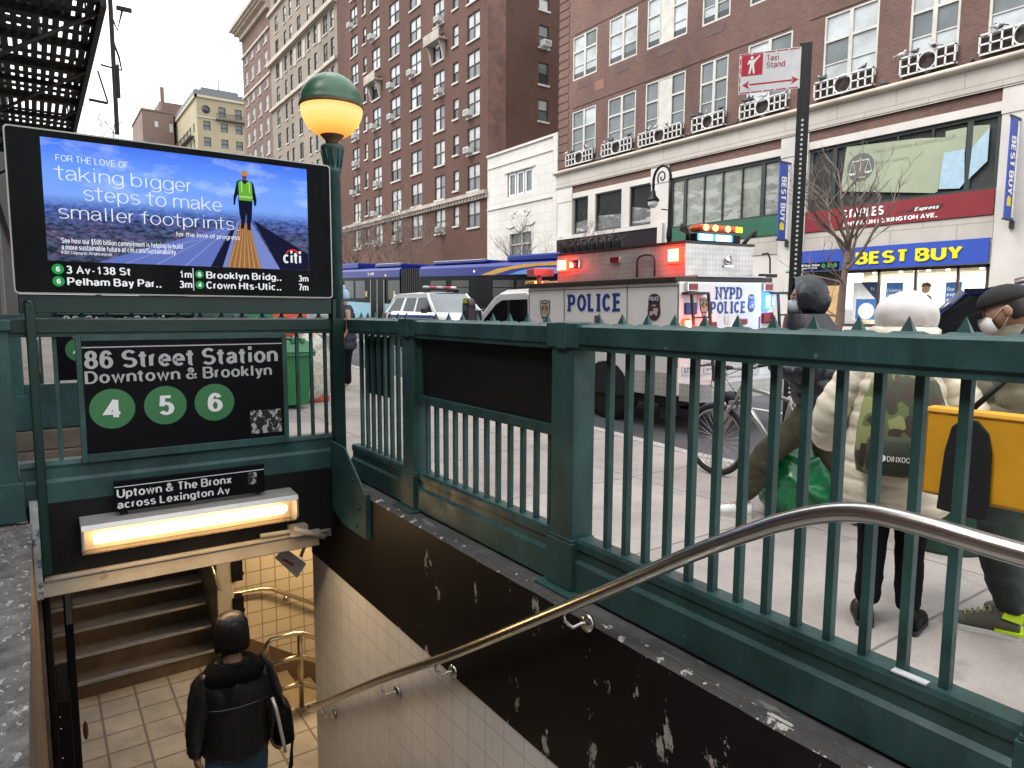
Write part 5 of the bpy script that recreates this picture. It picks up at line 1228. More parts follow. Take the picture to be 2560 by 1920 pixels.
for ci, k, yc, wd, z0, ht in spec_:
    hi = k >= 3
    kinds = rnd.choice([(2, 2, 2, 2), (0, 2, 0, 2), (3, 2, 3, 2), (1, 1, 3, 2), (0, 2, 2, 2)]) if hi else rnd.choice([(0, 1, 0, 1), (3, 3, 1, 1), (1, 1, 3, 1), (3, 1, 3, 1), (1, 1, 1, 1)])
    apt_window(t, FX, yc, z0, wd, ht, kinds)
    if wd > 1 and rnd.random() < 0.45:
        o = place('air_conditioner', ACM, t); o.location = (FX, yc + rnd.choice([-1, 1]) * wd * 0.22, z0 + 0.02)
for yc, zc in ((50.75, 23.05), (63.1, 23.2)):
    mb = MB(); mb.box(FX - 0.75, FX, yc - 1.35, yc + 1.35, zc - 0.12, zc + 0.02); mb.box(FX - 0.75, FX - 0.65, yc - 1.35, yc + 1.35, zc + 0.55, zc + 0.65); mb.box(FX - 0.76, FX - 0.70, yc - 1.3, yc + 1.3, zc + 0.02, zc + 0.55)
    for s in (-1, 1): mb.prism([(FX, yc + s * 1.0, zc - 0.12), (FX - 0.6, yc + s * 1.0, zc - 0.12), (FX - 0.35, yc + s * 1.0, zc - 0.5), (FX - 0.12, yc + s * 1.0, zc - 1.5), (FX, yc + s * 1.0, zc - 1.6)], (0, 0.22, 0))
    mb.build('balcony', [MATS['stone_cornice']], t)
for i in range(6):
    o = apt_window(t, FX + 5.1, 43.51, 16.2 + 2.72 * i, 0.96, 1.6, rnd.choice([(1, 1), (3, 1), (0, 3)]), facing='y')
o = place('air_conditioner', ACM, t); o.location = (FX + 5.1, 43.51, 16.2 + 2.72 * 2); o.rotation_euler = (0, 0, R(90))
# ---- tan stone building and brown brick building beyond it
def tower(name, label, cat, y0, y1, z1, wallM, cols, z0, fl, n, wht, frame, kindset, bands=(), bandM=None, x0=FX):
    t_ = thing(name, label, cat, (x0 + 8, (y0 + y1) / 2, zg(y0)))
    rects = []; sp_ = []
    for yc, wd in cols:
        for k in range(n):
            rects.append((yc - wd / 2, yc + wd / 2, z0 + fl * k, z0 + fl * k + wht)); sp_.append((yc, wd, z0 + fl * k))
    mb = MB(); holes(mb, lambda u, v, d: (x0 + d, u, v), y0, y1, 0.5, z1, rects, 0.25); mb.box(x0 + 0.3, x0 + 14, y0, y1, z1 - 0.3, z1 - 0.01)
    mb.quad((x0, y0, 0.5), (x0 + 14, y0, 0.5), (x0 + 14, y0, z1), (x0, y0, z1)); mb.build('wall', [wallM], t_)
    for yc, wd, z in sp_: apt_window(t_, x0, yc, z, wd, wht, rnd.choice(kindset), frame)
    for z, h_, p in bands: MB().box(x0 - p, x0 + 0.05, y0 - 0.02, y1 + p, z, z + h_).build('stone_course', [bandM], t_)
    return t_
TAN = brick('tan_stone', (0.235, 0.20, 0.16), (0.215, 0.18, 0.145), (0.17, 0.14, 0.115), 1.2, 0.5, 0.02, 0.5, 'wall', 0.9, 0.22, 0.15, 0.1)
TANB = mat('tan_band', (0.36, 0.31, 0.25), 0.9, 0, 0.15, 0.6)
tc = [(94.4, 1.35), (90.9, 1.0), (88.6, 1.0), (85.4, 1.35), (82.0, 1.0), (79.8, 1.0), (76.5, 1.35), (74.4, 1.0)]
t = tower('apartment_building', 'tan stone apartment building with rows of dark windows between the red and brown buildings', 'building', 72.95, 97.4, 46, TAN, tc, 8.2, 2.95, 12, 1.95, FRAME_D, [(0, 0), (0, 3), (0, 0, 0, 3), (3, 1)], [(34.0, 0.5, 0.5), (28.2, 0.35, 0.3), (40.4, 0.4, 0.3), (13.2, 0.5, 0.4)], TANB)
for y in (92.6, 87.0, 83.6, 78.2): MB().box(FX - 0.08, FX + 0.02, y - 0.45, y + 0.45, 31.4, 33.4).build('stone_panel', [TANB], t)
BRN = brick('brown_brick', (0.15, 0.092, 0.074), (0.125, 0.075, 0.062), (0.14, 0.10, 0.085), 0.3, 0.1, 0.01, 0.5, 'wall', 0.9, 0.2, 0.1, 0.1)
bc = [(99.6, 1.5), (103.2, 1.5), (106.6, 1.5), (109.8, 1.5)]
t = tower('apartment_building', 'narrow brown brick apartment building with bright windows and a projecting roof cornice', 'building', 97.42, 112.0, 41.8, BRN, bc, 11.4, 2.95, 10, 2.0, FRAME_W, [(2, 2, 2, 2), (2, 2, 3, 2)], [(33.4, 0.3, 0.15), (39.2, 0.3, 0.2)], TANB)
mb = MB().box(FX - 1.6, FX + 0.2, 97.5, 113.2, 43.1, 43.7).box(FX - 1.0, FX + 0.2, 97.5, 112.6, 42.5, 43.1).box(FX - 0.4, FX + 0.1, 97.5, 112.2, 41.8, 42.5)
for i in range(22): mb.box(FX - 1.35, FX - 0.5, 97.8 + 0.68 * i, 98.15 + 0.68 * i, 42.75, 43.1)
mb.build('cornice', [TANB], t)
# ---- far yellow building on the corner
YY = 170.0
t = thing('apartment_building', 'distant pale yellow corner building with a dark balcony and round window', 'building', (40, YY, 3))
YEL = mat('pale_yellow_brick', (0.30, 0.255, 0.17), 0.9, 0, 0.12, 0.15)
PYF = lambda u, v, d: (u, YY + d, v)
rc = []
for i, xc in enumerate((34.3, 38.0, 41.2, 44.6)):
    for k in range(5): rc.append((xc - 0.75, xc + 0.75, 41.9 - 3.55 * k, 43.9 - 3.55 * k))
rc += [(36.9, 38.4, 45.2, 47.4), (40.4, 41.9, 45.2, 47.4)]
mb = MB(); holes(mb, PYF, 32.3, 60, 2, 49.2, rc, 0.35)
holes(mb, lambda u, v, d: (32.3 + d, u, v), YY, 215, 2, 49.2, [(YY + 4 + 4.2 * j - 0.8, YY + 4 + 4.2 * j + 0.8, 41.9 - 3.55 * k, 43.9 - 3.55 * k) for j in range(9) for k in range(4)], 0.35)
mb.build('wall', [YEL], t)
mb = MB().box(31.9, 60.2, YY - 0.4, YY + 0.2, 48.8, 49.3).box(31.9, 32.4, YY - 0.4, 215, 48.8, 49.3).box(32.1, 60, YY - 0.2, YY + 0.1, 44.5, 44.8); mb.build('cornice', [mat('yellow_stone', (0.42, 0.37, 0.27), 0.9, 0, 0.1)], t)
mb = MB().box(31.9, 60, YY - 0.3, YY + 0.5, 49.3, 50.4).box(31.9, 32.6, YY, 215, 49.3, 50.4).box(34, 42, YY + 3, YY + 10, 50.4, 52.0).box(45, 60, YY + 3, YY + 10, 50.2, 50.8); mb.tube([(38, YY + 4, 51.5), (38, YY + 4, 54.4)], 0.14, 6); mb.build('roof_terrace', [mat('roof_grey', (0.13, 0.14, 0.15), 0.6, 0.2)], t)
mb = MB().box(36.2, 43.4, YY - 1.0, YY, 44.3, 44.6)
for i in range(24): mb.box(36.2 + 0.305 * i, 36.25 + 0.305 * i, YY - 1.0, YY - 0.95, 44.6, 45.7)
mb.box(36.2, 43.4, YY - 1.02, YY - 0.93, 45.6, 45.75)
for i in range(30): mb.box(31.3, 31.35, YY + 5 + i, YY + 5.1 + i, 41.2, 42.3)
mb.box(31.25, 32.3, YY + 4, YY + 36, 40.9, 41.2); mb.box(31.25, 31.4, YY + 4, YY + 36, 42.2, 42.4); mb.build('balcony', [mat('dark_iron', (0.05, 0.045, 0.045), 0.6)], t)
for a, b, c, d in rc:
    o = MB(); o.quad((a, YY + 0.3, c), (b, YY + 0.3, c), (b, YY + 0.3, d), (a, YY + 0.3, d), 0); o.box(a, b, YY + 0.15, YY + 0.25, (c + d) / 2 - 0.06, (c + d) / 2 + 0.06, 1); o.box(a, a + 0.12, YY + 0.15, YY + 0.25, c, d, 1); o.box(b - 0.12, b, YY + 0.15, YY + 0.25, c, d, 1); o.build('window', [G_GREY, FRAME_D], t)
mb = MB()
for j in range(9):
    for k in range(4): mb.quad((32.6, YY + 3.2 + 4.2 * j, 41.9 - 3.55 * k), (32.6, YY + 4.8 + 4.2 * j, 41.9 - 3.55 * k), (32.6, YY + 4.8 + 4.2 * j, 43.9 - 3.55 * k), (32.6, YY + 3.2 + 4.2 * j, 43.9 - 3.55 * k))
mb.build('side_windows', [G_DARK], t)['kind'] = 'stuff'
mb = MB(); mb.lathe([(0.9, YY - 0.05), (0.9, YY + 0.02)], (34.2, 0, 46.4), 20, 0, 'y'); mb.build('round_window', [G_DARK], t)
t = thing('apartment_building', 'distant brown brick building with a stepped roofline beyond the pale yellow one', 'building', (26, 200, 3))
mb = MB().box(24.5, 31.5, 195, 215, 2, 50.5).box(29.2, 36, 200, 220, 2, 54.5).box(29.0, 29.8, 196, 197, 50.5, 57); mb.build('wall', [mat('far_brick', (0.16, 0.11, 0.09), 0.9, 0, 0.15, 0.2)], t)
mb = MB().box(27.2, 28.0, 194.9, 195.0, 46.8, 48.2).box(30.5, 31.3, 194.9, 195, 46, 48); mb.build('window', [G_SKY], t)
MB().box(24.3, 31.6, 194.8, 215, 50.5, 50.9).build('parapet', [MATS['far_brick']], t)
# ---- dark building on the left with its fire escape
t = thing('corner_building', 'sooty dark building wall that carries the fire escape', 'building', (-3, 20, 0))
MB().box(-8, -0.62, 5.2, 45, 0.0, 4.0).box(-8, -0.5, 5.2, 45, 4.0, 18.0).build('wall', [mat('sooty_wall', (0.035, 0.032, 0.03), 0.8, 0, 0.3, 1.0)], t)
MB().box(-0.62, -0.55, 12, 12.3, 0.2, 4.0).box(-0.62, -0.55, 15, 15.4, 0.2, 4).box(-0.62, -0.55, 20, 20.5, 0.2, 4).build('pilaster', [mat('grey_pilaster', (0.22, 0.22, 0.21), 0.6)], t)

t = thing('unseen_building', 'unseen brick street building behind the stairwell, added to darken reflections', 'building', (-8, -20, 0))  # out of view; added for dark reflections, its height chosen for the sky light
rc = [(-38 + 3.1 * i, -36.4 + 3.1 * i, 3.2, 5.0) for i in range(13)]
mb = MB(); holes(mb, lambda u, v, d: (-3.2 - d, u, v), -40, 5.19, 0, 8.2, rc, 0.2); mb.box(-14, -3.5, -40, 5.19, 7.9, 8.18); mb.build('wall', [BR_LOFT], t)
for a, b_, c, d in rc: MB().quad((-3.35, a, c), (-3.35, b_, c), (-3.35, b_, d), (-3.35, a, d)).build('window', [G_DARK], t)
# ================================================================= fire escape overhead on the left
t = thing('fire_escape', 'black iron fire escape seen from below against the white sky', 'fire escape', (0.1, 12, 5))
IRON = mat('rusty_black_iron', (0.022, 0.020, 0.018), 0.7, 0.2, 0.35, 6.0, 0.2, 40, spots=((0.07, 0.04, 0.025), 9.0, 0.66))
def platform(z, y0, y1, x0, x1, gap=0.105, wd=0.034, miss=0.0):
    mb = MB()
    mb.box(x0, x0 + 0.05, y0, y1, z - 0.14, z + 0.02); mb.box(x1 - 0.06, x1, y0, y1, z - 0.16, z + 0.05)
    for y in (y0, y1): mb.box(x0 + 0.05, x1 - 0.06, y - 0.025, y + 0.025, z - 0.12, z + 0.01)
    yy = y0 + 0.9
    while yy < y1 - 0.3:
        mb.box(x0 + 0.05, x1 - 0.06, yy - 0.03, yy + 0.03, z - 0.09, z - 0.021); yy += rnd.uniform(0.85, 1.25)
    mb.build('platform_frame', [IRON], t)
    mb = MB(); xx = x0 + 0.07
    while xx < x1 - 0.08:
        ya = y0 + 0.03
        while ya < y1 - 0.1:
            yb = min(y1 - 0.03, ya + rnd.choice([1.2, 2.4, 3.6, y1]))
            if rnd.random() > miss: mb.box(xx - wd * rnd.uniform(0.8, 1.25), xx + wd, ya, yb, z - 0.02, z)
            ya = yb
        xx += gap
    yy = y0 + 0.4
    while yy < y1:
        if rnd.random() < 0.8: mb.box(x0 + 0.05, x1 - 0.06, yy - rnd.uniform(0.06, 0.12), yy + 0.06, z + 0.002, z + 0.02)
        yy += rnd.uniform(0.33, 0.42)
    mb.build('platform_slats', [IRON], t)
platform(5.0, 9.0, 18.5, -0.5, 0.84)
platform(8.1, 8.0, 18.5, -0.5, 0.9)
platform(5.9, 8.2, 8.95, -0.5, 0.82)
# flight between the platforms
mb = MB()
for xs in (-0.35, 0.25):
    mb.prism([(xs, 11.0, 5.0), (xs, 11.25, 5.0), (xs, 16.0, 8.1), (xs, 15.75, 8.1)], (0.04, 0, 0))
for i in range(13): mb.box(-0.31, 0.25, 11.15 + 0.37 * i - 0.1, 11.15 + 0.37 * i + 0.1, 5.1 + 0.235 * i, 5.13 + 0.235 * i)
mb.build('stair_flight', [IRON], t)
mb = MB()
for z in (5.45, 5.95): mb.tube([(0.82, 9.0, z), (0.82, 18.5, z)], 0.018, 6)
for i in range(12): mb.tube([(0.82, 9.0 + 0.86 * i, 5.0), (0.82, 9.0 + 0.86 * i, 5.95)], 0.014, 5)
mb.build('guard_rail', [IRON], t)
for y, z in ((9.3, 5.0), (11.6, 5.0), (13.9, 5.0), (16.2, 5.0)): MB().tube([(0.8, y, z - 0.12), (-0.48, y, z - 1.0)], 0.022, 6).build('brace', [IRON], t)
mb = MB(); mb.box(0.855, 0.895, 8.97, 9.03, 3.5, 6.2); mb.box(0.90, 0.925, 8.97, 9.03, 3.9, 4.25)
mb.tube([(0.75, 9.0, 4.22), (0.95, 9.0, 4.20), (0.93, 9.0, 4.34), (0.88, 9, 4.5)], 0.012, 5)
mb.tube([(0.62, 9.0, 3.83), (0.80, 9.0, 3.82)], 0.016, 5); mb.tube([(0.80, 9.0, 3.83), (0.72, 9.0, 4.15)], 0.010, 5)
mb.tube([(0.88, 9.0, 4.75), (0.93, 9, 4.62), (0.99, 9.0, 4.86)], 0.013, 5); mb.box(0.93, 1.08, 8.98, 9.02, 4.84, 4.88)
mb.build('drop_ladder_rod', [IRON], t)
# ================================================================= vehicles
CARW = mat('white_car_paint', (0.78, 0.79, 0.80), 0.25, 0, 0.04, 1.0, coat=0.6)
CARG = mat('car_glass', (0.008, 0.009, 0.010), 0.05, 0, 0.2, 2.0, spec=0.2)
TYRE = mat('tyre', (0.014, 0.014, 0.014), 0.85, 0, 0.2, 20)
RIMM = mat('wheel_rim', (0.30, 0.30, 0.31), 0.35, 0.8, 0.1)
CHROME = mat('chrome', (0.7, 0.7, 0.7), 0.12, 1.0, 0.03)
REDP = mat('red_lens', (0.22, 0.01, 0.012), 0.25, 0, 0.1)
BLUEP = mat('blue_lens', (0.02, 0.03, 0.22), 0.25, 0, 0.1)
POLB = mat('police_blue', (0.010, 0.042, 0.25), 0.4, 0, 0.05)
REDG = emit('red_beacon', (1.0, 0.05, 0.02), 3.0)
REDC = emit('red_beacon_core', (1.0, 0.36, 0.16), 5.0)
AMBG = emit('amber_beacon', (1.0, 0.35, 0.05), 4.0)
BLUG = emit('blue_beacon', (0.05, 0.22, 1.0), 2.5)
BLUC = emit('blue_beacon_core', (0.30, 0.58, 1.0), 2.6)
def wheel(parent, x, y, z, r, wdt=0.24, local=True):
    mb = MB(); mb.lathe([(r * 0.66, -wdt / 2), (r * 0.93, -wdt / 2), (r, -wdt * 0.32), (r, wdt * 0.32), (r * 0.93, wdt / 2), (r * 0.66, wdt / 2)], (0, 0, 0), 24, 0, 'x')
    mb.v = [(v[0] + x, v[1] + y, v[2] + z) for v in mb.v]
    ty = mb.build('wheel', [TYRE], parent)
    mb = MB(); s = -1
    mb.lathe([(r * 0.66, -wdt / 2 + 0.02), (r * 0.6, -wdt / 2 + 0.05), (r * 0.2, -wdt / 2 + 0.03), (r * 0.14, -wdt / 2)], (0, 0, 0), 20, 0, 'x')
    for k in range(8):
        a = 2 * PI * k / 8
        mb.tube([(-wdt / 2 + 0.025, r * 0.15 * math.cos(a), r * 0.15 * math.sin(a)), (-wdt / 2 + 0.035, r * 0.62 * math.cos(a), r * 0.62 * math.sin(a))], 0.025, 5)
    mb.v = [(v[0] + x, v[1] + y, v[2] + z) for v in mb.v]
    mb.build('rim', [RIMM], ty)
def diamond_mat():
    m, t, b = _nodes('diamond_plate')
    c = _coord(t); s = t.nodes.new('ShaderNodeSeparateXYZ'); t.links.new(c, s.inputs[0])
    k = t.nodes.new('ShaderNodeCombineXYZ'); a = t.nodes.new('ShaderNodeMath'); a.operation = 'ADD'
    t.links.new(s.outputs[0], a.inputs[0]); t.links.new(s.outputs[1], a.inputs[1]); t.links.new(a.outputs[0], k.inputs[0]); t.links.new(s.outputs[2], k.inputs[1])
    mp = t.nodes.new('ShaderNodeMapping'); mp.inputs['Rotation'].default_value = (0, 0, R(45)); t.links.new(k.outputs[0], mp.inputs['Vector'])
    ch = t.nodes.new('ShaderNodeTexChecker'); ch.inputs['Scale'].default_value = 19; ch.inputs['Color1'].default_value = (0.64, 0.63, 0.61, 1); ch.inputs['Color2'].default_value = (0.55, 0.545, 0.53, 1)
    t.links.new(mp.outputs[0], ch.inputs['Vector'])
    t.links.new(_mix(t, 1.0, ch.outputs[0], _ramp(t, _noise(t, c, 3.0, 4.0), [(0.3, 0.75), (0.7, 1.1)]), 'MULTIPLY'), b.inputs['Base Color'])
    b.inputs['Metallic'].default_value = 0.55; b.inputs['Roughness'].default_value = 0.38
    _bump(t, b, ch.outputs['Fac'], 0.25, 0.003)
    return m
DIAM = diamond_mat()
# ---- emergency service truck. Local frame: x to the kerb-away side, y forward, z up from the road
TX, TY, TZ = 7.10, 6.25, -0.10
t = thing('police_truck', 'white police truck with diamond plate upper body and lit red and blue beacons', 'truck', (TX, TY, TZ), local=True)
TR = t
t.rotation_euler = (0, R(-1.2), 0)
W, Lb = 2.05, 3.40
mb = MB()
mb.box(0.0, W, 0.0, Lb, 0.52, 2.06)
mb.build('body', [mat('truck_white', (0.78, 0.77, 0.75), 0.35, 0, 0.06, 1.2, coat=0.3)], t, bevel=0.02)
BODYM = MATS['truck_white']
mb = MB()
for y in (0.02, 0.98, 2.42, Lb - 0.02): mb.box(-0.006, 0.01, y - 0.008, y + 0.008, 0.9, 2.03)
mb.box(-0.006, 0.01, 0.02, Lb, 2.0, 2.012)
for x in (0.42, W - 0.35): mb.box(x - 0.006, x + 0.006, -0.006, 0.01, 0.75, 2.03)
mb.build('door_seam', [mat('seam_grey', (0.14, 0.135, 0.13), 0.7)], t)
mb = MB(); mb.box(-0.05, W + 0.03, 0.03, Lb + 0.02, 2.062, 2.13); mb.build('gutter_rail', [mat('black_rail', (0.03, 0.022, 0.02), 0.5)], t, bevel=0.01)
UX0, UX1, UY0, UY1 = 0.36, 1.86, 0.22, 3.05
mb = MB(); mb.box(UX0, UX1, UY0, UY1, 2.131, 2.60); mb.build('upper_body', [DIAM], t, bevel=0.012)
mb = MB(); mb.box(UX0 - 0.02, UX1 + 0.02, UY0 - 0.01, UY1 + 0.02, 2.601, 2.63); mb.build('roof_edge', [mat('black_rail2', (0.025, 0.02, 0.02), 0.5)], t)
mb = MB(); mb.box(0.36, W - 0.3, -0.012, -0.001, 0.78, 2.03); mb.build('rear_door', [mat('rear_door_white', (0.78, 0.78, 0.79), 0.35, 0, 0.05)], t)
mb = MB(); mb.box(UX0, UX1, 0.0, UY0, 2.13, 2.15); mb.build('rear_shelf', [DIAM], t)
for y0, y1 in ((0.15, 0.95), (2.3, Lb)): MB().box(-0.004, 0.02, y0, y1, 0.50, 0.82).build('lower_plate', [DIAM], t)
# step bumper
mb = MB(); mb.prism([(0.02, 0.0, 0.46), (0.02, -0.18, 0.46), (0.10, -0.30, 0.46), (0.25, -0.36, 0.46), (W - 0.25, -0.36, 0.46), (W - 0.10, -0.30, 0.46), (W - 0.02, -0.18, 0.46), (W - 0.02, 0.0, 0.46)], (0, 0, 0.24)); mb.build('step_bumper', [DIAM], t)
mb = MB(); mb.tube([(0.45, -0.42, 0.52), (0.58, -0.42, 0.52)], 0.07, 12); mb.box(0.55, 0.75, -0.44, -0.36, 0.40, 0.56); mb.build('tow_hitch', [RUBBER], t)
mb = MB().box(0.08, W - 0.08, 0.1, Lb + 2.2, 0.36, 0.54); mb.build('chassis', [RUBBER], t)
MB().box(0.12, 0.5, 0.42, 0.46, 0.15, 0.5).build('mud_flap', [RUBBER], t)
for y in (1.42, 5.4): wheel(t, 0.17, y, 0.40, 0.40, 0.30); wheel(t, W - 0.17, y, 0.40, 0.40, 0.30)
mb = MB()
arc = [(0.5 * math.cos(R(a)), 0.5 * math.sin(R(a))) for a in range(0, 181, 15)]
for (a, b), (c_, d_) in zip(arc[:-1], arc[1:]): mb.quad((-0.02, 1.42 + a, 0.42 + b), (-0.02, 1.42 + c_, 0.42 + d_), (0.1, 1.42 + c_, 0.42 + d_), (0.1, 1.42 + a, 0.42 + b))
mb.prism([(-0.008, 1.42 + 0.49 * math.cos(R(a)), 0.42 + 0.49 * math.sin(R(a))) for a in range(0, 181, 12)], (0.01, 0, 0)); mb.build('wheel_arch', [RUBBER], t)
# cab
C0 = Lb + 0.02
prof = [(C0, 0.55), (C0, 1.98), (C0 + 0.12, 2.06), (C0 + 0.95, 2.05), (C0 + 1.15, 1.98), (C0 + 1.95, 1.42), (C0 + 2.9, 1.30), (C0 + 3.05, 1.15), (C0 + 3.05, 0.55)]
mb = MB(); n_ = len(prof)
rings = []
for x, sh in ((0.05, 0.12), (0.22, 0.0), (W - 0.22, 0.0), (W - 0.05, 0.12)):
    rings.append([(x, y, z - (sh * 0.6 if z > 1.2 else 0)) for y, z in prof])
mb.loft(rings, 0, True, False); mb.build('cab', [CARW], t, bevel=0.02)
mb = MB(); mb.prism([(0.042, C0 + 0.08, 1.42), (0.042, C0 + 0.08, 1.87), (0.042, C0 + 0.86, 1.86), (0.042, C0 + 1.08, 1.78), (0.042, C0 + 1.62, 1.42), (0.042, C0 + 1.52, 1.36), (0.042, C0 + 0.2, 1.36)], (0.02, 0, 0)); mb.build('side_window', [CARG], t)
mb = MB(); mb.box(0.036, 0.041, C0 + 0.62, C0 + 0.68, 1.37, 1.86); mb.build('window_pillar', [RUBBER], t)
mb = MB(); mb.box(-0.26, -0.05, C0 + 1.42, C0 + 1.55, 1.33, 1.68); mb.tube([(-0.05, C0 + 1.5, 1.42), (0.08, C0 + 1.55, 1.42)], 0.03, 6); mb.build('mirror', [RUBBER], t, bevel=0.02)
mb = MB(); mb.prism([(0.2, C0 + 1.18, 1.965), (W - 0.2, C0 + 1.18, 1.965), (W - 0.12, C0 + 1.90, 1.46), (0.12, C0 + 1.90, 1.46)], (0, 0.02, 0.02)); mb.build('windscreen', [CARG], t)
mb = MB(); mb.box(0.3, W - 0.3, C0 + 0.25, C0 + 0.55, 2.07, 2.12); mb.build('roof_bar_base', [RUBBER], t)
mb = MB()
for x in (0.30, 0.85, 1.4): mb.box(x, x + 0.42, C0 + 0.26, C0 + 0.52, 2.121, 2.20)
mb.build('roof_beacon', [mat('amber_lens', (0.6, 0.25, 0.06), 0.3)], t, bevel=0.03)
mb = MB(); mb.box(0.34, 0.52, C0 + 0.25, C0 + 0.259, 2.13, 2.19); mb.build('roof_flash', [AMBG], t)
mb = MB(); mb.box(0.1, 0.55, C0 - 0.06, C0 + 0.18, 2.27, 2.40); mb.tube([(0.3, C0 + 0.06, 2.1), (0.3, C0 + 0.06, 2.27)], 0.05, 8); mb.build('siren_box', [mat('pink_lens', (0.55, 0.12, 0.13), 0.3)], t, bevel=0.02)
# loops on the roof
for i in range(8):
    y = UY0 + 1.45 + 0.19 * i; mb = MB()
    mb.tube([(0.45, y - 0.06, 2.63), (0.45, y - 0.065, 2.76), (0.45, y - 0.045, 2.81), (0.45, y, 2.83), (0.45, y + 0.045, 2.81), (0.45, y + 0.065, 2.76), (0.45, y + 0.06, 2.63)], 0.013, 6)
    mb.box(0.43, 0.53, y - 0.055, y + 0.055, 2.65, 2.75); mb.build('roof_hook', [RUBBER], t)
# beacons
def beacon(x, y, z, r, hh, core, glow, face, parent=t, nm='beacon'):
    mb = MB()
    if face == 'x': mb.box(x - 0.05, x, y - r, y + r, z - hh, z + hh)
    else: mb.box(x - r, x + r, y - 0.05, y, z - hh, z + hh)
    b_ = mb.build(nm, [glow], parent, bevel=0.03); mb = MB()
    if face == 'x': mb.box(x - 0.055, x - 0.051, y - r * 0.72, y + r * 0.72, z - hh * 0.72, z + hh * 0.72)
    else: mb.box(x - r * 0.72, x + r * 0.72, y - 0.055, y - 0.051, z - hh * 0.72, z + hh * 0.72)
    mb.build('bulb', [core], b_)
beacon(UX0, 0.40, 2.44, 0.13, 0.115, REDC, REDG, 'x')
beacon(UX0, 2.86, 2.43, 0.15, 0.11, REDC, REDG, 'x')
beacon(0.10, -0.01, 1.47, 0.075, 0.10, REDC, REDG, 'y')
beacon(W - 0.20, -0.01, 1.78, 0.075, 0.13, BLUC, BLUG, 'y')
beacon(W - 0.07, -0.01, 1.78, 0.03, 0.08, BLUC, BLUG, 'y')
def plight(nm, loc, col, e, r=0.06):
    L = bpy.data.lights.new(nm, 'POINT'); L.energy = e; L.color = col; L.shadow_soft_size = r
    o = bpy.data.objects.new(nm, L); COL.objects.link(o); o.location = loc; o.parent = TR
plight('red_flash', (UX0 - 0.18, 0.40, 2.43), (1, 0.04, 0.02), 6)
plight('red_flash_front', (UX0 - 0.18, 2.86, 2.43), (1, 0.04, 0.02), 4)
plight('red_flash_low', (0.17, -0.18, 1.44), (1, 0.06, 0.03), 6)
plight('blue_flash', (W - 0.18, -0.2, 1.78), (0.1, 0.3, 1), 4)
# rear light bar
mb = MB(); mb.box(0.72, 1.62, 0.24, 0.5, 2.78, 2.88); mb.build('light_bar', [mat('amber_red_lens', (0.75, 0.12, 0.05), 0.2)], t, bevel=0.045)
mb = MB()
for x in (0.80, 1.0, 1.28): mb.ball((x, 0.24, 2.83), 0.06, 0.02, 0.045, 10, 7)
mb.build('bar_flash', [emit('amber_core', (1.0, 0.50, 0.12), 4.0)], t)
mb = MB(); mb.box(1.45, 1.60, 0.232, 0.238, 2.79, 2.87); mb.build('bar_yellow', [emit('yellow_core', (1.0, 0.6, 0.05), 2.0)], t)
mb = MB(); mb.box(0.62, 1.60, 0.26, 0.46, 2.64, 2.75); mb.build('signal_bar', [BLACK], t, bevel=0.01)
mb = MB()
for x0, x1 in ((0.66, 0.95), (1.02, 1.36)): mb.box(x0, x1, 0.245, 0.259, 2.65, 2.74)
mb.build('blue_flash_strip', [BLUC], t)
mb = MB()
for x0, x1 in ((0.64, 0.66), (0.95, 1.02), (1.36, 1.40)): mb.box(x0, x1, 0.246, 0.259, 2.65, 2.74)
mb.build('blue_strip', [BLUG], t)
for x, s in ((0.50, -1), (1.72, 1)):
    MB().tube([(x, 0.3, 2.63), (x + s * 0.06, 0.26, 2.72), (x + s * 0.13, 0.24, 2.80), (x + s * 0.20, 0.24, 2.83), (x + s * 0.21, 0.24, 2.77), (x + s * 0.15, 0.24, 2.76)], 0.03, 7).build('roof_horn', [RUBBER], t)
# plate lights, hose loops, small lamps
MB().box(UX0 - 0.03, UX0, 1.5, 1.72, 2.40, 2.49).build('side_marker', [CHROME], t, bevel=0.01)
MB().box(UX0 - 0.036, UX0 - 0.03, 1.54, 1.68, 2.41, 2.48).build('side_marker_lens', [REDP], t)
MB().box(UX0 - 0.03, UX0, 2.45, 2.70, 2.36, 2.50).build('flood_lamp', [CHROME], t, bevel=0.02)
MB().tube([(UX0 - 0.05, 0.75, 2.16), (UX0 - 0.05, 0.75, 2.40), (UX0 - 0.05, 0.80, 2.46), (UX0 - 0.05, 0.93, 2.48), (UX0 - 0.05, 1.05, 2.46), (UX0 - 0.05, 1.1, 2.40), (UX0 - 0.05, 1.1, 2.16)], 0.014, 6).build('hose_hook', [RUBBER], t)
MB().tube([(UX1 + 0.05, 0.1, 2.48), (UX1 + 0.18, 0.1, 2.50), (UX1 + 0.24, 0.1, 2.42), (UX1 + 0.25, 0.1, 2.2)], 0.014, 6).box(UX1 + 0.02, UX1 + 0.36, 0.05, 0.14, 2.14, 2.19).build('hose_hook', [RUBBER], t)
MB().box(UX0 + 0.80, UX0 + 1.0, UY0 - 0.03, UY0, 2.28, 2.31).lathe([(0.07, -0.035), (0.075, 0.0)], (UX0 + 0.90, UY0, 2.38), 14, 0, 'y').build('work_lamp', [CHROME], t)
for x in (0.10, W - 0.28):
    MB().box(x, x + 0.22, -0.05, 0.0, 1.93, 2.05).build('marker_housing', [CHROME], t, bevel=0.01); MB().box(x + 0.03, x + 0.20, -0.056, -0.051, 1.945, 2.035).build('marker_lens', [REDP], t)
MB().box(0.09, 0.33, -0.03, 0.0, 1.62, 1.78).build('blue_lamp', [BLUEP], t, bevel=0.04)
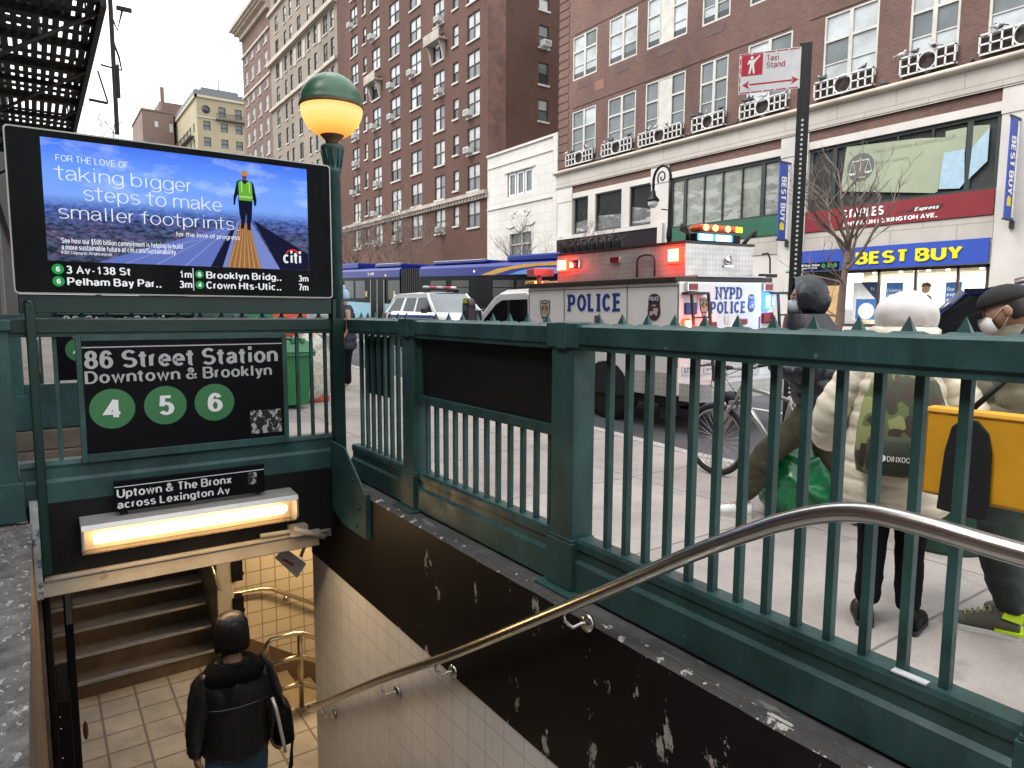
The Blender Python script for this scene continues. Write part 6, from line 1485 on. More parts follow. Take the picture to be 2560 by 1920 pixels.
for x, z in ((0.66, 1.47), (1.34, 1.50)): MB().box(x - 0.08, x + 0.08, -0.04, -0.012, z - 0.04, z + 0.04).build('door_lamp', [REDP], t, bevel=0.012)
MB().box(W - 0.27, W - 0.02, -0.05, 0.0, 1.46, 1.62).build('tail_lamp', [REDP], t, bevel=0.02)
MB().box(W - 0.25, W - 0.03, -0.05, 0.0, 1.18, 1.34).build('tail_lamp_housing', [CHROME], t, bevel=0.02)
MB().box(0.35, 0.37, -0.02, -0.012, 1.25, 1.42).box(W - 0.34, W - 0.32, -0.02, -0.012, 1.38, 1.56).build('reflector', [REDP], t)
mb = MB(); mb.lathe([(0.01, -0.03), (0.055, -0.022), (0.065, -0.012)], (1.10, 0, 1.40), 16, 0, 'y'); mb.prism([(1.05, -0.015, 1.43), (1.15, -0.015, 1.43), (1.10, -0.015, 1.54)], (0, 0.003, 0)); mb.build('door_handle', [CHROME], t)
mb = MB(); mb.box(0.92, 1.02, -0.02, -0.012, 1.47, 1.59); mb.build('lock_plate', [STEEL], t)
mb = MB(); mb.lathe([(0.01, -0.03), (0.06, -0.022), (0.07, -0.0)], (0, 1.72, 1.33), 16, 0, 'x'); mb.prism([(-0.01, 1.66, 1.35), (-0.01, 1.78, 1.35), (-0.01, 1.72, 1.48)], (0.008, 0, 0)); mb.build('door_handle', [CHROME], t)
MB().box(-0.012, 0.0, 1.56, 1.68, 1.45, 1.60).build('lock_plate', [STEEL], t)
MB().lathe([(0.045, -0.012), (0.045, 0.0)], (0, 0.16, 1.42), 14, 0, 'x').build('side_reflector', [REDP], t)
MB().box(-0.012, 0.0, 0.02, 0.14, 1.12, 1.25).build('side_reflector', [REDP], t)
# ladders on the tail
for x0, x1 in ((0.12, 0.46), (W - 0.02, W + 0.26)):
    mb = MB(); dx = 0.10
    for x in (x0, x1): mb.box(-0.016, 0.016, -0.016, 0.016, 0, 1, 0, Matrix(((1, 0, dx, x), (0, 1, -0.06, -0.10), (0, 0, -1.32, 1.90), (0, 0, 0, 1))))
    for k in range(5):
        f = k * 0.245; mb.box(x0 + dx * f, x1 + dx * f, -0.112 - 0.06 * f, -0.088 - 0.06 * f, 1.89 - 1.32 * f, 1.915 - 1.32 * f)
    mb.box(x0 - 0.1, x1, -0.12, -0.02, 1.885, 1.92)
    mb.build('tail_ladder', [mat('ladder_black', (0.02, 0.016, 0.016), 0.5)], t)
# decals
def slab(mb, s, O, RU, x0, x1, z0, z1, bold=0.035, serif=True, shear=0.0):
    """heavy slab serif lettering: the plain letter plus bars at the feet and heads of its stems"""
    ws = [0.3 if c == ' ' else (0.30 if c == 'I' else GLYPH[c][0]) + 0.16 for c in s]; k_ = (x1 - x0) / (sum(ws) - 0.16); wd = k_ * 0.85; pos = []; p_ = x0
    for w_ in ws: pos.append((p_, p_ + (w_ - 0.16) * k_)); p_ += w_ * k_
    SER = {'P': ((0.0, 0), (0.0, 1)), 'O': (), 'L': ((0.0, 1),), 'I': ((0.5, 0), (0.5, 1)), 'C': (), 'E': ((0.0, 0), (0.0, 1)), 'N': ((0.0, 0), (1.0, 1), (0.0, 1)), 'Y': ((0.5, 0), (0.0, 1), (1.0, 1)), 'D': ((0.0, 0), (0.0, 1)), 'S': (), 'R': ((0.0, 0), (1.0, 0), (0.0, 1)), 'V': ((0.0, 1), (1.0, 1)), 'M': ((0.0, 0), (1.0, 0)), 'G': ()}
    for i, ch in enumerate(s):
        if ch == ' ': continue
        a, b = pos[i]
        text_mb(mb, ch, O, *RU, a, b, z0, z1, bold, 0.0015, res=2)
        if serif:
            h_ = (z1 - z0) * 0.13; hw = wd * 0.20
            for f, e in SER.get(ch, ()):
                cx = a + (b - a) * (0.14 + 0.72 * f) if ch != 'I' else (a + b) / 2
                zz = (z0, z0 + h_) if e == 0 else (z1 - h_, z1)
                rect(mb, O, *RU, cx - hw, cx + hw, zz[0], zz[1], 0.0035)
SIDE = ((-0.004, 0, 0), YZ)
mb = MB(); slab(mb, 'POLICE', SIDE[0], YZ, -2.32, -1.10, 1.66, 1.93, 0.045); mb.build('side_lettering', [POLB], t); mb = MB()
slab(mb, 'EMERGENCY SERVICE', SIDE[0], YZ, -2.42, -1.02, 1.17, 1.28, 0.03, False); mb.build('side_lettering', [POLB], t)
RB = (0, -0.014, 0)
mb = MB(); slab(mb, 'NYPD', RB, XZ, 0.72, 1.30, 1.82, 1.99, 0.045); mb.build('rear_lettering', [POLB], t); mb = MB(); slab(mb, 'POLICE', RB, XZ, 0.61, 1.39, 1.62, 1.79, 0.045); mb.build('rear_lettering', [POLB], t); mb = MB()
slab(mb, 'EMERGENCY SERVICE', RB, XZ, 0.45, 1.46, 1.20, 1.30, 0.03, False); mb.build('rear_lettering', [POLB], t)
GOLD = mat('badge_gold', (0.40, 0.28, 0.10), 0.4, 0, 0.3, 30); BADG = mat('badge_dark', (0.07, 0.022, 0.018), 0.5); BADW = mat('badge_grey', (0.42, 0.41, 0.40), 0.5, 0, 0.2, 40)
def shield(O, RU, cx, cz, s):
    P_ = [(-0.5, 0.62), (-0.25, 0.56), (0, 0.66), (0.25, 0.56), (0.5, 0.62), (0.52, 0.2), (0.42, -0.3), (0, -1.0), (-0.42, -0.3), (-0.52, 0.2)]
    mb = MB(); polyp(mb, O, *RU, [(cx + x * s, cz + z * s) for x, z in P_], 0.003); b_ = mb.build('shield_emblem', [BADG], t)
    Rv, Uv = RU; N = Rv.cross(Uv); O2 = Vector(O) + N * 0.003
    mb = MB(); polyp(mb, O2, *RU, [(cx + x * s * 0.86, cz + z * s * 0.86 + 0.02 * s) for x, z in P_], 0.002); mb.build('shield_field', [BADW], b_)
    O3 = Vector(O) + N * 0.005
    mb = MB()
    for k in range(9): a = R(180 * k / 8); disc(mb, O3, *RU, cx + 0.27 * s * math.cos(a), cz + 0.02 * s + 0.24 * s * math.sin(a), 0.07 * s, 0.002, 0, 8)
    rect(mb, O3, *RU, cx - 0.3 * s, cx + 0.3 * s, cz + 0.38 * s, cz + 0.46 * s, 0.002); rect(mb, O3, *RU, cx - 0.2 * s, cx + 0.2 * s, cz - 0.52 * s, cz - 0.42 * s, 0.002); mb.build('shield_detail', [BADG], b_)
    mb = MB(); disc(mb, O3, *RU, cx, cz - 0.02 * s, 0.20 * s, 0.004, 0, 14); disc(mb, O3, *RU, cx, cz + 0.28 * s, 0.12 * s, 0.004, 0, 10); mb.build('shield_centre', [GOLD], b_)
shield((-0.004, 0, 0), YZ, -2.93, 1.68, 0.27)
shield(RB, XZ, 0.48, 1.73, 0.18)
def patch(O, RU, cx, cz, s, dark):
    Rv, Uv = RU; N = Rv.cross(Uv)
    out = [(0.5 * math.cos(R(a)), 0.55 + 0.32 * math.sin(R(a))) for a in range(0, 181, 20)] + [(-0.5, 0.1)] + [(0.56 * math.cos(R(a)), -0.25 + 0.62 * math.sin(R(a))) for a in range(170, 371, 16)] + [(0.5, 0.1)]
    mb = MB(); polyp(mb, O, *RU, [(cx + x * s, cz + z * s) for x, z in out], 0.002); b_ = mb.build('round_patch', [mat('patch_rim', (0.17, 0.17, 0.20), 0.5)], t)
    mb = MB(); polyp(mb, Vector(O) + N * 0.002, *RU, [(cx + x * s * 0.93, cz + 0.01 * s + z * s * 0.94) for x, z in out], 0.002); mb.build('patch_field', [mat('patch_navy', (0.02, 0.022, 0.035), 0.5)], b_)
    mb = MB(); disc(mb, Vector(O) + N * 0.004, *RU, cx, cz - 0.22 * s, 0.50 * s, 0.002, 0, 22); mb.build('patch_disc', [dark], b_)
    O4 = Vector(O) + N * 0.006
    mb = MB(); text_mb(mb, 'POLICE', O4, *RU, cx - 0.42 * s, cx + 0.42 * s, cz + 0.42 * s, cz + 0.68 * s, 0.03, 0.001, res=1); text_mb(mb, 'NYPD', O4, *RU, cx - 0.16 * s, cx + 0.16 * s, cz + 0.06 * s, cz + 0.17 * s, 0.02, 0.001, res=1); mb.build('patch_lettering', [WHITE_L], b_)
    mb = MB(); rect(mb, O4, *RU, cx - 0.36 * s, cx + 0.30 * s, cz - 0.42 * s, cz - 0.24 * s, 0.002); polyp(mb, O4, *RU, [(cx - 0.05 * s, cz - 0.24 * s), (cx + 0.36 * s, cz - 0.24 * s), (cx + 0.36 * s, cz - 0.05 * s), (cx - 0.05 * s, cz - 0.05 * s)], 0.0015)
    for x in (-0.24, 0.22): disc(mb, O4, *RU, cx + x * s, cz - 0.44 * s, 0.1 * s, 0.003, 0, 10)
    mb.build('patch_truck', [BADW], b_)
patch((-0.004, 0, 0), YZ, -0.45, 1.72, 0.22, BADG)
patch(RB, XZ, 1.52, 1.76, 0.15, mat('patch_blue', (0.03, 0.07, 0.22), 0.5))
# licence plate and notice
mb = MB(); mb.box(0.06, 0.30, -0.02, -0.001, 0.80, 0.93); p_ = mb.build('licence_plate', [mat('plate_white', (0.68, 0.69, 0.70), 0.4)], t, bevel=0.004)
mb = MB(); text_mb(mb, '5735', (0, -0.0205, 0), *XZ, 0.09, 0.27, 0.825, 0.90, 0.02, 0.001, res=1); mb.build('plate_digits', [POLB], p_)
mb = MB(); mb.box(0.50, 0.80, -0.025, -0.013, 0.80, 0.98); p_ = mb.build('weight_notice', [MATS['plate_white']], t)
mb = MB(); text_mb(mb, '10,000 R', (0, -0.0255, 0), *XZ, 0.52, 0.78, 0.90, 0.95, 0.02, 0.001, res=1); text_mb(mb, 'LBS. LINE PULL', (0, -0.0255, 0), *XZ, 0.54, 0.76, 0.84, 0.87, 0.01, 0.001, res=1); mb.build('notice_lettering', [BLACK], p_)
MB().box(1.0, 1.75, -0.02, -0.012, 0.72, 1.1).build('shutter', [DIAM], t)
# ---- generic large car (local frame: front towards -y, x+ away from our kerb)
def car(name, label, cat, loc, rotz, paint, L_, W_, H, belt, glass_split, rail=None, group=None, big=False, thick=0.0):
    t = thing(name, label, cat, loc, group, local=True, rotz=rotz)
    hw = W_ / 2
    # body sections front to rear: (y, halfwidth, sill z, shoulder z)
    secs = [(0.0, hw * 0.80, 0.35, 0.78), (0.12, hw * 0.92, 0.28, 0.95), (0.6, hw * 0.98, 0.26, belt - 0.06), (1.35, hw, 0.26, belt), (2.6, hw, 0.26, belt + 0.02), (L_ - 0.8, hw * 0.99, 0.28, belt + 0.05), (L_ - 0.12, hw * 0.95, 0.34, belt + 0.03), (L_, hw * 0.88, 0.5, belt - 0.12)]
    rings = []
    for y, w_, z0, z1 in secs:
        r_ = 0.10
        rings.append([(-w_ + 0.03, y, z0), (-w_, y, z0 + 0.12), (-w_, y, (z0 + z1) / 2), (-w_ + 0.015, y, z1 - r_), (-w_ + 0.09, y, z1), (w_ - 0.09, y, z1), (w_ - 0.015, y, z1 - r_), (w_, y, (z0 + z1) / 2), (w_, y, z0 + 0.12), (w_ - 0.03, y, z0)])
    mb = MB(); mb.loft(rings); mb.build('body', [paint], t)
    # greenhouse
    ws, rf, rr, bk = 1.45, 2.20, L_ - (0.42 if big else 0.55), L_ - 0.06
    g = []
    for y, w_, z in ((ws, hw - 0.10, belt - 0.02), (rf, hw - 0.27, H - 0.05), (rf + 0.5, hw - 0.24, H), (rr - 0.2, hw - 0.24, H - 0.02), (rr, hw - 0.25, H - 0.07), (bk, hw - 0.12, belt)):
        g.append((y, w_, z))
    mb = MB(); L1, R1 = [], []
    # side sheet polygons, roof strips
    top = [(g[1][0], g[1][1], g[1][2])] + g[2:5]
    roof_rings = [[(-w_, y, z - 0.05), (-w_ + 0.06, y, z - 0.005), (-w_ * 0.5, y, z + 0.02), (0, y, z + 0.03), (w_ * 0.5, y, z + 0.02), (w_ - 0.06, y, z - 0.005), (w_, y, z - 0.05)] for y, w_, z in top]
    mb.loft(roof_rings, 0, False, True, False)
    def side(sg):
        P = lambda y, w_, z: (sg * w_, y, z)
        zt = H - 0.06 - thick
        bw = hw - 0.09
        for ya, yb, yc, yd in ((ws, ws + 0.10, rf + 0.03, rf - 0.06), (2.76, 2.86, 2.88, 2.80), (L_ - 1.38, L_ - 1.18, L_ - 1.28, L_ - 1.42), (bk - (0.05 if big else 0.14), bk, rr, rr - (0.05 if big else 0.12))):
            mb.prism([P(ya, bw, belt), P(yb, bw, belt), P(yc, hw - 0.255, zt), P(yd, hw - 0.255, zt)], (-sg * 0.03, 0, 0))
        mb.prism([P(rf - 0.08, hw - 0.25, zt - 0.03), P(rr, hw - 0.25, zt - 0.03), P(rr, hw - 0.245, zt + 0.02 + thick), P(rf - 0.02, hw - 0.245, zt + 0.02 + thick)], (-sg * 0.03, 0, 0))
    side(-1); side(1)
    for sg in (-1, 1): mb.tube([(sg * (hw - 0.12), ws, belt), (sg * (hw - 0.27), rf, H - 0.05)], 0.035, 6); mb.tube([(sg * (hw - 0.14), bk, belt), (sg * (hw - 0.25), rr, H - 0.07)], 0.04, 6)
    mb.build('roof', [paint], t)
    for sg in (-1, 1):
        def P(y, w_, z): return (sg * w_, y, z)
        zt = H - 0.075 - thick; bw = hw - 0.105
        for ya, yb, yc, yd in ((ws + 0.08, 2.78, 2.80, rf + 0.0), (2.86, L_ - 1.36, L_ - 1.40, 2.88), (L_ - 1.20, bk - (0.05 if big else 0.12), rr - (0.05 if big else 0.10), L_ - 1.30)):
            mb = MB(); mb.prism([P(ya, bw, belt + 0.02), P(yb, bw, belt + 0.03), P(yc, hw - 0.262, zt - 0.01), P(yd, hw - 0.262, zt - 0.01)], (-sg * 0.01, 0, 0)); mb.build('side_window', [CARG], t)
    mb = MB(); mb.quad((-hw + 0.14, ws, belt - 0.0), (hw - 0.14, ws, belt - 0.0), (hw - 0.30, rf, H - 0.045), (-hw + 0.30, rf, H - 0.045)); mb.build('windscreen', [glass_split], t)
    mb = MB(); mb.quad((-hw + 0.16, bk - 0.02, belt + 0.02), (hw - 0.16, bk - 0.02, belt + 0.02), (hw - 0.29, rr, H - 0.09), (-hw + 0.29, rr, H - 0.09)); mb.build('rear_window', [CARG], t)
    r_ = 0.38
    for y in (0.95, L_ - 1.05):
        for sg in (-1, 1):
            wheel(t, sg * (hw - 0.13), y, r_, r_, 0.25)
            mb = MB(); mb.prism([(sg * (hw + 0.004), y + 0.46 * math.cos(R(a)), max(0.27, r_ + 0.46 * math.sin(R(a)))) for a in range(-30, 211, 15)], (-sg * 0.02, 0, 0)); mb.build('wheel_arch', [RUBBER], t)
    for sg in (-1, 1):
        mb = MB(); mb.box(sg * (hw + 0.03), sg * (hw + 0.24), 1.62, 1.74, belt - 0.02, belt + 0.14); mb.build('mirror', [RUBBER], t, bevel=0.04)
        mb = MB(); mb.box(sg * (hw * 0.90), sg * (hw * 0.965), L_ - 0.16, L_ + 0.0, belt - 0.30, belt - 0.02); mb.build('tail_light', [REDP], t, bevel=0.02)
        mb = MB(); mb.box(sg * (hw * 0.62), sg * (hw * 0.90), -0.02, 0.12, 0.68, 0.86); mb.build('headlight', [CHROME], t, bevel=0.03)
    return t
REFL = mat('reflecting_windscreen', (0.10, 0.12, 0.13), 0.06, 0, 0.3, 1.1, spec=1.0)
z0 = zg(19) - 0.15
t = car('police_suv', 'white police sport utility car with a roof light bar beside the long blue bus', 'car', (10.95, 17.2, z0 + 0.09), 0, CARW, 5.05, 1.95, 1.80, 1.15, REFL, thick=0.09)
mb = MB(); mb.box(-0.981, -0.976, 1.4, 4.6, 0.98, 1.07); mb.prism([(-0.981, 1.4, 0.98), (-0.981, 1.4, 1.07), (-0.981, 0.75, 0.88), (-0.981, 0.75, 0.86)], (0.005, 0, 0)); mb.build('blue_stripe', [POLB], t)
mb = MB()
for y in (2.55, 2.85): mb.box(-0.62, 0.62, y - 0.02, y + 0.02, 1.87, 1.90)
mb.box(-0.62, 0.62, 2.5, 2.9, 1.90, 1.915)
for x in (-0.6, 0.6): mb.box(x - 0.02, x + 0.02, 2.5, 2.9, 1.78, 1.90)
mb.build('roof_rack', [RUBBER], t)
for x, m_ in ((-0.50, BADW), (-0.26, mat('red_dome', (0.45, 0.05, 0.07), 0.3)), (0.0, BADW), (0.27, MATS['red_dome']), (0.5, mat('cream_dome', (0.7, 0.55, 0.5), 0.3))):
    MB().box(x - 0.10, x + 0.10, 2.6, 2.8, 1.916, 2.01).build('beacon_dome', [m_], t, bevel=0.04)
NAVY = mat('navy_car_paint', (0.012, 0.022, 0.075), 0.22, 0.2, 0.05, 1.0, coat=0.7)
t = car('parked_suv', 'dark navy parked sport utility car with tinted windows and silver roof rails', 'car', (7.75, -2.02, -0.15), 0, NAVY, 5.25, 2.03, 1.97, 1.50, CARG, big=True)
for sg in (-1, 1): MB().tube([(sg * 0.72, 2.5, 1.98), (sg * 0.74, 2.7, 2.035), (sg * 0.74, 4.2, 2.035), (sg * 0.72, 4.45, 1.98)], 0.03, 8).build('roof_rail', [CHROME], t)
MB().box(-1.02, -1.008, 1.6, 5.1, 1.515, 1.53).build('chrome_trim', [CHROME], t)
mb = MB(); mb.box(-1.0, -0.93, 5.0, 5.16, 1.15, 1.48); mb.build('tail_lens', [mat('bright_red_lens', (0.5, 0.02, 0.03), 0.2)], t, bevel=0.02)
mb = MB(); mb.box(-1.005, -0.925, 4.98, 5.17, 1.08, 1.16); mb.build('reverse_lens', [mat('white_lens', (0.6, 0.5, 0.5), 0.2)], t, bevel=0.02)
# ---- articulated bus
BX = 15.5
t = thing('city_bus', 'long blue articulated city bus with black bellows and a yellow swoosh', 'bus', (BX, 24.2, zg(24.2) - 0.15), local=True)
t.rotation_euler = (math.atan(0.03), 0, 0)
BB = mat('bus_blue', (0.008, 0.020, 0.17), 0.35, 0, 0.06, 0.6, spec=0.25); BL = mat('bus_pale_blue', (0.18, 0.35, 0.45), 0.4, 0, 0.08, 0.8, spec=0.3); BG = mat('bus_glass', (0.006, 0.0065, 0.007), 0.15, 0, 0.4, 0.8, spec=0.03)
def bus_unit(y0, y1):
    mb = MB(); rings = []
    for y in (y0, y1):
        rings.append([(0, y, 2.62), (0.0, y, 2.98), (0.12, y, 3.10), (0.5, y, 3.16), (2.1, y, 3.16), (2.48, y, 3.10), (2.6, y, 2.98), (2.6, y, 2.62)])
    mb.loft(rings, 0, True, False); mb.build('upper_body', [BB], t)
    mb = MB(); mb.box(0.03, 2.57, y0 + 0.02, y1 - 0.02, 1.22, 2.62); mb.build('window_band', [BG], t)
    mb = MB(); mb.box(0, 2.6, y0, y1, 0.3, 1.22); mb.build('lower_body', [BL], t)
bus_unit(-7.0, 6.1); bus_unit(8.3, 20.0)
mb = MB(); k = 0; yy = 6.12
while yy < 8.28:
    mb.box(0.10 if k % 2 else 0.04, 2.5 if k % 2 else 2.56, yy, yy + 0.12, 0.35, 3.02); yy += 0.12; k += 1
mb.build('bellows', [mat('bellows_black', (0.018, 0.018, 0.019), 0.8)], t)
mb = MB(); mb.box(0.3, 2.3, -6.8, -1.0, 3.16, 3.42); mb.box(0.25, 2.35, 0.5, 5.2, 3.16, 3.30); mb.build('roof_pod', [BB], t, bevel=0.06)
mb = MB(); mb.box(0.25, 2.3, 8.6, 12.0, 3.16, 3.34); mb.box(0.3, 2.3, 14.5, 19.8, 3.16, 3.50); mb.build('roof_pod', [BB], t, bevel=0.06)
mb = MB(); mb.box(0.25, 0.42, 0.6, 5.1, 3.302, 3.33); mb.box(0.25, 0.42, 8.7, 11.8, 3.342, 3.37); mb.build('roof_highlight_trim', [mat('pale_trim', (0.5, 0.56, 0.62), 0.3, 0.3)], t)
mb = MB(); SW = [(-6.5, 3.02), (-4.5, 3.06), (-2.5, 3.02), (-0.8, 2.88), (0.5, 2.64), (-0.5, 2.64), (-1.8, 2.84), (-3.5, 2.94), (-6.5, 2.93)]
mb.prism([(-0.006, y, z) for y, z in SW], (0.008, 0, 0)); mb.build('yellow_swoosh', [mat('swoosh_yellow', (0.48, 0.25, 0.03), 0.4)], t)
mb = MB(); mb.prism([(-0.005, y, z) for y, z in [(-6.5, 2.86), (-3.5, 2.88), (-2.4, 2.78), (-1.6, 2.64), (-6.5, 2.64)]], (0.007, 0, 0)); mb.build('pale_swoosh', [mat('swoosh_blue', (0.08, 0.22, 0.50), 0.4)], t)
BP = mat('bus_pane', (0.022, 0.022, 0.021), 0.15, 0, 0.5, 1.0, spec=0.2)
for y in (-6.4, -4.6, -2.9, -1.2, 2.2, 4.2): MB().box(0.012, 0.03, y - 0.75, y + 0.75, 1.75, 2.10).box(0.012, 0.03, y - 0.75, y + 0.75, 2.14, 2.42).build('window_pane', [BP], t)
for y in (9.0, 13.5, 15.2, 16.9, 18.6): MB().box(0.012, 0.03, y - 0.7, y + 0.7, 1.45, 2.45).build('window_pane', [BP], t)
mb = MB()
for y in (10.6, 11.5): mb.box(-0.01, 0.03, y - 0.42, y + 0.42, 0.4, 2.5)
db = mb.build('door', [BG], t); mb = MB()
for y in (10.16, 11.05, 11.94): mb.box(-0.03, -0.012, y - 0.03, y + 0.03, 0.4, 2.5)
mb.build('door_edge', [mat('door_grey', (0.3, 0.32, 0.33), 0.5)], db)
mb = MB()
for y, z in ((8.9, 1.6), (12.6, 1.55)): mb.box(-0.008, 0.03, y - 0.12, y + 0.12, z, z + 0.3)
mb.build('yellow_notice', [mat('notice_tan', (0.42, 0.34, 0.16), 0.6)], t)
mb = MB()
for y, z in ((1.0, 2.80), (10.0, 2.72)): mb.ball((-0.005, y, z), 0.03, 0.06, 0.05, 8, 6)
mb.build('marker_lamp', [emit('marker_glow', (1.0, 0.55, 0.35), 1.5)], t)
mb = MB(); text_mb(mb, 'I', (-0.004, 0, 0), *YZ, -12.35, -12.25, 2.72, 2.9, 0.05, 0.002, res=1); text_mb(mb, 'NY', (-0.004, 0, 0), *YZ, -11.95, -11.5, 2.72, 2.9, 0.05, 0.002, res=1); mb.build('roof_lettering', [WHITE_L], t)
mb = MB(); disc(mb, (-0.004, 0, 0), *YZ, -12.1, 2.81, 0.09, 0.003); mb.build('red_heart', [mat('heart_red', (0.5, 0.03, 0.05), 0.5)], t)
for y in (-3.8, 4.2, 15.5):
    for x in (0.16, 2.44): wheel(t, x, y, 0.48, 0.48, 0.3)
# ================================================================= street furniture
# taxi stand sign on a perforated post by the kerb
SX, SYY = 5.5, 3.56
t = thing('taxi_stand_sign', 'white and red taxi stand sign on a tall black perforated post', 'sign', (SX, SYY, 0))
ang = math.atan2(SX, SYY)                      # the sign face is turned towards the stairs
Rv = Vector((math.cos(ang), -math.sin(ang), 0)); Uv = Vector((0, 0, 1)); Nv = Rv.cross(Uv)
C0_ = Vector((SX, SYY, 0))
def frame_box(mb, x0, x1, n0, n1, z0, z1, mi=0):
    pts = [C0_ + Rv * x + Nv * n + Uv * z for z in (z0, z1) for n in (n0, n1) for x in (x0, x1)]
    mb.add(pts, [(0, 2, 3, 1), (4, 5, 7, 6), (0, 1, 5, 4), (2, 6, 7, 3), (0, 4, 6, 2), (1, 3, 7, 5)], mi)
mb = MB(); frame_box(mb, -0.030, 0.030, 0.0, 0.006, 0, 3.83); frame_box(mb, -0.050, -0.028, -0.03, 0.006, 0, 3.83); frame_box(mb, 0.028, 0.050, -0.03, 0.006, 0, 3.83)
mb.build('post', [mat('black_green_post', (0.014, 0.018, 0.016), 0.4)], t)
mb = MB(); z = 0.4
while z < 3.2:
    c = C0_ + Rv * 0.0 + Nv * 0.0065 + Uv * z
    mb.prism([c + Rv * 0.0105 * math.cos(a) + Uv * 0.0105 * math.sin(a) for a in [2 * PI * k / 8 for k in range(8)]], Nv * 0.001); z += 0.0405
hm = mb.build('hole_pattern', [mat('post_hole_light', (0.62, 0.62, 0.62), 0.6, 0, 0)], t)
x0, x1, z0, z1 = -0.535, -0.035, 3.46, 3.80
mb = MB(); polyp(mb, C0_ + Nv * 0.010, Rv, Uv, [(x0 + a, z) for a, z in ((0, z0), (x1 - x0, z0), (x1 - x0, z1), (0, z1))], 0.003); sg = mb.build('sign_plate', [mat('taxi_sign_white', (0.62, 0.62, 0.64), 0.4)], t)
SR = mat('taxi_sign_red', (0.42, 0.015, 0.03), 0.4)
OS = C0_ + Nv * 0.0135
mb = MB()
k = 0; xx = x0 + 0.01
while xx < x1 - 0.05:
    rect(mb, OS, Rv, Uv, xx, min(xx + 0.085, x1 - 0.01), z0 + 0.006, z0 + 0.014, 0.001); rect(mb, OS, Rv, Uv, xx, min(xx + 0.085, x1 - 0.01), z1 - 0.014, z1 - 0.006, 0.001); xx += 0.1
zz = z0 + 0.014
while zz < z1 - 0.05: rect(mb, OS, Rv, Uv, x0 + 0.006, x0 + 0.014, zz + 0.01, zz + 0.06, 0.001); zz += 0.075
rect(mb, OS, Rv, Uv, x0 + 0.02, x0 + 0.195, z1 - 0.19, z1 - 0.018, 0.001)
rect(mb, OS, Rv, Uv, x0 + 0.09, x1 - 0.06, z0 + 0.068, z0 + 0.08, 0.001)
polyp(mb, OS, Rv, Uv, [(x0 + 0.03, z0 + 0.074), (x0 + 0.09, z0 + 0.108), (x0 + 0.075, z0 + 0.074), (x0 + 0.09, z0 + 0.040)], 0.0011); polyp(mb, OS, Rv, Uv, [(x1 - 0.01, z0 + 0.074), (x1 - 0.07, z0 + 0.108), (x1 - 0.055, z0 + 0.074), (x1 - 0.07, z0 + 0.040)], 0.0011)
mb.build('red_marks', [SR], sg)
mb = MB(); text_mb(mb, 'Taxi', OS, Rv, Uv, x0 + 0.225, x0 + 0.325, z1 - 0.085, z1 - 0.035, 0.008, 0.0006); text_mb(mb, 'Stand', OS, Rv, Uv, x0 + 0.225, x0 + 0.375, z1 - 0.145, z1 - 0.095, 0.008, 0.0006); mb.build('lettering', [mat('taxi_letter', (0.33, 0.03, 0.05), 0.5)], sg)
OP = OS + Nv * 0.0012; mb = MB(); cx, cz = x0 + 0.105, z1 - 0.1
disc(mb, OP, Rv, Uv, cx, cz + 0.058, 0.013, 0.001, 0, 12)
polyp(mb, OP, Rv, Uv, [(cx - 0.025, cz + 0.04), (cx + 0.02, cz + 0.04), (cx + 0.062, cz + 0.075), (cx + 0.068, cz + 0.067), (cx + 0.024, cz + 0.018), (cx + 0.018, cz - 0.005), (cx + 0.026, cz - 0.075), (cx + 0.012, cz - 0.075), (cx + 0.002, cz - 0.015), (cx - 0.012, cz - 0.075), (cx - 0.027, cz - 0.075), (cx - 0.014, cz - 0.005), (cx - 0.016, cz + 0.02), (cx - 0.03, cz + 0.002), (cx - 0.038, cz + 0.008)], 0.001)
mb.build('figure_symbol', [WHITE_L], sg)
# parking meter
mx, my, mz = 5.7, 9.4, zg(9.4)
t = thing('parking_meter', 'black parking meter with a yellow and blue face in front of the police car', 'parking meter', (mx, my, mz))
MB().tube([(mx, my, mz), (mx, my, mz + 1.25)], 0.035, 10).build('post', [BLACK], t)
mb = MB(); mb.box(mx - 0.07, mx + 0.07, my - 0.10, my + 0.10, mz + 1.24, mz + 1.50); mb.lathe([(0.10, mx - 0.07), (0.11, mx - 0.05), (0.11, mx + 0.05), (0.10, mx + 0.07)], (0, my, mz + 1.52), 18, 0, 'x'); mb.build('head', [mat('meter_black', (0.025, 0.026, 0.027), 0.4)], t, bevel=0.015)
mb = MB(); polyp(mb, (mx - 0.073, 0, 0), *YZ, [(-my - 0.075, mz + 1.55), (-my + 0.075, mz + 1.55), (-my + 0.05, mz + 1.62), (-my, mz + 1.635), (-my - 0.05, mz + 1.62)], 0.003); mb.build('yellow_face', [mat('meter_yellow', (0.55, 0.55, 0.03), 0.4)], t)
mb = MB(); rect(mb, (mx - 0.071, 0, 0), *YZ, -my - 0.065, -my + 0.065, mz + 1.43, mz + 1.51, 0.003); mb.build('blue_face', [mat('meter_blue', (0.05, 0.09, 0.17), 0.4)], t)
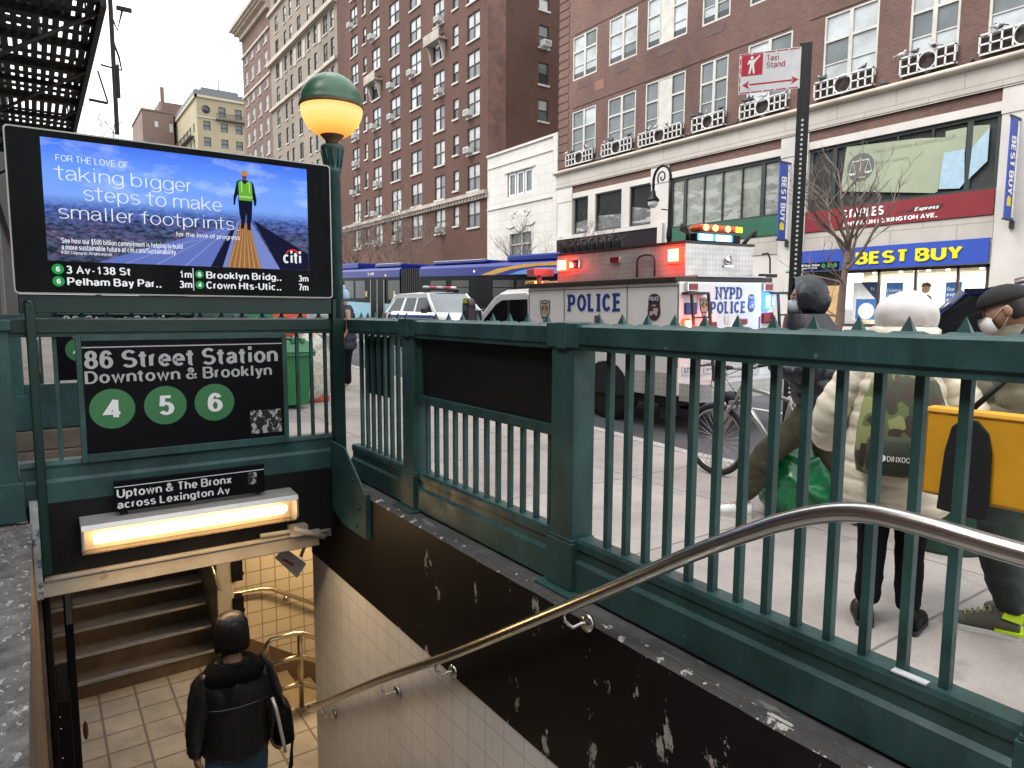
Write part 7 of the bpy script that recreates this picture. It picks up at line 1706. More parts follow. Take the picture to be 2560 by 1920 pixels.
# bishop's crook street lamp across the road
lx, ly = 23.6, 21.6; lz = zg(ly)
t = thing('street_lamp', 'black crook headed street lamp with a bell lantern across the street', 'street lamp', (lx, ly, lz))
mb = MB(); mb.lathe([(0.22, 0), (0.22, 0.5), (0.13, 0.7), (0.11, 1.2), (0.10, 4.3), (0.13, 4.35), (0.13, 4.6), (0.09, 4.9), (0.075, 6.2), (0.07, 6.9)], (lx, ly, lz), 14)
pts = [(lx, ly, lz + 6.8)] + [(lx, ly + 0.52 - 0.52 * math.cos(R(a)), lz + 7.0 + 0.62 * math.sin(R(a))) for a in range(0, 181, 15)] + [(lx, ly + 1.04, lz + 6.6)]
mb.tube(pts, 0.06, 8); mb.tube([(lx, ly + 0.52 + 0.26 * (1 - a / 500.0) * math.cos(R(a)), lz + 7.12 + 0.3 * (1 - a / 500.0) * math.sin(R(a))) for a in range(-40, 400, 25)], 0.035, 6); mb.tube([(lx, ly, lz + 5.6), (lx, ly + 0.5, lz + 5.7)], 0.03, 6)
mb.build('post', [BLACK], t)
mb = MB(); mb.lathe([(0.05, 0.45), (0.10, 0.3), (0.14, 0.12), (0.28, -0.05), (0.30, -0.12)], (lx, ly + 1.04, lz + 6.25), 16); mb.build('lantern_hood', [BLACK], t)
mb = MB(); mb.lathe([(0.24, -0.12), (0.22, -0.3), (0.10, -0.42), (0.01, -0.44)], (lx, ly + 1.04, lz + 6.25), 16); mb.build('lantern_glass', [mat('lantern_glass', (0.55, 0.56, 0.55), 0.15)], t)
# second lamp glimpsed behind the sign post
lx, ly = 23.6, 15.3; lz = zg(ly)
t = thing('traffic_signal_lamp', 'grey green capped pedestrian lamp half hidden behind the sign post', 'lamp', (lx, ly, lz))
MB().tube([(lx, ly, lz), (lx, ly, lz + 2.6)], 0.06, 8).build('post', [BLACK], t); MB().lathe([(0.32, 0), (0.28, 0.1), (0.12, 0.22), (0.02, 0.24)], (lx, ly, lz + 2.75), 14).build('cap', [mat('verdigris', (0.20, 0.30, 0.26), 0.7)], t); MB().box(lx - 0.14, lx + 0.14, ly - 0.14, ly + 0.14, lz + 1.9, lz + 2.74).build('lantern', [mat('lamp_grey', (0.2, 0.2, 0.2), 0.4)], t)
# ---- bare street trees
BARK = mat('bare_bark', (0.13, 0.095, 0.075), 0.9, 0, 0.3, 8, 0.3); TWIG = mat('bare_twig', (0.17, 0.135, 0.115), 0.9, 0, 0.2)
def bare_tree(label, x, y, hgt, r, trunk_h, spread, seed, cat='tree', lean=0.0, depth=5, twr=0.006):
    rr = random.Random(seed); z = zg(y)
    t = thing('bare_tree', label, cat, (x, y, z), 'bare street trees')
    p = [(x, y, z - 0.1)]; nseg = 6
    for i in range(1, nseg + 1): p.append((x + rr.uniform(-0.05, 0.05), y + lean * i / nseg + rr.uniform(-0.05, 0.05), z + trunk_h * i / nseg))
    MB().tube(p, [r * (1 - 0.45 * i / nseg) for i in range(nseg + 1)], 9).build('trunk', [BARK], t)
    limbs = MB(); tw = MB()
    def grow(pos, d, ln, rad, lev):
        pts = [pos]; dd = d.copy()
        for i in range(3):
            dd = (dd + Vector((rr.uniform(-0.18, 0.18), rr.uniform(-0.18, 0.18), rr.uniform(-0.05, 0.16)))).normalized(); pts.append(pts[-1] + dd * ln / 3)
        tgt = limbs if lev < 2 else tw
        tgt.tube(pts, [rad, rad * 0.85, rad * 0.72, rad * 0.55], 5 if lev < 2 else 3, 0, False)
        if lev >= depth: return
        for k in range(rr.choice([2, 3, 3]) if lev < depth - 1 else 3):
            i = rr.choice([1, 2, 3, 3]); a = rr.uniform(0, 2 * PI); s = Vector((math.cos(a), math.sin(a), rr.uniform(-0.1, 0.5)))
            nd = (dd * 0.9 + s * rr.uniform(0.45, 0.85)).normalized(); grow(pts[i], nd, ln * rr.uniform(0.55, 0.8), max(twr, rad * 0.52), lev + 1)
    top = Vector(p[-1])
    for k in range(6):
        a = 2 * PI * k / 6 + rr.uniform(-0.4, 0.4); grow(top - Vector((0, 0, rr.uniform(0, trunk_h * 0.25))), Vector((math.cos(a) * spread, math.sin(a) * spread, 0.9)).normalized(), hgt * rr.uniform(0.26, 0.36), r * 0.42, 0)
    for k in range(4):
        i = rr.choice([2, 3, 4]); a = rr.uniform(0, 2 * PI); grow(Vector(p[i]), Vector((math.cos(a), math.sin(a), 0.25)).normalized(), hgt * 0.22, r * 0.22, 1)
    grow(top, Vector((0, 0.05, 1)), hgt * 0.33, r * 0.5, 0)
    limbs.build('limbs', [BARK], t); tw.build('crown', [TWIG], t)
bare_tree('bare street tree in front of the red and blue store signs', 22.8, 13.1, 5.0, 0.16, 3.5, 0.62, 11, lean=-0.3, twr=0.006, depth=4)
bare_tree('faint bare street tree in front of the red brick building above the bus', 23.5, 49.5, 7.5, 0.16, 3.2, 0.95, 5, twr=0.012)
bare_tree('spreading bare street tree above the rear of the bus by the tan building', 23.5, 58.0, 7.5, 0.16, 3.2, 0.95, 8, twr=0.012)
bare_tree('thin bare street tree in front of the white stone building', 23.5, 32.6, 4.8, 0.10, 2.6, 0.8, 17, twr=0.006, depth=4)
bare_tree('small bare street tree between the truck roof and the white building', 23.5, 27.4, 4.2, 0.09, 2.6, 0.7, 23, twr=0.006, depth=4)
bare_tree('distant bare treetop over the screen against the white sky', 4.2, 62.0, 13.0, 0.22, 5.5, 0.6, 31, twr=0.014)
bare_tree('leafless treetop peeking over the screen beside the fire escape rod', 8.6, 75.0, 12.0, 0.22, 5.5, 0.5, 37, twr=0.014)
# ---- bins and bags seen through the far railing
t = thing('wheeled_bin', 'bright green wheeled bin with a ribbed lid beyond the far railing', 'bin', (2.95, 9.9, zg(9.9)))
BG_ = mat('bin_green', (0.014, 0.14, 0.045), 0.4, 0, 0.1); z = zg(9.9)
mb = MB(); mb.loft([[(2.66, 9.7, z + 0.06), (3.18, 9.7, z + 0.06), (3.18, 10.3, z + 0.06), (2.66, 10.3, z + 0.06)], [(2.6, 9.64, z + 0.80), (3.24, 9.64, z + 0.80), (3.24, 10.36, z + 0.80), (2.6, 10.36, z + 0.80)]], 0, True, False); mb.box(2.57, 3.27, 9.6, 10.4, z + 0.76, z + 0.82); mb.build('tub', [BG_], t, bevel=0.01)
mb = MB(); mb.loft([[(2.57, 9.58, z + 0.822), (3.27, 9.58, z + 0.822), (3.27, 10.4, z + 0.822), (2.57, 10.4, z + 0.822)], [(2.65, 9.75, z + 0.98), (3.2, 9.75, z + 0.98), (3.2, 10.3, z + 1.0), (2.65, 10.3, z + 1.0)]], 0, True, False)
for i in range(4): mb.box(2.70 + 0.13 * i, 2.76 + 0.13 * i, 9.70, 10.2, z + 0.95, z + 1.01)
mb.build('lid', [BG_], t)
for x in (2.7, 3.14): mb = MB(); mb.lathe([(0.09, -0.03), (0.09, 0.03)], (0, 0, 0), 12, 0, 'x'); mb.v = [(v[0] + x, v[1] + 10.3, v[2] + z + 0.09) for v in mb.v]; mb.build('wheel', [RUBBER], t)
t = thing('newspaper_stand', 'green newspaper box row behind the screen beam', 'stand', (2.4, 10.9, zg(10.9))); z = zg(10.9)
mb = MB()
for i in range(3): mb.box(1.55 + 0.5 * i, 2.0 + 0.5 * i, 10.7, 11.1, z + 0.15, z + 1.36); mb.box(1.58 + 0.5 * i, 1.62 + 0.5 * i, 10.72, 11.0, z, z + 0.15); mb.box(1.93 + 0.5 * i, 1.97 + 0.5 * i, 10.72, 11.0, z, z + 0.15)
mb.build('cabinet', [mat('kiosk_green', (0.02, 0.16, 0.07), 0.5)], t, bevel=0.02)
t = thing('newspaper_box', 'red orange newspaper box behind the bag of bottles', 'newspaper box', (3.4, 11.2, zg(11.2))); z = zg(11.2)
mb = MB().box(3.05, 3.62, 11.0, 11.5, z + 0.95, z + 1.36).box(3.45, 3.62, 11.0, 11.4, z + 0.2, z + 0.95); mb.build('cabinet', [mat('box_red', (0.62, 0.07, 0.035), 0.4)], t, bevel=0.03)
t = thing('delivery_crate', 'red plastic crate under the clear bag of bottles', 'crate', (3.4, 10.4, zg(10.4))); z = zg(10.4)
MB().box(3.15, 3.68, 10.2, 10.6, z, z + 0.1).build('tray', [mat('crate_red', (0.5, 0.06, 0.035), 0.4)], t, bevel=0.02)
def crumple(cx, cy, z, rx, ry, hgt, seed, amp=0.14, neck=True, n=44, m=30):
    rr = random.Random(seed); ph = [(rr.randint(2, 9), rr.uniform(0, 6.28), rr.uniform(1, 7), rr.uniform(0.3, 1)) for _ in range(14)]
    rings = []
    for j in range(m + 1):
        f = j / m
        prof = (0.90 + 0.22 * math.sin(PI * min(1, f * 1.35)) if f < 0.74 else max(0.16, 1.02 - (f - 0.74) * 3.4)) if neck else math.sin(PI * (0.15 + 0.84 * f)) ** 0.6
        if f < 0.06: prof *= 0.9
        ring = []
        for k in range(n):
            a = 2 * PI * k / n; d = 0
            for fr, p0, vz, am in ph: d += am * abs(math.sin((fr * a + p0 + vz * f * 3) * 0.5 * 2)) / 6
            d = 1 + amp * (d - 0.9)
            ring.append((cx + rx * prof * d * math.cos(a), cy + ry * prof * d * math.sin(a), z + hgt * f + amp * 0.12 * math.sin(5 * a + 7 * f)))
        rings.append(ring)
    mb = MB(); mb.loft(rings); return mb
m, tt, b = _nodes('clear_plastic'); b.inputs['Base Color'].default_value = (0.42, 0.46, 0.40, 1); b.inputs['Roughness'].default_value = 0.2; b.inputs['Specular IOR Level'].default_value = 0.6
_c = _coord(tt); tt.links.new(_ramp(tt, _noise(tt, _c, 16.0, 4.0, 0.6), [(0.3, (0.20, 0.26, 0.17)), (0.5, (0.50, 0.54, 0.48)), (0.62, (0.46, 0.26, 0.18)), (0.75, (0.6, 0.62, 0.58))]), b.inputs['Base Color'])
tag(crumple(3.40, 10.35, zg(10.4) + 0.08, 0.32, 0.26, 1.05, 4, 0.22).build('recycling_bag', [m]), 'clear bag stuffed with bottles beside the bright green bin', 'bag')
GP = mat('green_plastic_bag', (0.009, 0.17, 0.06), 0.22, 0, 0.25, 3.0, 0.25, 22)
tag(crumple(4.90, 2.98, 0.0, 0.36, 0.30, 0.62, 9, 0.26).build('rubbish_bag', [GP]), 'shiny green plastic bag standing on the pavement behind the hooded man', 'bag')
# dark green litter bin at the kerb
t = thing('litter_bin', 'dark green litter bin on the pavement behind the woman in the cream coat', 'bin', (4.95, 2.0, 0))
mb = MB(); mb.lathe([(0.24, 0.0), (0.25, 0.03), (0.27, 0.85), (0.285, 0.87), (0.285, 0.93), (0.25, 0.94)], (4.95, 2.0, 0), 24); mb.build('drum', [mat('litter_green', (0.008, 0.045, 0.026), 0.5, 0, 0.2)], t)
mb = MB(); mb.lathe([(0.285, 0.941), (0.25, 0.99), (0.16, 1.0)], (4.95, 2.0, 0), 24); mb.build('lid', [MATS['litter_green']], t)
# ---- bicycle
t = thing('bicycle', 'silver mountain bicycle leaning at the sign post by the kerb', 'bicycle', (5.3, 3.6, 0))
SIL = mat('bike_silver', (0.38, 0.37, 0.35), 0.3, 0.7, 0.08)
BXX = 5.3
def bwheel(cy):
    mb = MB(); mb.tube([(BXX, cy + 0.325 * math.cos(a), 0.345 + 0.325 * math.sin(a)) for a in [2 * PI * k / 40 for k in range(41)]], 0.024, 8, 0, False); w_ = mb.build('wheel', [TYRE], t)
    mb = MB(); mb.tube([(BXX, cy + 0.292 * math.cos(a), 0.345 + 0.292 * math.sin(a)) for a in [2 * PI * k / 40 for k in range(41)]], 0.011, 6, 0, False); mb.build('rim', [SIL], w_)
    mb = MB()
    for k in range(28): a = 2 * PI * k / 28; mb.tube([(BXX + (0.02 if k % 2 else -0.02), cy + 0.02 * math.cos(a + 1), 0.345 + 0.02 * math.sin(a + 1)), (BXX, cy + 0.285 * math.cos(a), 0.345 + 0.285 * math.sin(a))], 0.0022, 4)
    mb.tube([(BXX - 0.05, cy, 0.345), (BXX + 0.05, cy, 0.345)], 0.022, 8); mb.build('spokes', [SIL], w_)
bwheel(4.18); bwheel(3.12)
mb = MB()
for s in (-1, 1): mb.tube([(BXX + s * 0.055, 4.18, 0.345), (BXX + s * 0.055, 4.03, 0.62), (BXX + s * 0.05, 3.975, 0.72)], [0.014, 0.02, 0.018], 8)
mb.box(BXX - 0.07, BXX + 0.07, 3.955, 4.0, 0.70, 0.74); mb.tube([(BXX, 3.98, 0.72), (BXX, 3.90, 0.90)], 0.018, 8); mb.build('fork', [SIL], t)
mb = MB(); mb.tube([(BXX, 3.955, 0.765), (BXX, 3.885, 0.925)], 0.026, 10); mb.tube([(BXX, 3.94, 0.82), (BXX, 3.52, 0.32)], 0.026, 8); mb.tube([(BXX, 3.90, 0.88), (BXX, 3.42, 0.80)], 0.02, 8); mb.tube([(BXX, 3.52, 0.32), (BXX, 3.38, 0.92)], 0.019, 8)
for s in (-1, 1): mb.tube([(BXX + s * 0.03, 3.50, 0.32), (BXX + s * 0.06, 3.12, 0.345)], 0.011, 6); mb.tube([(BXX + s * 0.02, 3.41, 0.78), (BXX + s * 0.06, 3.12, 0.345)], 0.010, 6)
mb.build('frame', [SIL], t)
mb = MB(); mb.tube([(BXX, 3.89, 0.92), (BXX, 3.86, 0.99), (BXX, 3.92, 1.04)], 0.017, 8); mb.tube([(BXX - 0.29, 3.86, 1.07), (BXX - 0.1, 3.92, 1.045), (BXX + 0.1, 3.92, 1.045), (BXX + 0.29, 3.86, 1.07)], 0.012, 8); mb.build('handlebar', [SIL], t)
for s in (-1, 1): MB().tube([(BXX + s * 0.19, 3.89, 1.058), (BXX + s * 0.30, 3.855, 1.072)], 0.017, 8).tube([(BXX + s * 0.18, 3.90, 1.05), (BXX + s * 0.20, 3.98, 1.03), (BXX + s * 0.27, 3.97, 1.03)], 0.007, 5).build('grip', [RUBBER], t)
MB().tube([(BXX, 3.38, 0.90), (BXX, 3.355, 0.98)], 0.014, 8).ball((BXX, 3.34, 1.0), 0.065, 0.14, 0.03).build('saddle', [RUBBER], t)
mb = MB(); mb.lathe([(0.09, -0.004), (0.09, 0.004)], (0, 0, 0), 20, 0, 'x'); mb.v = [(v[0] + BXX - 0.05, v[1] + 3.52, v[2] + 0.32) for v in mb.v]; mb.tube([(BXX - 0.07, 3.52, 0.32), (BXX - 0.09, 3.62, 0.19)], 0.011, 6); mb.tube([(BXX + 0.07, 3.52, 0.32), (BXX + 0.09, 3.42, 0.45)], 0.011, 6); mb.box(BXX - 0.17, BXX - 0.09, 3.58, 3.67, 0.18, 0.2); mb.box(BXX + 0.09, BXX + 0.17, 3.38, 3.46, 0.44, 0.46); mb.build('crank', [mat('dark_metal', (0.08, 0.08, 0.08), 0.4, 0.7)], t)
mb = MB(); mb.tube([(BXX - 0.02, 3.95, 1.03), (BXX - 0.03, 4.22, 1.05), (BXX - 0.02, 4.25, 0.85), (BXX, 4.0, 0.74)], 0.004, 5); mb.tube([(BXX + 0.02, 3.95, 1.03), (BXX + 0.04, 4.15, 0.95), (BXX, 3.97, 0.8)], 0.004, 5); mb.build('brake_cable', [RUBBER], t)
MB().tube([(BXX + 0.02, 4.0, 0.62), (BXX - 0.02, 4.03, 0.73)], 0.012, 5).build('brake', [CHROME], t)
# ---- yellow carrier panel
t = thing('carrier_bag', 'orange yellow carrier bag with a black flap held beside the man in the cap', 'bag', (3.05, 1.15, 0.82))
mb = MB(); mb.box(3.02, 3.10, 0.80, 1.335, 0.80, 1.17); mb.build('bag_body', [mat('carrier_yellow', (0.60, 0.29, 0.008), 0.6, 0, 0.08, 4.0)], t, bevel=0.02)
mb = MB(); rect(mb, (3.018, 0, 0), *YZ, -1.32, -0.815, 0.815, 0.82, 0.003); rect(mb, (3.018, 0, 0), *YZ, -1.32, -0.815, 1.148, 1.153, 0.003); rect(mb, (3.018, 0, 0), *YZ, -1.32, -1.315, 0.82, 1.148, 0.003); mb.build('seam', [mat('carrier_seam', (0.36, 0.17, 0.01), 0.7)], t)
mb = MB(); polyp(mb, (3.012, 0, 0), *YZ, [(-1.25, 0.755), (-1.10, 0.745), (-1.065, 0.76), (-1.07, 1.02), (-1.085, 1.09), (-1.125, 1.135), (-1.175, 1.14), (-1.215, 1.10), (-1.235, 1.0)], 0.02); mb.build('flap', [mat('black_cloth_flap', (0.005, 0.0055, 0.006), 0.95, 0, 0.3, 12, 0.4, 60)], t, bevel=0.006)
mb = MB(); mb.tube([(3.06, 0.95, 1.16), (3.2, 1.0, 1.30), (3.35, 1.05, 1.33), (3.2, 1.1, 1.30), (3.06, 1.18, 1.16)], 0.012, 6); mb.build('handle', [BLACK], t)
# white litter on the railing sill
tag(MB().box(1.86, 1.885, 0.77, 0.86, 0.581, 0.586).build('paper_scrap', [mat('paper_white', (0.7, 0.72, 0.74), 0.6)]), 'white scrap of paper lying on the railing sill', 'litter')
# ================================================================= people
SKIN = mat('skin', (0.34, 0.19, 0.13), 0.5, 0, 0.08, 8.0)
def skin_mesh(name, verts, edges, radii, m, parent, sub=2, root=0):
    """one continuous surface grown from a joint skeleton"""
    me = bpy.data.meshes.new(name); me.from_pydata([tuple(v) for v in verts], edges, [])
    me.materials.append(m)
    o = place(name, me, parent)
    md = o.modifiers.new('skin', 'SKIN'); md.use_smooth_shade = True
    if not me.skin_vertices:
        bm = bmesh.new(); bm.from_mesh(me); bm.verts.layers.skin.verify(); bm.to_mesh(me); bm.free()
    for i, r in enumerate(radii):
        sv = me.skin_vertices[0].data[i]; sv.radius = r if isinstance(r, tuple) else (r, r); sv.use_root = (i == root)
    s = o.modifiers.new('sub', 'SUBSURF'); s.levels = sub; s.render_levels = sub
    return o
class Skel:
    def __init__(s): s.v = []; s.e = []; s.r = []; s.n = {}
    def j(s, name, p, r, parent=None):
        s.n[name] = len(s.v); s.v.append(Vector(p)); s.r.append(r)
        if parent is not None: s.e.append((s.n[parent], s.n[name]))
        return s
    def hand(s, wrist, elbow_p, side_dir, curl=0.5, scale=1.0):
        """palm, four unequal curled fingers and a thumb from the side of the palm"""
        w_ = s.v[s.n[wrist]]; d = (w_ - Vector(elbow_p)).normalized(); sd = (Vector(side_dir) - d * d.dot(Vector(side_dir))).normalized(); nrm = d.cross(sd)
        s.j(wrist + '_palm', w_ + d * 0.06 * scale, (0.034 * scale, 0.018 * scale), wrist)
        for i, (off, ln) in enumerate(((-0.030, 0.062), (-0.010, 0.074), (0.010, 0.070), (0.029, 0.054))):
            b = w_ + d * 0.092 * scale + sd * off * scale
            s.j('%s_f%da' % (wrist, i), b, 0.0095 * scale, wrist + '_palm')
            m_ = b + (d * math.cos(curl) + nrm * math.sin(curl)) * ln * 0.55 * scale; s.j('%s_f%db' % (wrist, i), m_, 0.0085 * scale, '%s_f%da' % (wrist, i))
            e_ = m_ + (d * math.cos(curl * 2.1) + nrm * math.sin(curl * 2.1)) * ln * 0.5 * scale; s.j('%s_f%dc' % (wrist, i), e_, 0.0075 * scale, '%s_f%db' % (wrist, i))
        tb = w_ + d * 0.035 * scale - sd * 0.040 * scale; s.j(wrist + '_t0', tb, 0.012 * scale, wrist + '_palm'); s.j(wrist + '_t1', tb + (d * 0.8 - sd * 0.4 + nrm * 0.4).normalized() * 0.045 * scale, 0.0095 * scale, wrist + '_t0')
        return s
    def build(s, name, m, parent, sub=2): return skin_mesh(name, s.v, s.e, s.r, m, parent, sub)
def head_mb(c, yaw, pitch, s=1.0):
    """skull with jaw, brow, nose and ears; faces local +y"""
    M = Matrix.Translation(Vector(c)) @ Matrix.Rotation(-yaw, 4, 'Z') @ Matrix.Rotation(pitch, 4, 'X') @ Matrix.Scale(s, 4)
    mb = MB(); rings = []; n, m = 26, 20
    for j in range(m + 1):
        th = min(max(PI * j / m, 0.03), PI - 0.03); z = -math.cos(th) * 0.118; ring = []
        for k in range(n):
            a = 2 * PI * k / n; x = 0.076 * math.sin(th) * math.cos(a); y = 0.096 * math.sin(th) * math.sin(a)
            if z < -0.02:
                f = min(1, (-z - 0.02) / 0.095); x *= 1 - 0.30 * f; y = y * (1 - 0.22 * f) + 0.016 * f
            if y > 0.05:
                dx = abs(x)
                if -0.045 < z < 0.012 and dx < 0.018: y += 0.020 * (1 - dx / 0.018) * (1 - max(0, (z + 0.03)) / 0.045)
                if 0.0 < z < 0.03 and 0.014 < dx < 0.045: y -= 0.007
                if 0.028 < z < 0.05: y += 0.004
                if -0.075 < z < -0.055 and dx < 0.028: y += 0.006
                if z < -0.09 and dx < 0.025: y += 0.006
            ring.append(M @ Vector((x, y, z)))
        rings.append(ring)
    mb.loft(rings)
    for sd in (-1, 1):
        mb.ball((0, 0, 0), 0.010, 0.018, 0.029, 10, 7, 0, Matrix.Identity(3)); k = len(mb.v) - 80
        mb.v[k:] = [tuple(M @ (Vector(v) + Vector((sd * 0.078, -0.006, 0.0)))) for v in mb.v[k:]]
    return mb, M
def face_bits(M, parent):
    mb = MB()
    for sd in (-1, 1):
        mb.ball(tuple(M @ Vector((sd * 0.030, 0.072, 0.014))), 0.011, n=8, m=6)
    mb.build('eyes', [mat('eye_white', (0.6, 0.58, 0.55), 0.3)], parent)
    mb = MB()
    for sd in (-1, 1): mb.ball(tuple(M @ Vector((sd * 0.031, 0.081, 0.014))), 0.0055, n=8, m=6); mb.tube([M @ Vector((sd * 0.015, 0.086, 0.036)), M @ Vector((sd * 0.032, 0.085, 0.041)), M @ Vector((sd * 0.047, 0.076, 0.034))], 0.004, 5)
    mb.build('pupils', [mat('dark_brown', (0.02, 0.012, 0.01), 0.4)], parent)
def mask_mb(M):
    mb = MB(); rings = []
    for z, yo, w_ in ((0.0, 0.115, 0.034), (-0.02, 0.122, 0.050), (-0.045, 0.120, 0.058), (-0.075, 0.112, 0.056), (-0.10, 0.098, 0.044), (-0.118, 0.075, 0.030)):
        rings.append([M @ Vector((w_ * math.sin(a) * 1.25, yo - 0.05 + 0.055 * math.cos(a), z)) for a in [R(-95 + 190 * k / 10) for k in range(11)]])
    mb.loft(rings, 0, False, True, False)
    for sd in (-1, 1):
        mb.tube([M @ Vector((sd * 0.060, 0.065, -0.02)), M @ Vector((sd * 0.082, 0.005, 0.022)), M @ Vector((sd * 0.082, -0.022, 0.0)), M @ Vector((sd * 0.066, 0.05, -0.085))], 0.0025, 4)
    return mb
def ring_at(c, rx, ry, yaw, n=28, wob=None):
    ca, sa = math.cos(yaw), math.sin(yaw); out = []
    for k in range(n):
        a = 2 * PI * k / n; q = 1.0 if wob is None else wob(a)
        x, y = rx * q * math.cos(a), ry * q * math.sin(a)
        out.append((c[0] + x * ca + y * sa, c[1] - x * sa + y * ca, c[2]))
    return out
def puffer(mb, secs, yaw, pitch_h, amp, n=30, per=7, seed=1):
    """quilted body: elliptical sections (centre, rx, ry) with a bulge for every quilting row"""
    rr = random.Random(seed); rings = []
    z0, z1 = secs[0][0][2], secs[-1][0][2]; rows = max(1, round((z1 - z0) / pitch_h)); m = rows * per
    for j in range(m + 1):
        f = j / m * (len(secs) - 1); i = min(int(f), len(secs) - 2); u = f - i; u = u * u * (3 - 2 * u)
        z = z0 + (z1 - z0) * j / m
        # section lookup by height
        for i in range(len(secs) - 1):
            if secs[i][0][2] <= z <= secs[i + 1][0][2] + 1e-9: break
        u = (z - secs[i][0][2]) / max(1e-6, secs[i + 1][0][2] - secs[i][0][2]); u = u * u * (3 - 2 * u)
        c = Vector(secs[i][0]).lerp(Vector(secs[i + 1][0]), u); rx = secs[i][1] + (secs[i + 1][1] - secs[i][1]) * u; ry = secs[i][2] + (secs[i + 1][2] - secs[i][2]) * u
        ph = (j % per) / per; bul = amp * (math.sin(PI * ph) ** 0.6 - 0.5); row = j // per
        w1, w2 = rr.random() * 6.28 if j % per == 0 else 0, 0
        rings.append(ring_at((c.x, c.y, z), rx + bul, ry + bul, yaw, n, lambda a, row=row: 1 + 0.010 * math.sin(3 * a + row * 1.9) + 0.006 * math.sin(7 * a + row * 2.7)))
    mb.loft(rings); return mb
def sleeve(mb, pts, r0, pitch_h, amp, n=16, per=5):
    """quilted sleeve along a joint path with radii"""
    pts = [Vector(p) for p in pts]; L = [0]
    for a, b in zip(pts[:-1], pts[1:]): L.append(L[-1] + (b - a).length)
    rows = max(1, round(L[-1] / pitch_h)); m = rows * per; P, Rr = [], []
    for j in range(m + 1):
        s = L[-1] * j / m
        for i in range(len(pts) - 1):
            if L[i] <= s <= L[i + 1] + 1e-9: break
        u = (s - L[i]) / (L[i + 1] - L[i]); P.append(pts[i].lerp(pts[i + 1], u)); ph = (j % per) / per
        Rr.append(r0[i] + (r0[i + 1] - r0[i]) * u + amp * (math.sin(PI * ph) ** 0.6 - 0.5))
    # soften the elbow
    for _ in range(3): P = [P[0]] + [(P[i - 1] + P[i] * 2 + P[i + 1]) / 4 for i in range(1, len(P) - 1)] + [P[-1]]
    mb.tube(P, Rr, n); return mb
def shoe_mb(heel, yaw, L_, W_, H_, pitch=0.0):
    M = Matrix.Translation(Vector(heel)) @ Matrix.Rotation(-yaw, 4, 'Z') @ Matrix.Rotation(pitch, 4, 'X')
    up = MB(); so = MB(); rings = []; rs = []
    prof = [(0.0, 0.60, 0.9), (0.03, 0.74, 1.0), (0.12, 0.80, 1.0), (0.30, 0.84, 0.98), (0.42, 0.86, 0.86), (0.58, 0.95, 0.62), (0.75, 1.0, 0.46), (0.90, 0.86, 0.36), (0.97, 0.6, 0.28), (1.0, 0.3, 0.2)]
    for f, w_, h_ in prof:
        y = f * L_; hw = W_ / 2 * w_
        rings.append([M @ Vector(p) for p in ((-hw, y, 0.022), (-hw * 0.98, y, 0.022 + (H_ - 0.022) * h_ * 0.5), (-hw * 0.6, y, 0.022 + (H_ - 0.022) * h_ * 0.92), (0, y, 0.022 + (H_ - 0.022) * h_), (hw * 0.6, y, 0.022 + (H_ - 0.022) * h_ * 0.92), (hw * 0.98, y, 0.022 + (H_ - 0.022) * h_ * 0.5), (hw, y, 0.022))])
        rs.append([M @ Vector(p) for p in ((-hw * 1.06, y * 1.015 - 0.004, 0.0), (-hw * 1.08, y * 1.015 - 0.004, 0.026), (hw * 1.08, y * 1.015 - 0.004, 0.026), (hw * 1.06, y * 1.015 - 0.004, 0.0))])
    up.loft(rings); so.loft(rs, 0, True, False); return up, so, M
def V(*a): return Vector(a)
# ---------------------------------------------------------------- woman in the cream coat (seen from behind)
px, py = 3.42, 1.62; YW = R(62)                      # heading: clockwise from +y
fw = V(math.sin(YW), math.cos(YW), 0); rt = V(math.cos(YW), -math.sin(YW), 0)
def at(r_, f_, z): return V(px, py, 0) + rt * r_ + fw * f_ + V(0, 0, z)
t = thing('person', 'woman in a cream padded coat and white beret seen from behind', 'person', (px, py, 0))
sk = Skel(); sk.j('pelvis', at(0, 0, 0.86), (0.13, 0.10)).j('waist', at(0, 0, 1.0), (0.12, 0.09), 'pelvis').j('chest', at(0, 0, 1.2), (0.14, 0.10), 'waist').j('neck', at(0, 0.01, 1.36), 0.05, 'chest').j('skull', at(0, 0.03, 1.47), 0.075, 'neck').j('crown', at(0, 0.02, 1.54), 0.07, 'skull')
for s, nm in ((-1, 'l'), (1, 'r')):
    sk.j('hip' + nm, at(s * 0.085, 0, 0.80), 0.085, 'pelvis').j('knee' + nm, at(s * 0.095, 0.015, 0.45), 0.055, 'hip' + nm).j('ankle' + nm, at(s * 0.10, -0.01, 0.10), 0.04, 'knee' + nm).j('toe' + nm, at(s * 0.11, 0.10, 0.05), 0.035, 'ankle' + nm)
    sk.j('sh' + nm, at(s * 0.18, 0, 1.28), 0.06, 'chest').j('el' + nm, at(s * 0.27, 0.04, 1.02), 0.045, 'sh' + nm).j('wr' + nm, at(s * 0.22, 0.22, 0.95), 0.028, 'el' + nm).hand('wr' + nm, sk.v[sk.n['el' + nm]], -rt * s, 0.7)
sk.build('body', SKIN, t)
CREAM = mat('cream_puffer', (0.68, 0.62, 0.50), 0.42, 0, 0.07, 5.0, 0.25, 26)
mb = MB()
puffer(mb, [(at(0, 0.0, 0.585), 0.22, 0.175), (at(0, 0, 0.66), 0.258, 0.205), (at(0, 0, 0.85), 0.25, 0.195), (at(0, 0, 1.02), 0.22, 0.17), (at(0, 0, 1.2), 0.205, 0.16), (at(0, 0, 1.31), 0.165, 0.12), (at(0, 0.01, 1.40), 0.095, 0.085)], YW, 0.085, 0.009, 44)
coat = wrinkle(mb.build('coat', [CREAM], t), 0.07, 0.012)
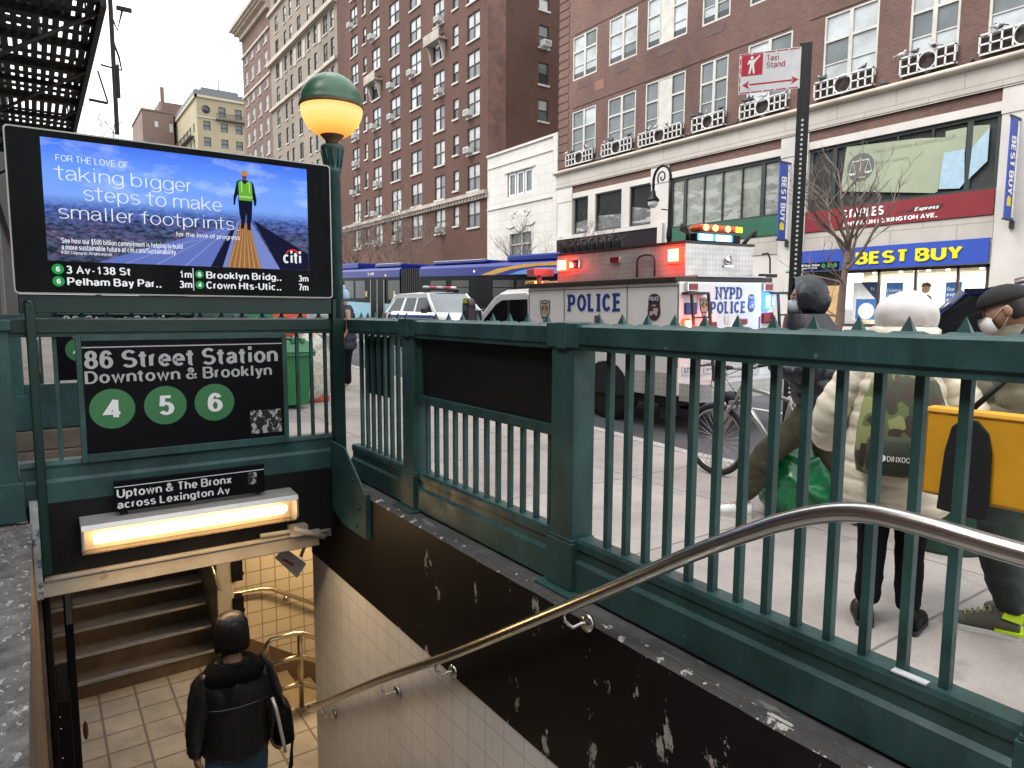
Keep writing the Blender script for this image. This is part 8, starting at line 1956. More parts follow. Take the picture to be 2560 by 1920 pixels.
for s in (-1, 1):
    mb = MB(); sleeve(mb, [at(s * 0.15, 0, 1.30), at(s * 0.215, -0.005, 1.22), at(s * 0.30, 0.0, 1.05), at(s * 0.315, 0.07, 0.92), at(s * 0.28, 0.20, 0.90)], [0.078, 0.085, 0.088, 0.085, 0.06], 0.07, 0.006); wrinkle(mb.build('sleeve', [CREAM], coat), 0.06, 0.010)
mb = MB(); rings = []
for j, (z, rx, ry, f_) in enumerate(((1.35, 0.135, 0.125, -0.015), (1.375, 0.150, 0.14, -0.02), (1.40, 0.152, 0.142, -0.02), (1.415, 0.143, 0.135, -0.015), (1.435, 0.153, 0.145, -0.015), (1.455, 0.146, 0.138, -0.01), (1.475, 0.148, 0.14, -0.005), (1.49, 0.130, 0.125, 0.0))):
    rings.append(ring_at(at(0, f_, z), rx, ry, YW, 40, lambda a: 1 + 0.025 * math.sin(9 * a) + 0.018 * math.sin(17 * a + 1)))
mb.loft(rings, 0, False); mb.build('hood_collar', [CREAM], coat)
BER = mat('white_beret', (0.66, 0.63, 0.62), 0.95, 0, 0.06, 7.0, 0.15, 90, spec=0.1)
mb = MB(); rings = []
for z, r_, f_ in ((1.455, 0.108, 0.01), (1.475, 0.124, 0.005), (1.51, 0.136, -0.005), (1.55, 0.137, -0.01), (1.59, 0.126, -0.012), (1.62, 0.104, -0.012), (1.642, 0.070, -0.012), (1.654, 0.035, -0.012), (1.657, 0.01, -0.012)):
    rings.append(ring_at(at(0.0, f_, z), r_, r_, YW, 30, lambda a: 1 + 0.022 * math.sin(3 * a + z * 14) + 0.014 * math.sin(8 * a - z * 31)))
mb.loft(rings); wrinkle(mb.build('beret', [BER], t), 0.09, 0.016)
BLKC2 = mat('black_cloth', (0.005, 0.005, 0.0055), 0.9, 0, 0.3, 10, spec=0.15)
sk = Skel(); sk.j('pelvis', at(0, 0, 0.80), (0.14, 0.12))
for s, nm in ((-1, 'l'), (1, 'r')): sk.j('hip' + nm, at(s * 0.08, 0, 0.66), 0.095, 'pelvis').j('knee' + nm, at(s * 0.082, 0.012, 0.42), 0.074, 'hip' + nm).j('calf' + nm, at(s * 0.085, -0.005, 0.24), 0.066, 'knee' + nm).j('hem' + nm, at(s * 0.09, -0.005, 0.085), 0.064, 'calf' + nm)
wrinkle(sk.build('trousers', BLKC2, t), 0.09, 0.014, 0)
LEA = mat('black_leather', (0.005, 0.005, 0.0055), 0.55, 0, 0.25, 10, 0.2, 30, spec=0.12)
for s, yw in ((-1, YW - 0.1), (1, YW + 0.25)):
    up, so, M = shoe_mb(at(s * 0.092, -0.085, 0.0), yw, 0.25, 0.098, 0.13); b_ = up.build('boot', [LEA], t); so.build('sole', [RUBBER], b_)
def camo():
    m, tt, b = _nodes('camouflage'); c = _coord(tt)
    n = _noise(tt, c, 9.0, 1.5, 0.4); n2 = _noise(tt, c, 13.0, 1.5, 0.4, (1.3, 1, 0.8))
    a = _ramp(tt, n, [(0.0, (0.035, 0.045, 0.02)), (0.46, (0.10, 0.125, 0.045)), (0.56, (0.24, 0.26, 0.10))], 'CONSTANT')
    tt.links.new(_mix(tt, _ramp(tt, n2, [(0.0, 0), (0.60, 1.0)], 'CONSTANT'), a, (0.045, 0.03, 0.022)), b.inputs['Base Color']); b.inputs['Roughness'].default_value = 0.75
    MATS['camouflage'] = m; return m
CAMO = camo()
t2 = thing('backpack', 'camouflage backpack with white lettering on the woman in the cream coat', 'backpack', tuple(at(0, -0.25, 0.85)))
mb = MB(); rings = []
for z, rx, ry, f_ in ((0.815, 0.15, 0.06, -0.24), (0.83, 0.175, 0.085, -0.255), (0.90, 0.185, 0.10, -0.265), (1.02, 0.18, 0.10, -0.265), (1.14, 0.165, 0.09, -0.255), (1.24, 0.135, 0.075, -0.235), (1.29, 0.095, 0.05, -0.215), (1.305, 0.03, 0.02, -0.20)):
    ring = []
    for k in range(36):
        a = 2 * PI * k / 36; cx_, sy_ = math.cos(a), math.sin(a); e_ = 0.55
        ring.append(at(rx * math.copysign(abs(cx_) ** e_, cx_), f_ + ry * math.copysign(abs(sy_) ** e_, sy_), z))
    rings.append(ring)
mb.loft(rings); mb.build('main_bag', [CAMO], t2)
mb = MB(); rings = []
for z, rx, ry in ((0.84, 0.12, 0.02), (0.86, 0.135, 0.035), (0.92, 0.14, 0.04), (0.99, 0.135, 0.035), (1.01, 0.12, 0.015)):
    rings.append([at(rx * math.copysign(abs(math.cos(2 * PI * k / 24)) ** 0.5, math.cos(2 * PI * k / 24)), -0.365 + ry * math.copysign(abs(math.sin(2 * PI * k / 24)) ** 0.5, math.sin(2 * PI * k / 24)), z) for k in range(24)])
mb.loft(rings); mb.build('front_pocket', [mat('dark_olive', (0.03, 0.038, 0.02), 0.8)], t2)
mb = MB(); text_mb(mb, 'DINXOOWITID', at(0, -0.408, 0), rt, V(0, 0, 1), -0.055, 0.10, 0.905, 0.93, 0.01, 0.001, res=1); disc(mb, at(0, -0.408, 0), rt, V(0, 0, 1), -0.075, 0.918, 0.016, 0.002, 0, 12); mb.build('lettering', [WHITE_L], t2)
mb = MB()
for s in (-1, 1): mb.tube([at(s * 0.10, -0.20, 1.27), at(s * 0.12, -0.13, 1.36), at(s * 0.13, 0.0, 1.385), at(s * 0.14, 0.13, 1.30)], 0.018, 8)
mb.build('strap', [MATS['dark_olive']], t2)
# ---------------------------------------------------------------- hooded man striding along the pavement
px, py = 4.66, 2.78; YW = R(-26)
fw = V(math.sin(YW), math.cos(YW), 0); rt = V(math.cos(YW), -math.sin(YW), 0)
t = thing('person', 'man in a dark hooded jacket, face mask and olive trousers striding past', 'person', (px, py, 0))
lean = 0.06
sk = Skel(); sk.j('pelvis', at(0, 0, 0.92), (0.13, 0.10)).j('waist', at(0, 0.02, 1.06), (0.13, 0.10), 'pelvis').j('chest', at(0, 0.05, 1.28), (0.16, 0.11), 'waist').j('neck', at(0, 0.09, 1.47), 0.055, 'chest').j('skull', at(0, 0.12, 1.60), 0.07, 'neck')
LEGS = {'l': [(-0.09, 0.02, 0.86), (-0.10, 0.34, 0.50), (-0.10, 0.48, 0.11)], 'r': [(0.09, -0.02, 0.86), (0.10, -0.08, 0.48), (0.10, -0.44, 0.20)]}
for nm, (a, b, c) in LEGS.items(): sk.j('hip' + nm, at(*a), 0.09, 'pelvis').j('knee' + nm, at(*b), 0.06, 'hip' + nm).j('ankle' + nm, at(*c), 0.042, 'knee' + nm).j('toe' + nm, at(c[0], c[1] + 0.10, max(0.05, c[2] - 0.10)), 0.035, 'ankle' + nm)
for s, nm in ((-1, 'l'), (1, 'r')):
    sk.j('sh' + nm, at(s * 0.20, 0.05, 1.40), 0.065, 'chest').j('el' + nm, at(s * 0.27, 0.02, 1.13), 0.05, 'sh' + nm).j('wr' + nm, at(s * 0.13, 0.33, 1.20), 0.03, 'el' + nm).hand('wr' + nm, sk.v[sk.n['el' + nm]], -rt * s, 0.8)
sk.build('body', SKIN, t)
NAVYP = mat('navy_puffer', (0.010, 0.012, 0.020), 0.42, 0, 0.12, 6.0, 0.3, 24)
mb = MB(); puffer(mb, [(at(0, 0.0, 0.88), 0.215, 0.165), (at(0, 0.02, 1.0), 0.225, 0.175), (at(0, 0.04, 1.2), 0.235, 0.175), (at(0, 0.06, 1.36), 0.22, 0.15), (at(0, 0.07, 1.44), 0.17, 0.125), (at(0, 0.08, 1.50), 0.11, 0.11)], YW, 0.10, 0.014, 40, seed=3); jk = wrinkle(mb.build('jacket', [NAVYP], t), 0.07, 0.012)
for s in (-1, 1):
    mb = MB(); sleeve(mb, [at(s * 0.17, 0.05, 1.41), at(s * 0.245, 0.045, 1.33), at(s * 0.285, 0.02, 1.14), at(s * 0.24, 0.14, 1.12), at(s * 0.14, 0.31, 1.19)], [0.085, 0.092, 0.085, 0.075, 0.055], 0.085, 0.007); wrinkle(mb.build('sleeve', [NAVYP], jk), 0.06, 0.010)
HC = at(0, 0.12, 1.655)
hm_, M = head_mb(HC, YW + R(-12), R(-6)); h_ = hm_.build('head', [SKIN], t); face_bits(M, h_)
mask_mb(M).build('face_mask', [mat('pale_blue_mask', (0.46, 0.54, 0.62), 0.8, 0, 0.05)], t)
mb = MB()
for sd in (-1, 1): mb.tube([M @ V(sd * 0.032 + 0.024 * math.cos(a), 0.098 - abs(math.cos(a)) * 0.002, 0.012 + 0.019 * math.sin(a)) for a in [2 * PI * k / 14 for k in range(15)]], 0.0025, 4); mb.tube([M @ V(sd * 0.056, 0.096, 0.018), M @ V(sd * 0.078, 0.01, 0.022)], 0.0025, 4)
mb.build('glasses', [mat('glasses_frame', (0.35, 0.3, 0.26), 0.3, 0.6)], t)
# hood: open ring round the face swept over the crown
mb = MB(); rings = []
for ph in [58, 62, 68, 76, 84, 92, 106, 120, 134, 148, 160, 170, 177]:
    q = R(ph); ring = []
    for k in range(36):
        a = 2 * PI * k / 36; ex = 1.0 if ph > 64 else 1.05
        sx, sz = math.cos(a), math.sin(a)
        x = 0.128 * math.sin(q) ** 0.7 * sx * ex; z = 0.165 * math.sin(q) ** 0.75 * sz * ex + 0.008; y = -0.005 + 0.150 * math.cos(q)
        if sz < 0: y -= 0.05 * (-sz) * (1 if ph < 92 else 0.3)
        y += 0.006 * math.sin(6 * a + ph * 0.2); ring.append(M @ V(x, y, z))
    rings.append(ring)
mb.loft(rings, 0, False); wrinkle(mb.build('hood', [NAVYP], jk), 0.08, 0.012)
mb = MB(); rings = []
for z, r_ in ((1.40, 0.20), (1.45, 0.185), (1.50, 0.165), (1.545, 0.145)): rings.append(ring_at(at(0, 0.085 + (z - 1.44) * 0.25, z), r_ * 0.95, r_, YW, 26, lambda a: 1 + 0.03 * math.sin(6 * a)))
mb.loft(rings, 0, False); mb.build('hood_collar', [NAVYP], jk)
OLV = mat('olive_trousers', (0.040, 0.037, 0.018), 0.85, 0, 0.3, 7.0, 0.6, 14)
sk = Skel(); sk.j('pelvis', at(0, 0, 0.93), (0.17, 0.14)).j('belt', at(0, 0.01, 1.06), (0.16, 0.13), 'pelvis')
for nm, (a, b, c) in LEGS.items(): sk.j('hip' + nm, at(a[0], a[1], 0.80), 0.125, 'pelvis').j('knee' + nm, at(*b), 0.105, 'hip' + nm).j('calf' + nm, at((b[0] + c[0]) / 2, (b[1] + c[1]) / 2, (b[2] + c[2]) / 2), 0.092, 'knee' + nm).j('cuff' + nm, at(c[0], c[1], c[2] + 0.03), 0.074, 'calf' + nm)
wrinkle(sk.build('trousers', OLV, t, 3), 0.10, 0.026, 0)
SNK = mat('white_sneaker', (0.68, 0.68, 0.68), 0.5, 0, 0.05)
up, so, _m = shoe_mb(at(-0.10, 0.41, 0.0), YW, 0.29, 0.11, 0.125); b_ = up.build('sneaker', [SNK], t); so.build('sole', [mat('pale_sole', (0.5, 0.48, 0.46), 0.7)], b_)
up, so, _m = shoe_mb(at(0.10, -0.52, 0.155), YW, 0.29, 0.11, 0.125, R(-28)); b_ = up.build('sneaker', [SNK], t); so.build('sole', [MATS['pale_sole']], b_)
t2 = thing('mobile_phone', 'dark phone with an orange case held in the hands of the hooded man', 'phone', tuple(at(0.02, 0.44, 1.2)))
mb = MB(); c_ = at(-0.06, 0.43, 1.23); mb.prism([c_ + rt * a + V(0, 0, b) + fw * b * 0.7 for a, b in ((0, -0.04), (0.15, -0.04), (0.15, 0.04), (0, 0.04))], fw * 0.01); mb.build('case', [mat('orange_case', (0.45, 0.13, 0.05), 0.5)], t2)
# ---------------------------------------------------------------- man in the cap at the right edge
px, py = 3.88, 1.27; YW = R(-14)
fw = V(math.sin(YW), math.cos(YW), 0); rt = V(math.cos(YW), -math.sin(YW), 0)
t = thing('person', 'man in a black cap, mask and olive padded jacket looking down', 'person', (px, py, 0))
sk = Skel(); sk.j('pelvis', at(0, 0, 0.88), (0.13, 0.10)).j('waist', at(0, 0.0, 1.02), (0.13, 0.10), 'pelvis').j('chest', at(0, 0.01, 1.24), (0.16, 0.11), 'waist').j('neck', at(0, 0.05, 1.42), 0.055, 'chest').j('skull', at(0, 0.09, 1.53), 0.07, 'neck')
LG = {'l': [(-0.09, 0.02, 0.82), (-0.10, 0.04, 0.47), (-0.10, -0.02, 0.10)], 'r': [(0.10, 0.0, 0.82), (0.13, -0.03, 0.47), (0.13, -0.16, 0.10)]}
for nm, (a, b, c) in LG.items(): sk.j('hip' + nm, at(*a), 0.09, 'pelvis').j('knee' + nm, at(*b), 0.06, 'hip' + nm).j('ankle' + nm, at(*c), 0.042, 'knee' + nm).j('toe' + nm, at(c[0], c[1] + 0.12, 0.05), 0.035, 'ankle' + nm)
for s, nm in ((-1, 'l'), (1, 'r')):
    sk.j('sh' + nm, at(s * 0.20, 0.02, 1.36), 0.065, 'chest').j('el' + nm, at(s * 0.28, -0.02, 1.10), 0.05, 'sh' + nm).j('wr' + nm, at(s * 0.16, 0.24, 1.08), 0.03, 'el' + nm).hand('wr' + nm, sk.v[sk.n['el' + nm]], -rt * s, 0.9)
sk.build('body', SKIN, t)
KHA = mat('olive_puffer', (0.115, 0.104, 0.07), 0.45, 0, 0.12, 6.0, 0.3, 24)
mb = MB(); puffer(mb, [(at(0, -0.01, 0.92), 0.225, 0.18), (at(0, 0, 1.05), 0.24, 0.19), (at(0, 0.01, 1.2), 0.245, 0.185), (at(0, 0.02, 1.33), 0.225, 0.155), (at(0, 0.03, 1.40), 0.175, 0.13), (at(0, 0.035, 1.45), 0.115, 0.115)], YW, 0.115, 0.015, 40, seed=5); jk = wrinkle(mb.build('jacket', [KHA], t), 0.07, 0.012)
for s in (-1, 1):
    mb = MB(); sleeve(mb, [at(s * 0.17, 0.02, 1.37), at(s * 0.25, 0.015, 1.30), at(s * 0.295, -0.02, 1.10), at(s * 0.25, 0.10, 1.05), at(s * 0.17, 0.23, 1.08)], [0.085, 0.095, 0.088, 0.078, 0.055], 0.105, 0.011); wrinkle(mb.build('sleeve', [KHA], jk), 0.06, 0.010)
mb = MB(); rings = []
for z, r_, f_ in ((1.40, 0.155, 0.0), (1.44, 0.165, -0.02), (1.47, 0.155, -0.03), (1.495, 0.135, -0.03), (1.50, 0.10, -0.02)): rings.append(ring_at(at(0, f_, z), r_, r_, YW, 28, lambda a: 1 + 0.03 * math.sin(7 * a)))
mb.loft(rings, 0, False); mb.build('hood_collar', [KHA], jk)
HC = at(0, 0.095, 1.565)
hm_, M = head_mb(HC, YW - R(6), R(-22)); h_ = hm_.build('head', [SKIN], t); face_bits(M, h_)
mask_mb(M).build('face_mask', [mat('white_mask', (0.62, 0.60, 0.62), 0.8, 0, 0.05)], t)
CAPM = mat('black_cap_cloth', (0.007, 0.0075, 0.008), 0.8, 0, 0.25, 12, 0.3, 50)
mb = MB(); rings = []
for z, rx, ry in ((0.038, 0.083, 0.103), (0.06, 0.085, 0.105), (0.085, 0.080, 0.099), (0.108, 0.062, 0.078), (0.124, 0.034, 0.042), (0.130, 0.008, 0.01)): rings.append([M @ V(rx * math.cos(a), ry * math.sin(a) - 0.002, z) for a in [2 * PI * k / 26 for k in range(26)]])
mb.loft(rings)
pts = [V(0.072 * math.sin(R(a)), 0.085 + 0.135 * math.cos(R(a)), 0.036 - 0.022 * math.cos(R(a))) for a in range(-90, 91, 15)]
vs = [M @ p for p in pts] + [M @ (p + V(0, 0, 0.006)) for p in pts]; n_ = len(pts)
mb.add(vs, [tuple(range(n_ - 1, -1, -1)), tuple(range(n_, 2 * n_))] + [(i, (i + 1) % n_, n_ + (i + 1) % n_, n_ + i) for i in range(n_)]); mb.build('cap', [CAPM], t)
mb = MB(); rings = []
for z, rx, ry, yo in ((0.036, 0.080, 0.098, -0.004), (0.0, 0.080, 0.096, -0.008), (-0.03, 0.072, 0.086, -0.012), (-0.05, 0.06, 0.07, -0.016)): rings.append([M @ V(rx * math.cos(a), ry * math.sin(a) + yo, z) for a in [R(178) + R(184) * k / 16 for k in range(17)]])
mb.loft(rings, 0, False, True, False); mb.build('hair', [mat('black_hair', (0.012, 0.010, 0.009), 0.5)], t)
DGJ = mat('dark_green_joggers', (0.016, 0.027, 0.022), 0.85, 0, 0.25, 8.0, 0.5, 16)
sk = Skel(); sk.j('pelvis', at(0, 0, 0.89), (0.17, 0.14)).j('belt', at(0, 0.0, 1.06), (0.16, 0.13), 'pelvis')
for nm, (a, b, c) in LG.items(): sk.j('hip' + nm, at(a[0], a[1], 0.76), 0.125, 'pelvis').j('knee' + nm, at(*b), 0.105, 'hip' + nm).j('calf' + nm, at(c[0], (b[1] + c[1]) / 2, 0.29), 0.092, 'knee' + nm).j('fold' + nm, at(c[0], c[1] - 0.01, 0.17), 0.084, 'calf' + nm).j('cuff' + nm, at(c[0], c[1] - 0.005, 0.105), 0.058, 'fold' + nm)
wrinkle(sk.build('trousers', DGJ, t, 3), 0.09, 0.022, 0)
OSN = mat('olive_sneaker', (0.075, 0.075, 0.055), 0.7, 0, 0.2, 12); NEO = mat('neon_heel', (0.50, 0.72, 0.02), 0.5, 0, 0.03); SOLW = mat('white_sole', (0.66, 0.66, 0.64), 0.6, 0, 0.03)
for nm in ('l', 'r'):
    c = LG[nm][2]; yw = YW + (R(6) if nm == 'r' else R(-4))
    up, so, Ms = shoe_mb(at(c[0], c[1] - 0.05, 0.0), yw, 0.315, 0.112, 0.125); b_ = up.build('sneaker', [OSN], t); so.build('sole', [SOLW], b_)
    mb = MB(); mb.loft([[Ms @ V(-0.048, -0.004, 0.085), Ms @ V(-0.042, -0.012, 0.135), Ms @ V(0.042, -0.012, 0.135), Ms @ V(0.048, -0.004, 0.085)], [Ms @ V(-0.052, 0.075, 0.10), Ms @ V(-0.046, 0.06, 0.142), Ms @ V(0.046, 0.06, 0.142), Ms @ V(0.052, 0.075, 0.10)]], 0, True, False); mb.box(-0.052, 0.052, -0.012, 0.10, 0.026, 0.04, 0, Ms); mb.build('heel_tab', [NEO], b_)
    mb = MB()
    for k in range(5): mb.tube([Ms @ V(-0.035, 0.12 + 0.025 * k, 0.118 - 0.011 * k), Ms @ V(0, 0.125 + 0.025 * k, 0.128 - 0.012 * k), Ms @ V(0.035, 0.12 + 0.025 * k, 0.118 - 0.011 * k)], 0.005, 5)
    mb.build('laces', [mat('lace_khaki', (0.3, 0.28, 0.14), 0.8)], b_)
# ---------------------------------------------------------------- woman going down the stairs
px, py = 0.87, 4.18; YW = R(4); ZB = -1.92
def at(r_, f_, z): return V(px, py, ZB) + rt * r_ + fw * f_ + V(0, 0, z)
fw = V(math.sin(YW), math.cos(YW), 0); rt = V(math.cos(YW), -math.sin(YW), 0)
t = thing('person', 'woman with a black bob in a black leather jacket going down the stairs', 'person', (px, py, ZB))
sk = Skel(); sk.j('pelvis', at(0, 0, 0.86), (0.14, 0.11)).j('waist', at(0, 0, 1.0), (0.12, 0.09), 'pelvis').j('chest', at(0, 0.01, 1.15), (0.12, 0.09), 'waist').j('neck', at(0, 0.02, 1.38), 0.05, 'chest').j('skull', at(0, 0.045, 1.51), 0.068, 'neck').j('crown', at(0, 0.04, 1.56), 0.062, 'skull')
LS = {'l': [(-0.09, 0.0, 0.80), (-0.10, 0.05, 0.46), (-0.10, -0.03, 0.13)], 'r': [(0.09, 0.03, 0.80), (0.10, 0.12, 0.42), (0.10, 0.20, 0.0)]}
for nm, (a, b, c) in LS.items(): sk.j('hip' + nm, at(*a), 0.09, 'pelvis').j('knee' + nm, at(*b), 0.06, 'hip' + nm).j('ankle' + nm, at(*c), 0.042, 'knee' + nm).j('toe' + nm, at(c[0], c[1] + 0.12, c[2] - 0.06), 0.035, 'ankle' + nm)
for s, nm in ((-1, 'l'), (1, 'r')):
    sk.j('sh' + nm, at(s * 0.12, 0.0, 1.24), 0.05, 'chest').j('el' + nm, at(s * 0.20, -0.02, 1.06), 0.04, 'sh' + nm).j('wr' + nm, at(s * 0.215, 0.03, 0.83), 0.028, 'el' + nm).hand('wr' + nm, sk.v[sk.n['el' + nm]], fw, 0.5)
sk.build('body', SKIN, t)
LJ = mat('black_leather_jacket', (0.006, 0.0066, 0.009), 0.40, 0, 0.3, 5.0, 0.5, 14, spec=0.45)
mb = MB(); rings = []
for z, rx, ry, f_ in ((0.785, 0.17, 0.13, 0), (0.80, 0.19, 0.15, 0), (0.84, 0.195, 0.155, 0), (0.95, 0.19, 0.15, 0), (1.10, 0.195, 0.15, 0), (1.24, 0.20, 0.145, 0.0), (1.32, 0.175, 0.125, 0.005), (1.35, 0.145, 0.11, 0.01), (1.37, 0.08, 0.08, 0.015)):
    rings.append(ring_at(at(0, f_, z), rx, ry, YW, 34, lambda a, z=z: 1 + 0.018 * math.sin(4 * a + z * 11) + 0.01 * math.sin(9 * a - z * 17)))
mb.loft(rings); jk = wrinkle(mb.build('jacket', [LJ], t), 0.13, 0.030, 2)
for s in (-1, 1):
    mb = MB(); mb.tube([at(s * 0.12, 0.0, 1.315), at(s * 0.165, 0.0, 1.26), at(s * 0.19, -0.015, 1.17), at(s * 0.212, -0.02, 1.05), at(s * 0.22, 0.01, 0.94), at(s * 0.22, 0.03, 0.86), at(s * 0.215, 0.035, 0.80)], [0.065, 0.076, 0.076, 0.072, 0.064, 0.057, 0.053], 18); wrinkle(mb.build('sleeve', [LJ], jk), 0.10, 0.026, 2)
mb = MB(); mb.tube([at(-0.17, -0.128, 1.155), at(-0.1, -0.150, 1.15), at(0, -0.158, 1.148), at(0.1, -0.150, 1.15), at(0.17, -0.128, 1.155)], 0.007, 5); mb.build('yoke_seam', [LJ], jk)
FUR = mat('black_fur', (0.004, 0.004, 0.0045), 1.0, 0, 0.3, 30, 1.0, 180, spec=0.1)
mb = MB(); rings = []
for z, rx, ry, f_ in ((1.27, 0.185, 0.13, -0.005), (1.31, 0.18, 0.142, -0.01), (1.345, 0.16, 0.138, -0.01), (1.37, 0.125, 0.118, 0.0), (1.365, 0.085, 0.085, 0.01)): rings.append(ring_at(at(0, f_, z), rx, ry, YW, 44, lambda a: 1 + 0.02 * math.sin(13 * a) + 0.02 * rnd.uniform(-1, 1)))
mb.loft(rings, 0, False); mb.build('fur_collar', [FUR], jk)
HAIR = mat('glossy_black_hair', (0.010, 0.008, 0.008), 0.42, 0, 0.2, 30, 0.0, 90, stretch=(1, 1, 0.1), spec=0.35)
mb = MB(); rings = []
for z, rx, ry, f_ in ((1.452, 0.070, 0.07, 0.03), (1.447, 0.094, 0.094, 0.03), (1.47, 0.096, 0.099, 0.032), (1.52, 0.095, 0.102, 0.037), (1.58, 0.090, 0.100, 0.04), (1.615, 0.080, 0.090, 0.04), (1.64, 0.060, 0.069, 0.04), (1.653, 0.034, 0.040, 0.04), (1.657, 0.01, 0.012, 0.04)): rings.append(ring_at(at(0, f_, z), rx, ry, YW, 36, lambda a: 1 + 0.008 * math.sin(18 * a)))
mb.loft(rings)
hr = random.Random(12)
for k in range(170):                      # loose strands over the bob, uneven at the hem
    a = 2 * PI * k / 170 + hr.uniform(-0.02, 0.02); q = 1.03 + hr.uniform(-0.015, 0.03); pts = []
    for z, rx, ry, f_ in ((1.652, 0.02, 0.024, 0.04), (1.632, 0.066, 0.075, 0.04), (1.59, 0.087, 0.097, 0.04), (1.53, 0.094, 0.101, 0.036), (1.48, 0.095, 0.099, 0.032), (1.446 - hr.uniform(0, 0.014), 0.093, 0.094, 0.03)):
        pts.append(at(rx * q * math.sin(a + hr.uniform(-0.02, 0.02)), f_ + ry * q * math.cos(a), z))
    mb.tube(pts, 0.0026, 4)
mb.build('hair', [HAIR], t)
JEAN = mat('blue_jeans', (0.035, 0.075, 0.14), 0.85, 0, 0.25, 9.0, 0.4, 60)
sk = Skel(); sk.j('pelvis', at(0, 0, 0.86), (0.17, 0.135)).j('belt', at(0, 0.0, 0.98), (0.15, 0.12), 'pelvis')
for nm, (a, b, c) in LS.items(): sk.j('hip' + nm, at(a[0], a[1], 0.74), 0.115, 'pelvis').j('knee' + nm, at(*b), 0.085, 'hip' + nm).j('calf' + nm, at(c[0], (b[1] + c[1]) / 2, (b[2] + c[2]) / 2), 0.075, 'knee' + nm).j('cuff' + nm, at(c[0], c[1], c[2] + 0.05), 0.066, 'calf' + nm)
wrinkle(sk.build('trousers', JEAN, t), 0.09, 0.014, 0)
for nm in ('l', 'r'):
    c = LS[nm][2]; up, so, _m = shoe_mb(at(c[0], c[1] - 0.07, c[2] - 0.10), YW, 0.25, 0.095, 0.12); b_ = up.build('boot', [LEA], t); so.build('sole', [RUBBER], b_)
t2 = thing('shoulder_bag', 'black shoulder bag with a white strap at the side of the woman on the stairs', 'bag', tuple(at(0.33, 0.0, 0.8)))
mb = MB(); rings = []
for z, rx, ry in ((0.775, 0.05, 0.11), (0.79, 0.065, 0.13), (0.88, 0.06, 0.13), (0.98, 0.05, 0.115), (1.0, 0.035, 0.10)): rings.append([at(0.275 + rx * math.copysign(abs(math.cos(2 * PI * k / 20)) ** 0.6, math.cos(2 * PI * k / 20)), 0.03 + ry * math.copysign(abs(math.sin(2 * PI * k / 20)) ** 0.6, math.sin(2 * PI * k / 20)), z) for k in range(20)])
mb.loft(rings); mb.build('pouch', [LEA], t2)
mb = MB(); mb.tube([at(0.185, -0.165, 1.16), at(0.20, -0.20, 1.10), at(0.215, -0.205, 1.0), at(0.235, -0.195, 0.88), at(0.25, -0.18, 0.80)], 0.011, 8); mb.build('white_strap', [mat('silver_chain', (0.6, 0.58, 0.55), 0.3, 0.5)], t2)
mb = MB(); mb.tube([at(0.15, -0.05, 1.40), at(0.19, -0.13, 1.32), at(0.20, -0.175, 1.20), at(0.24, -0.17, 1.10), at(0.30, -0.08, 1.0)], 0.014, 8); mb.tube([at(0.31, -0.10, 0.80), at(0.28, -0.14, 0.66), at(0.22, -0.16, 0.56), at(0.20, -0.16, 0.53)], 0.008, 6); mb.tube([at(0.31, -0.08, 0.80), at(0.30, -0.12, 0.66), at(0.25, -0.15, 0.56)], 0.007, 6); mb.build('strap', [LEA], t2)
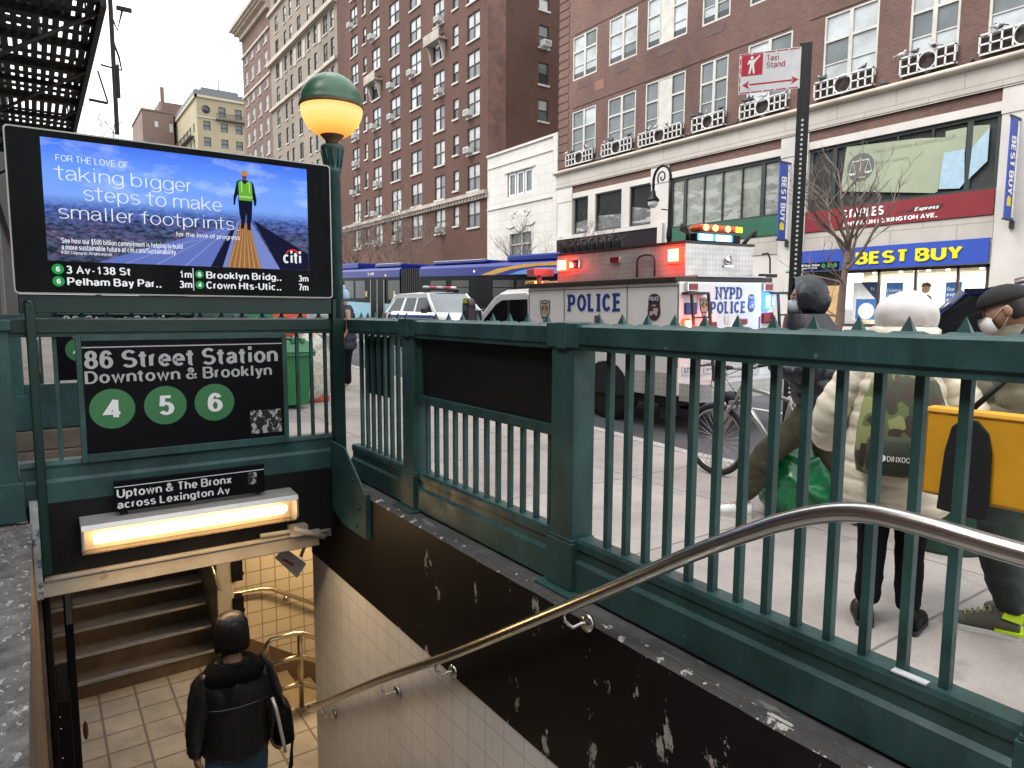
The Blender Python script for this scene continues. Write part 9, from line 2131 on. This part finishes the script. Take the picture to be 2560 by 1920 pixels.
# ---------------------------------------------------------------- far pedestrian in a pale blue hat
px, py = 4.42, 11.4; YW = R(-80); ZB = zg(11.4)
fw = V(math.sin(YW), math.cos(YW), 0); rt = V(math.cos(YW), -math.sin(YW), 0)
t = thing('person', 'distant pedestrian in a pale blue knitted hat beyond the railing corner', 'person', (px, py, ZB))
sk = Skel(); sk.j('pelvis', at(0, 0, 0.9), (0.13, 0.10)).j('waist', at(0, 0, 1.05), (0.13, 0.10), 'pelvis').j('chest', at(0, 0, 1.25), (0.15, 0.11), 'waist').j('neck', at(0, 0.02, 1.44), 0.05, 'chest').j('skull', at(0, 0.03, 1.55), 0.08, 'neck')
for s, nm in ((-1, 'l'), (1, 'r')):
    sk.j('hip' + nm, at(s * 0.09, 0, 0.82), 0.085, 'pelvis').j('knee' + nm, at(s * 0.1, 0.02, 0.47), 0.055, 'hip' + nm).j('ankle' + nm, at(s * 0.1, 0, 0.1), 0.04, 'knee' + nm).j('toe' + nm, at(s * 0.1, 0.12, 0.05), 0.035, 'ankle' + nm)
    sk.j('sh' + nm, at(s * 0.18, 0, 1.36), 0.06, 'chest').j('el' + nm, at(s * 0.26, 0, 1.1), 0.045, 'sh' + nm).j('wr' + nm, at(s * 0.24, 0.1, 0.9), 0.03, 'el' + nm).hand('wr' + nm, sk.v[sk.n['el' + nm]], fw, 0.5)
sk.build('body', SKIN, t, 1)
mb = MB(); puffer(mb, [(at(0, 0, 0.7), 0.22, 0.17), (at(0, 0, 1.0), 0.22, 0.17), (at(0, 0, 1.3), 0.22, 0.15), (at(0, 0, 1.46), 0.12, 0.1)], YW, 0.12, 0.02, 24); mb.build('coat', [mat('dark_coat', (0.02, 0.022, 0.04), 0.7)], t)
sk = Skel(); sk.j('pelvis', at(0, 0, 0.85), (0.15, 0.12))
for s, nm in ((-1, 'l'), (1, 'r')): sk.j('hip' + nm, at(s * 0.09, 0, 0.7), 0.11, 'pelvis').j('knee' + nm, at(s * 0.1, 0.02, 0.45), 0.085, 'hip' + nm).j('hem' + nm, at(s * 0.1, 0, 0.08), 0.07, 'knee' + nm)
sk.build('trousers', BLKC2, t, 1)
mb = MB(); mb.lathe([(0.10, 1.56), (0.108, 1.60), (0.10, 1.67), (0.06, 1.72), (0.03, 1.735)], tuple(at(0, 0.03, 0)), 18); mb.ball(tuple(at(0, 0.03, 1.76)), 0.04); mb.build('knitted_hat', [mat('pale_blue_knit', (0.32, 0.50, 0.66), 0.9)], t)
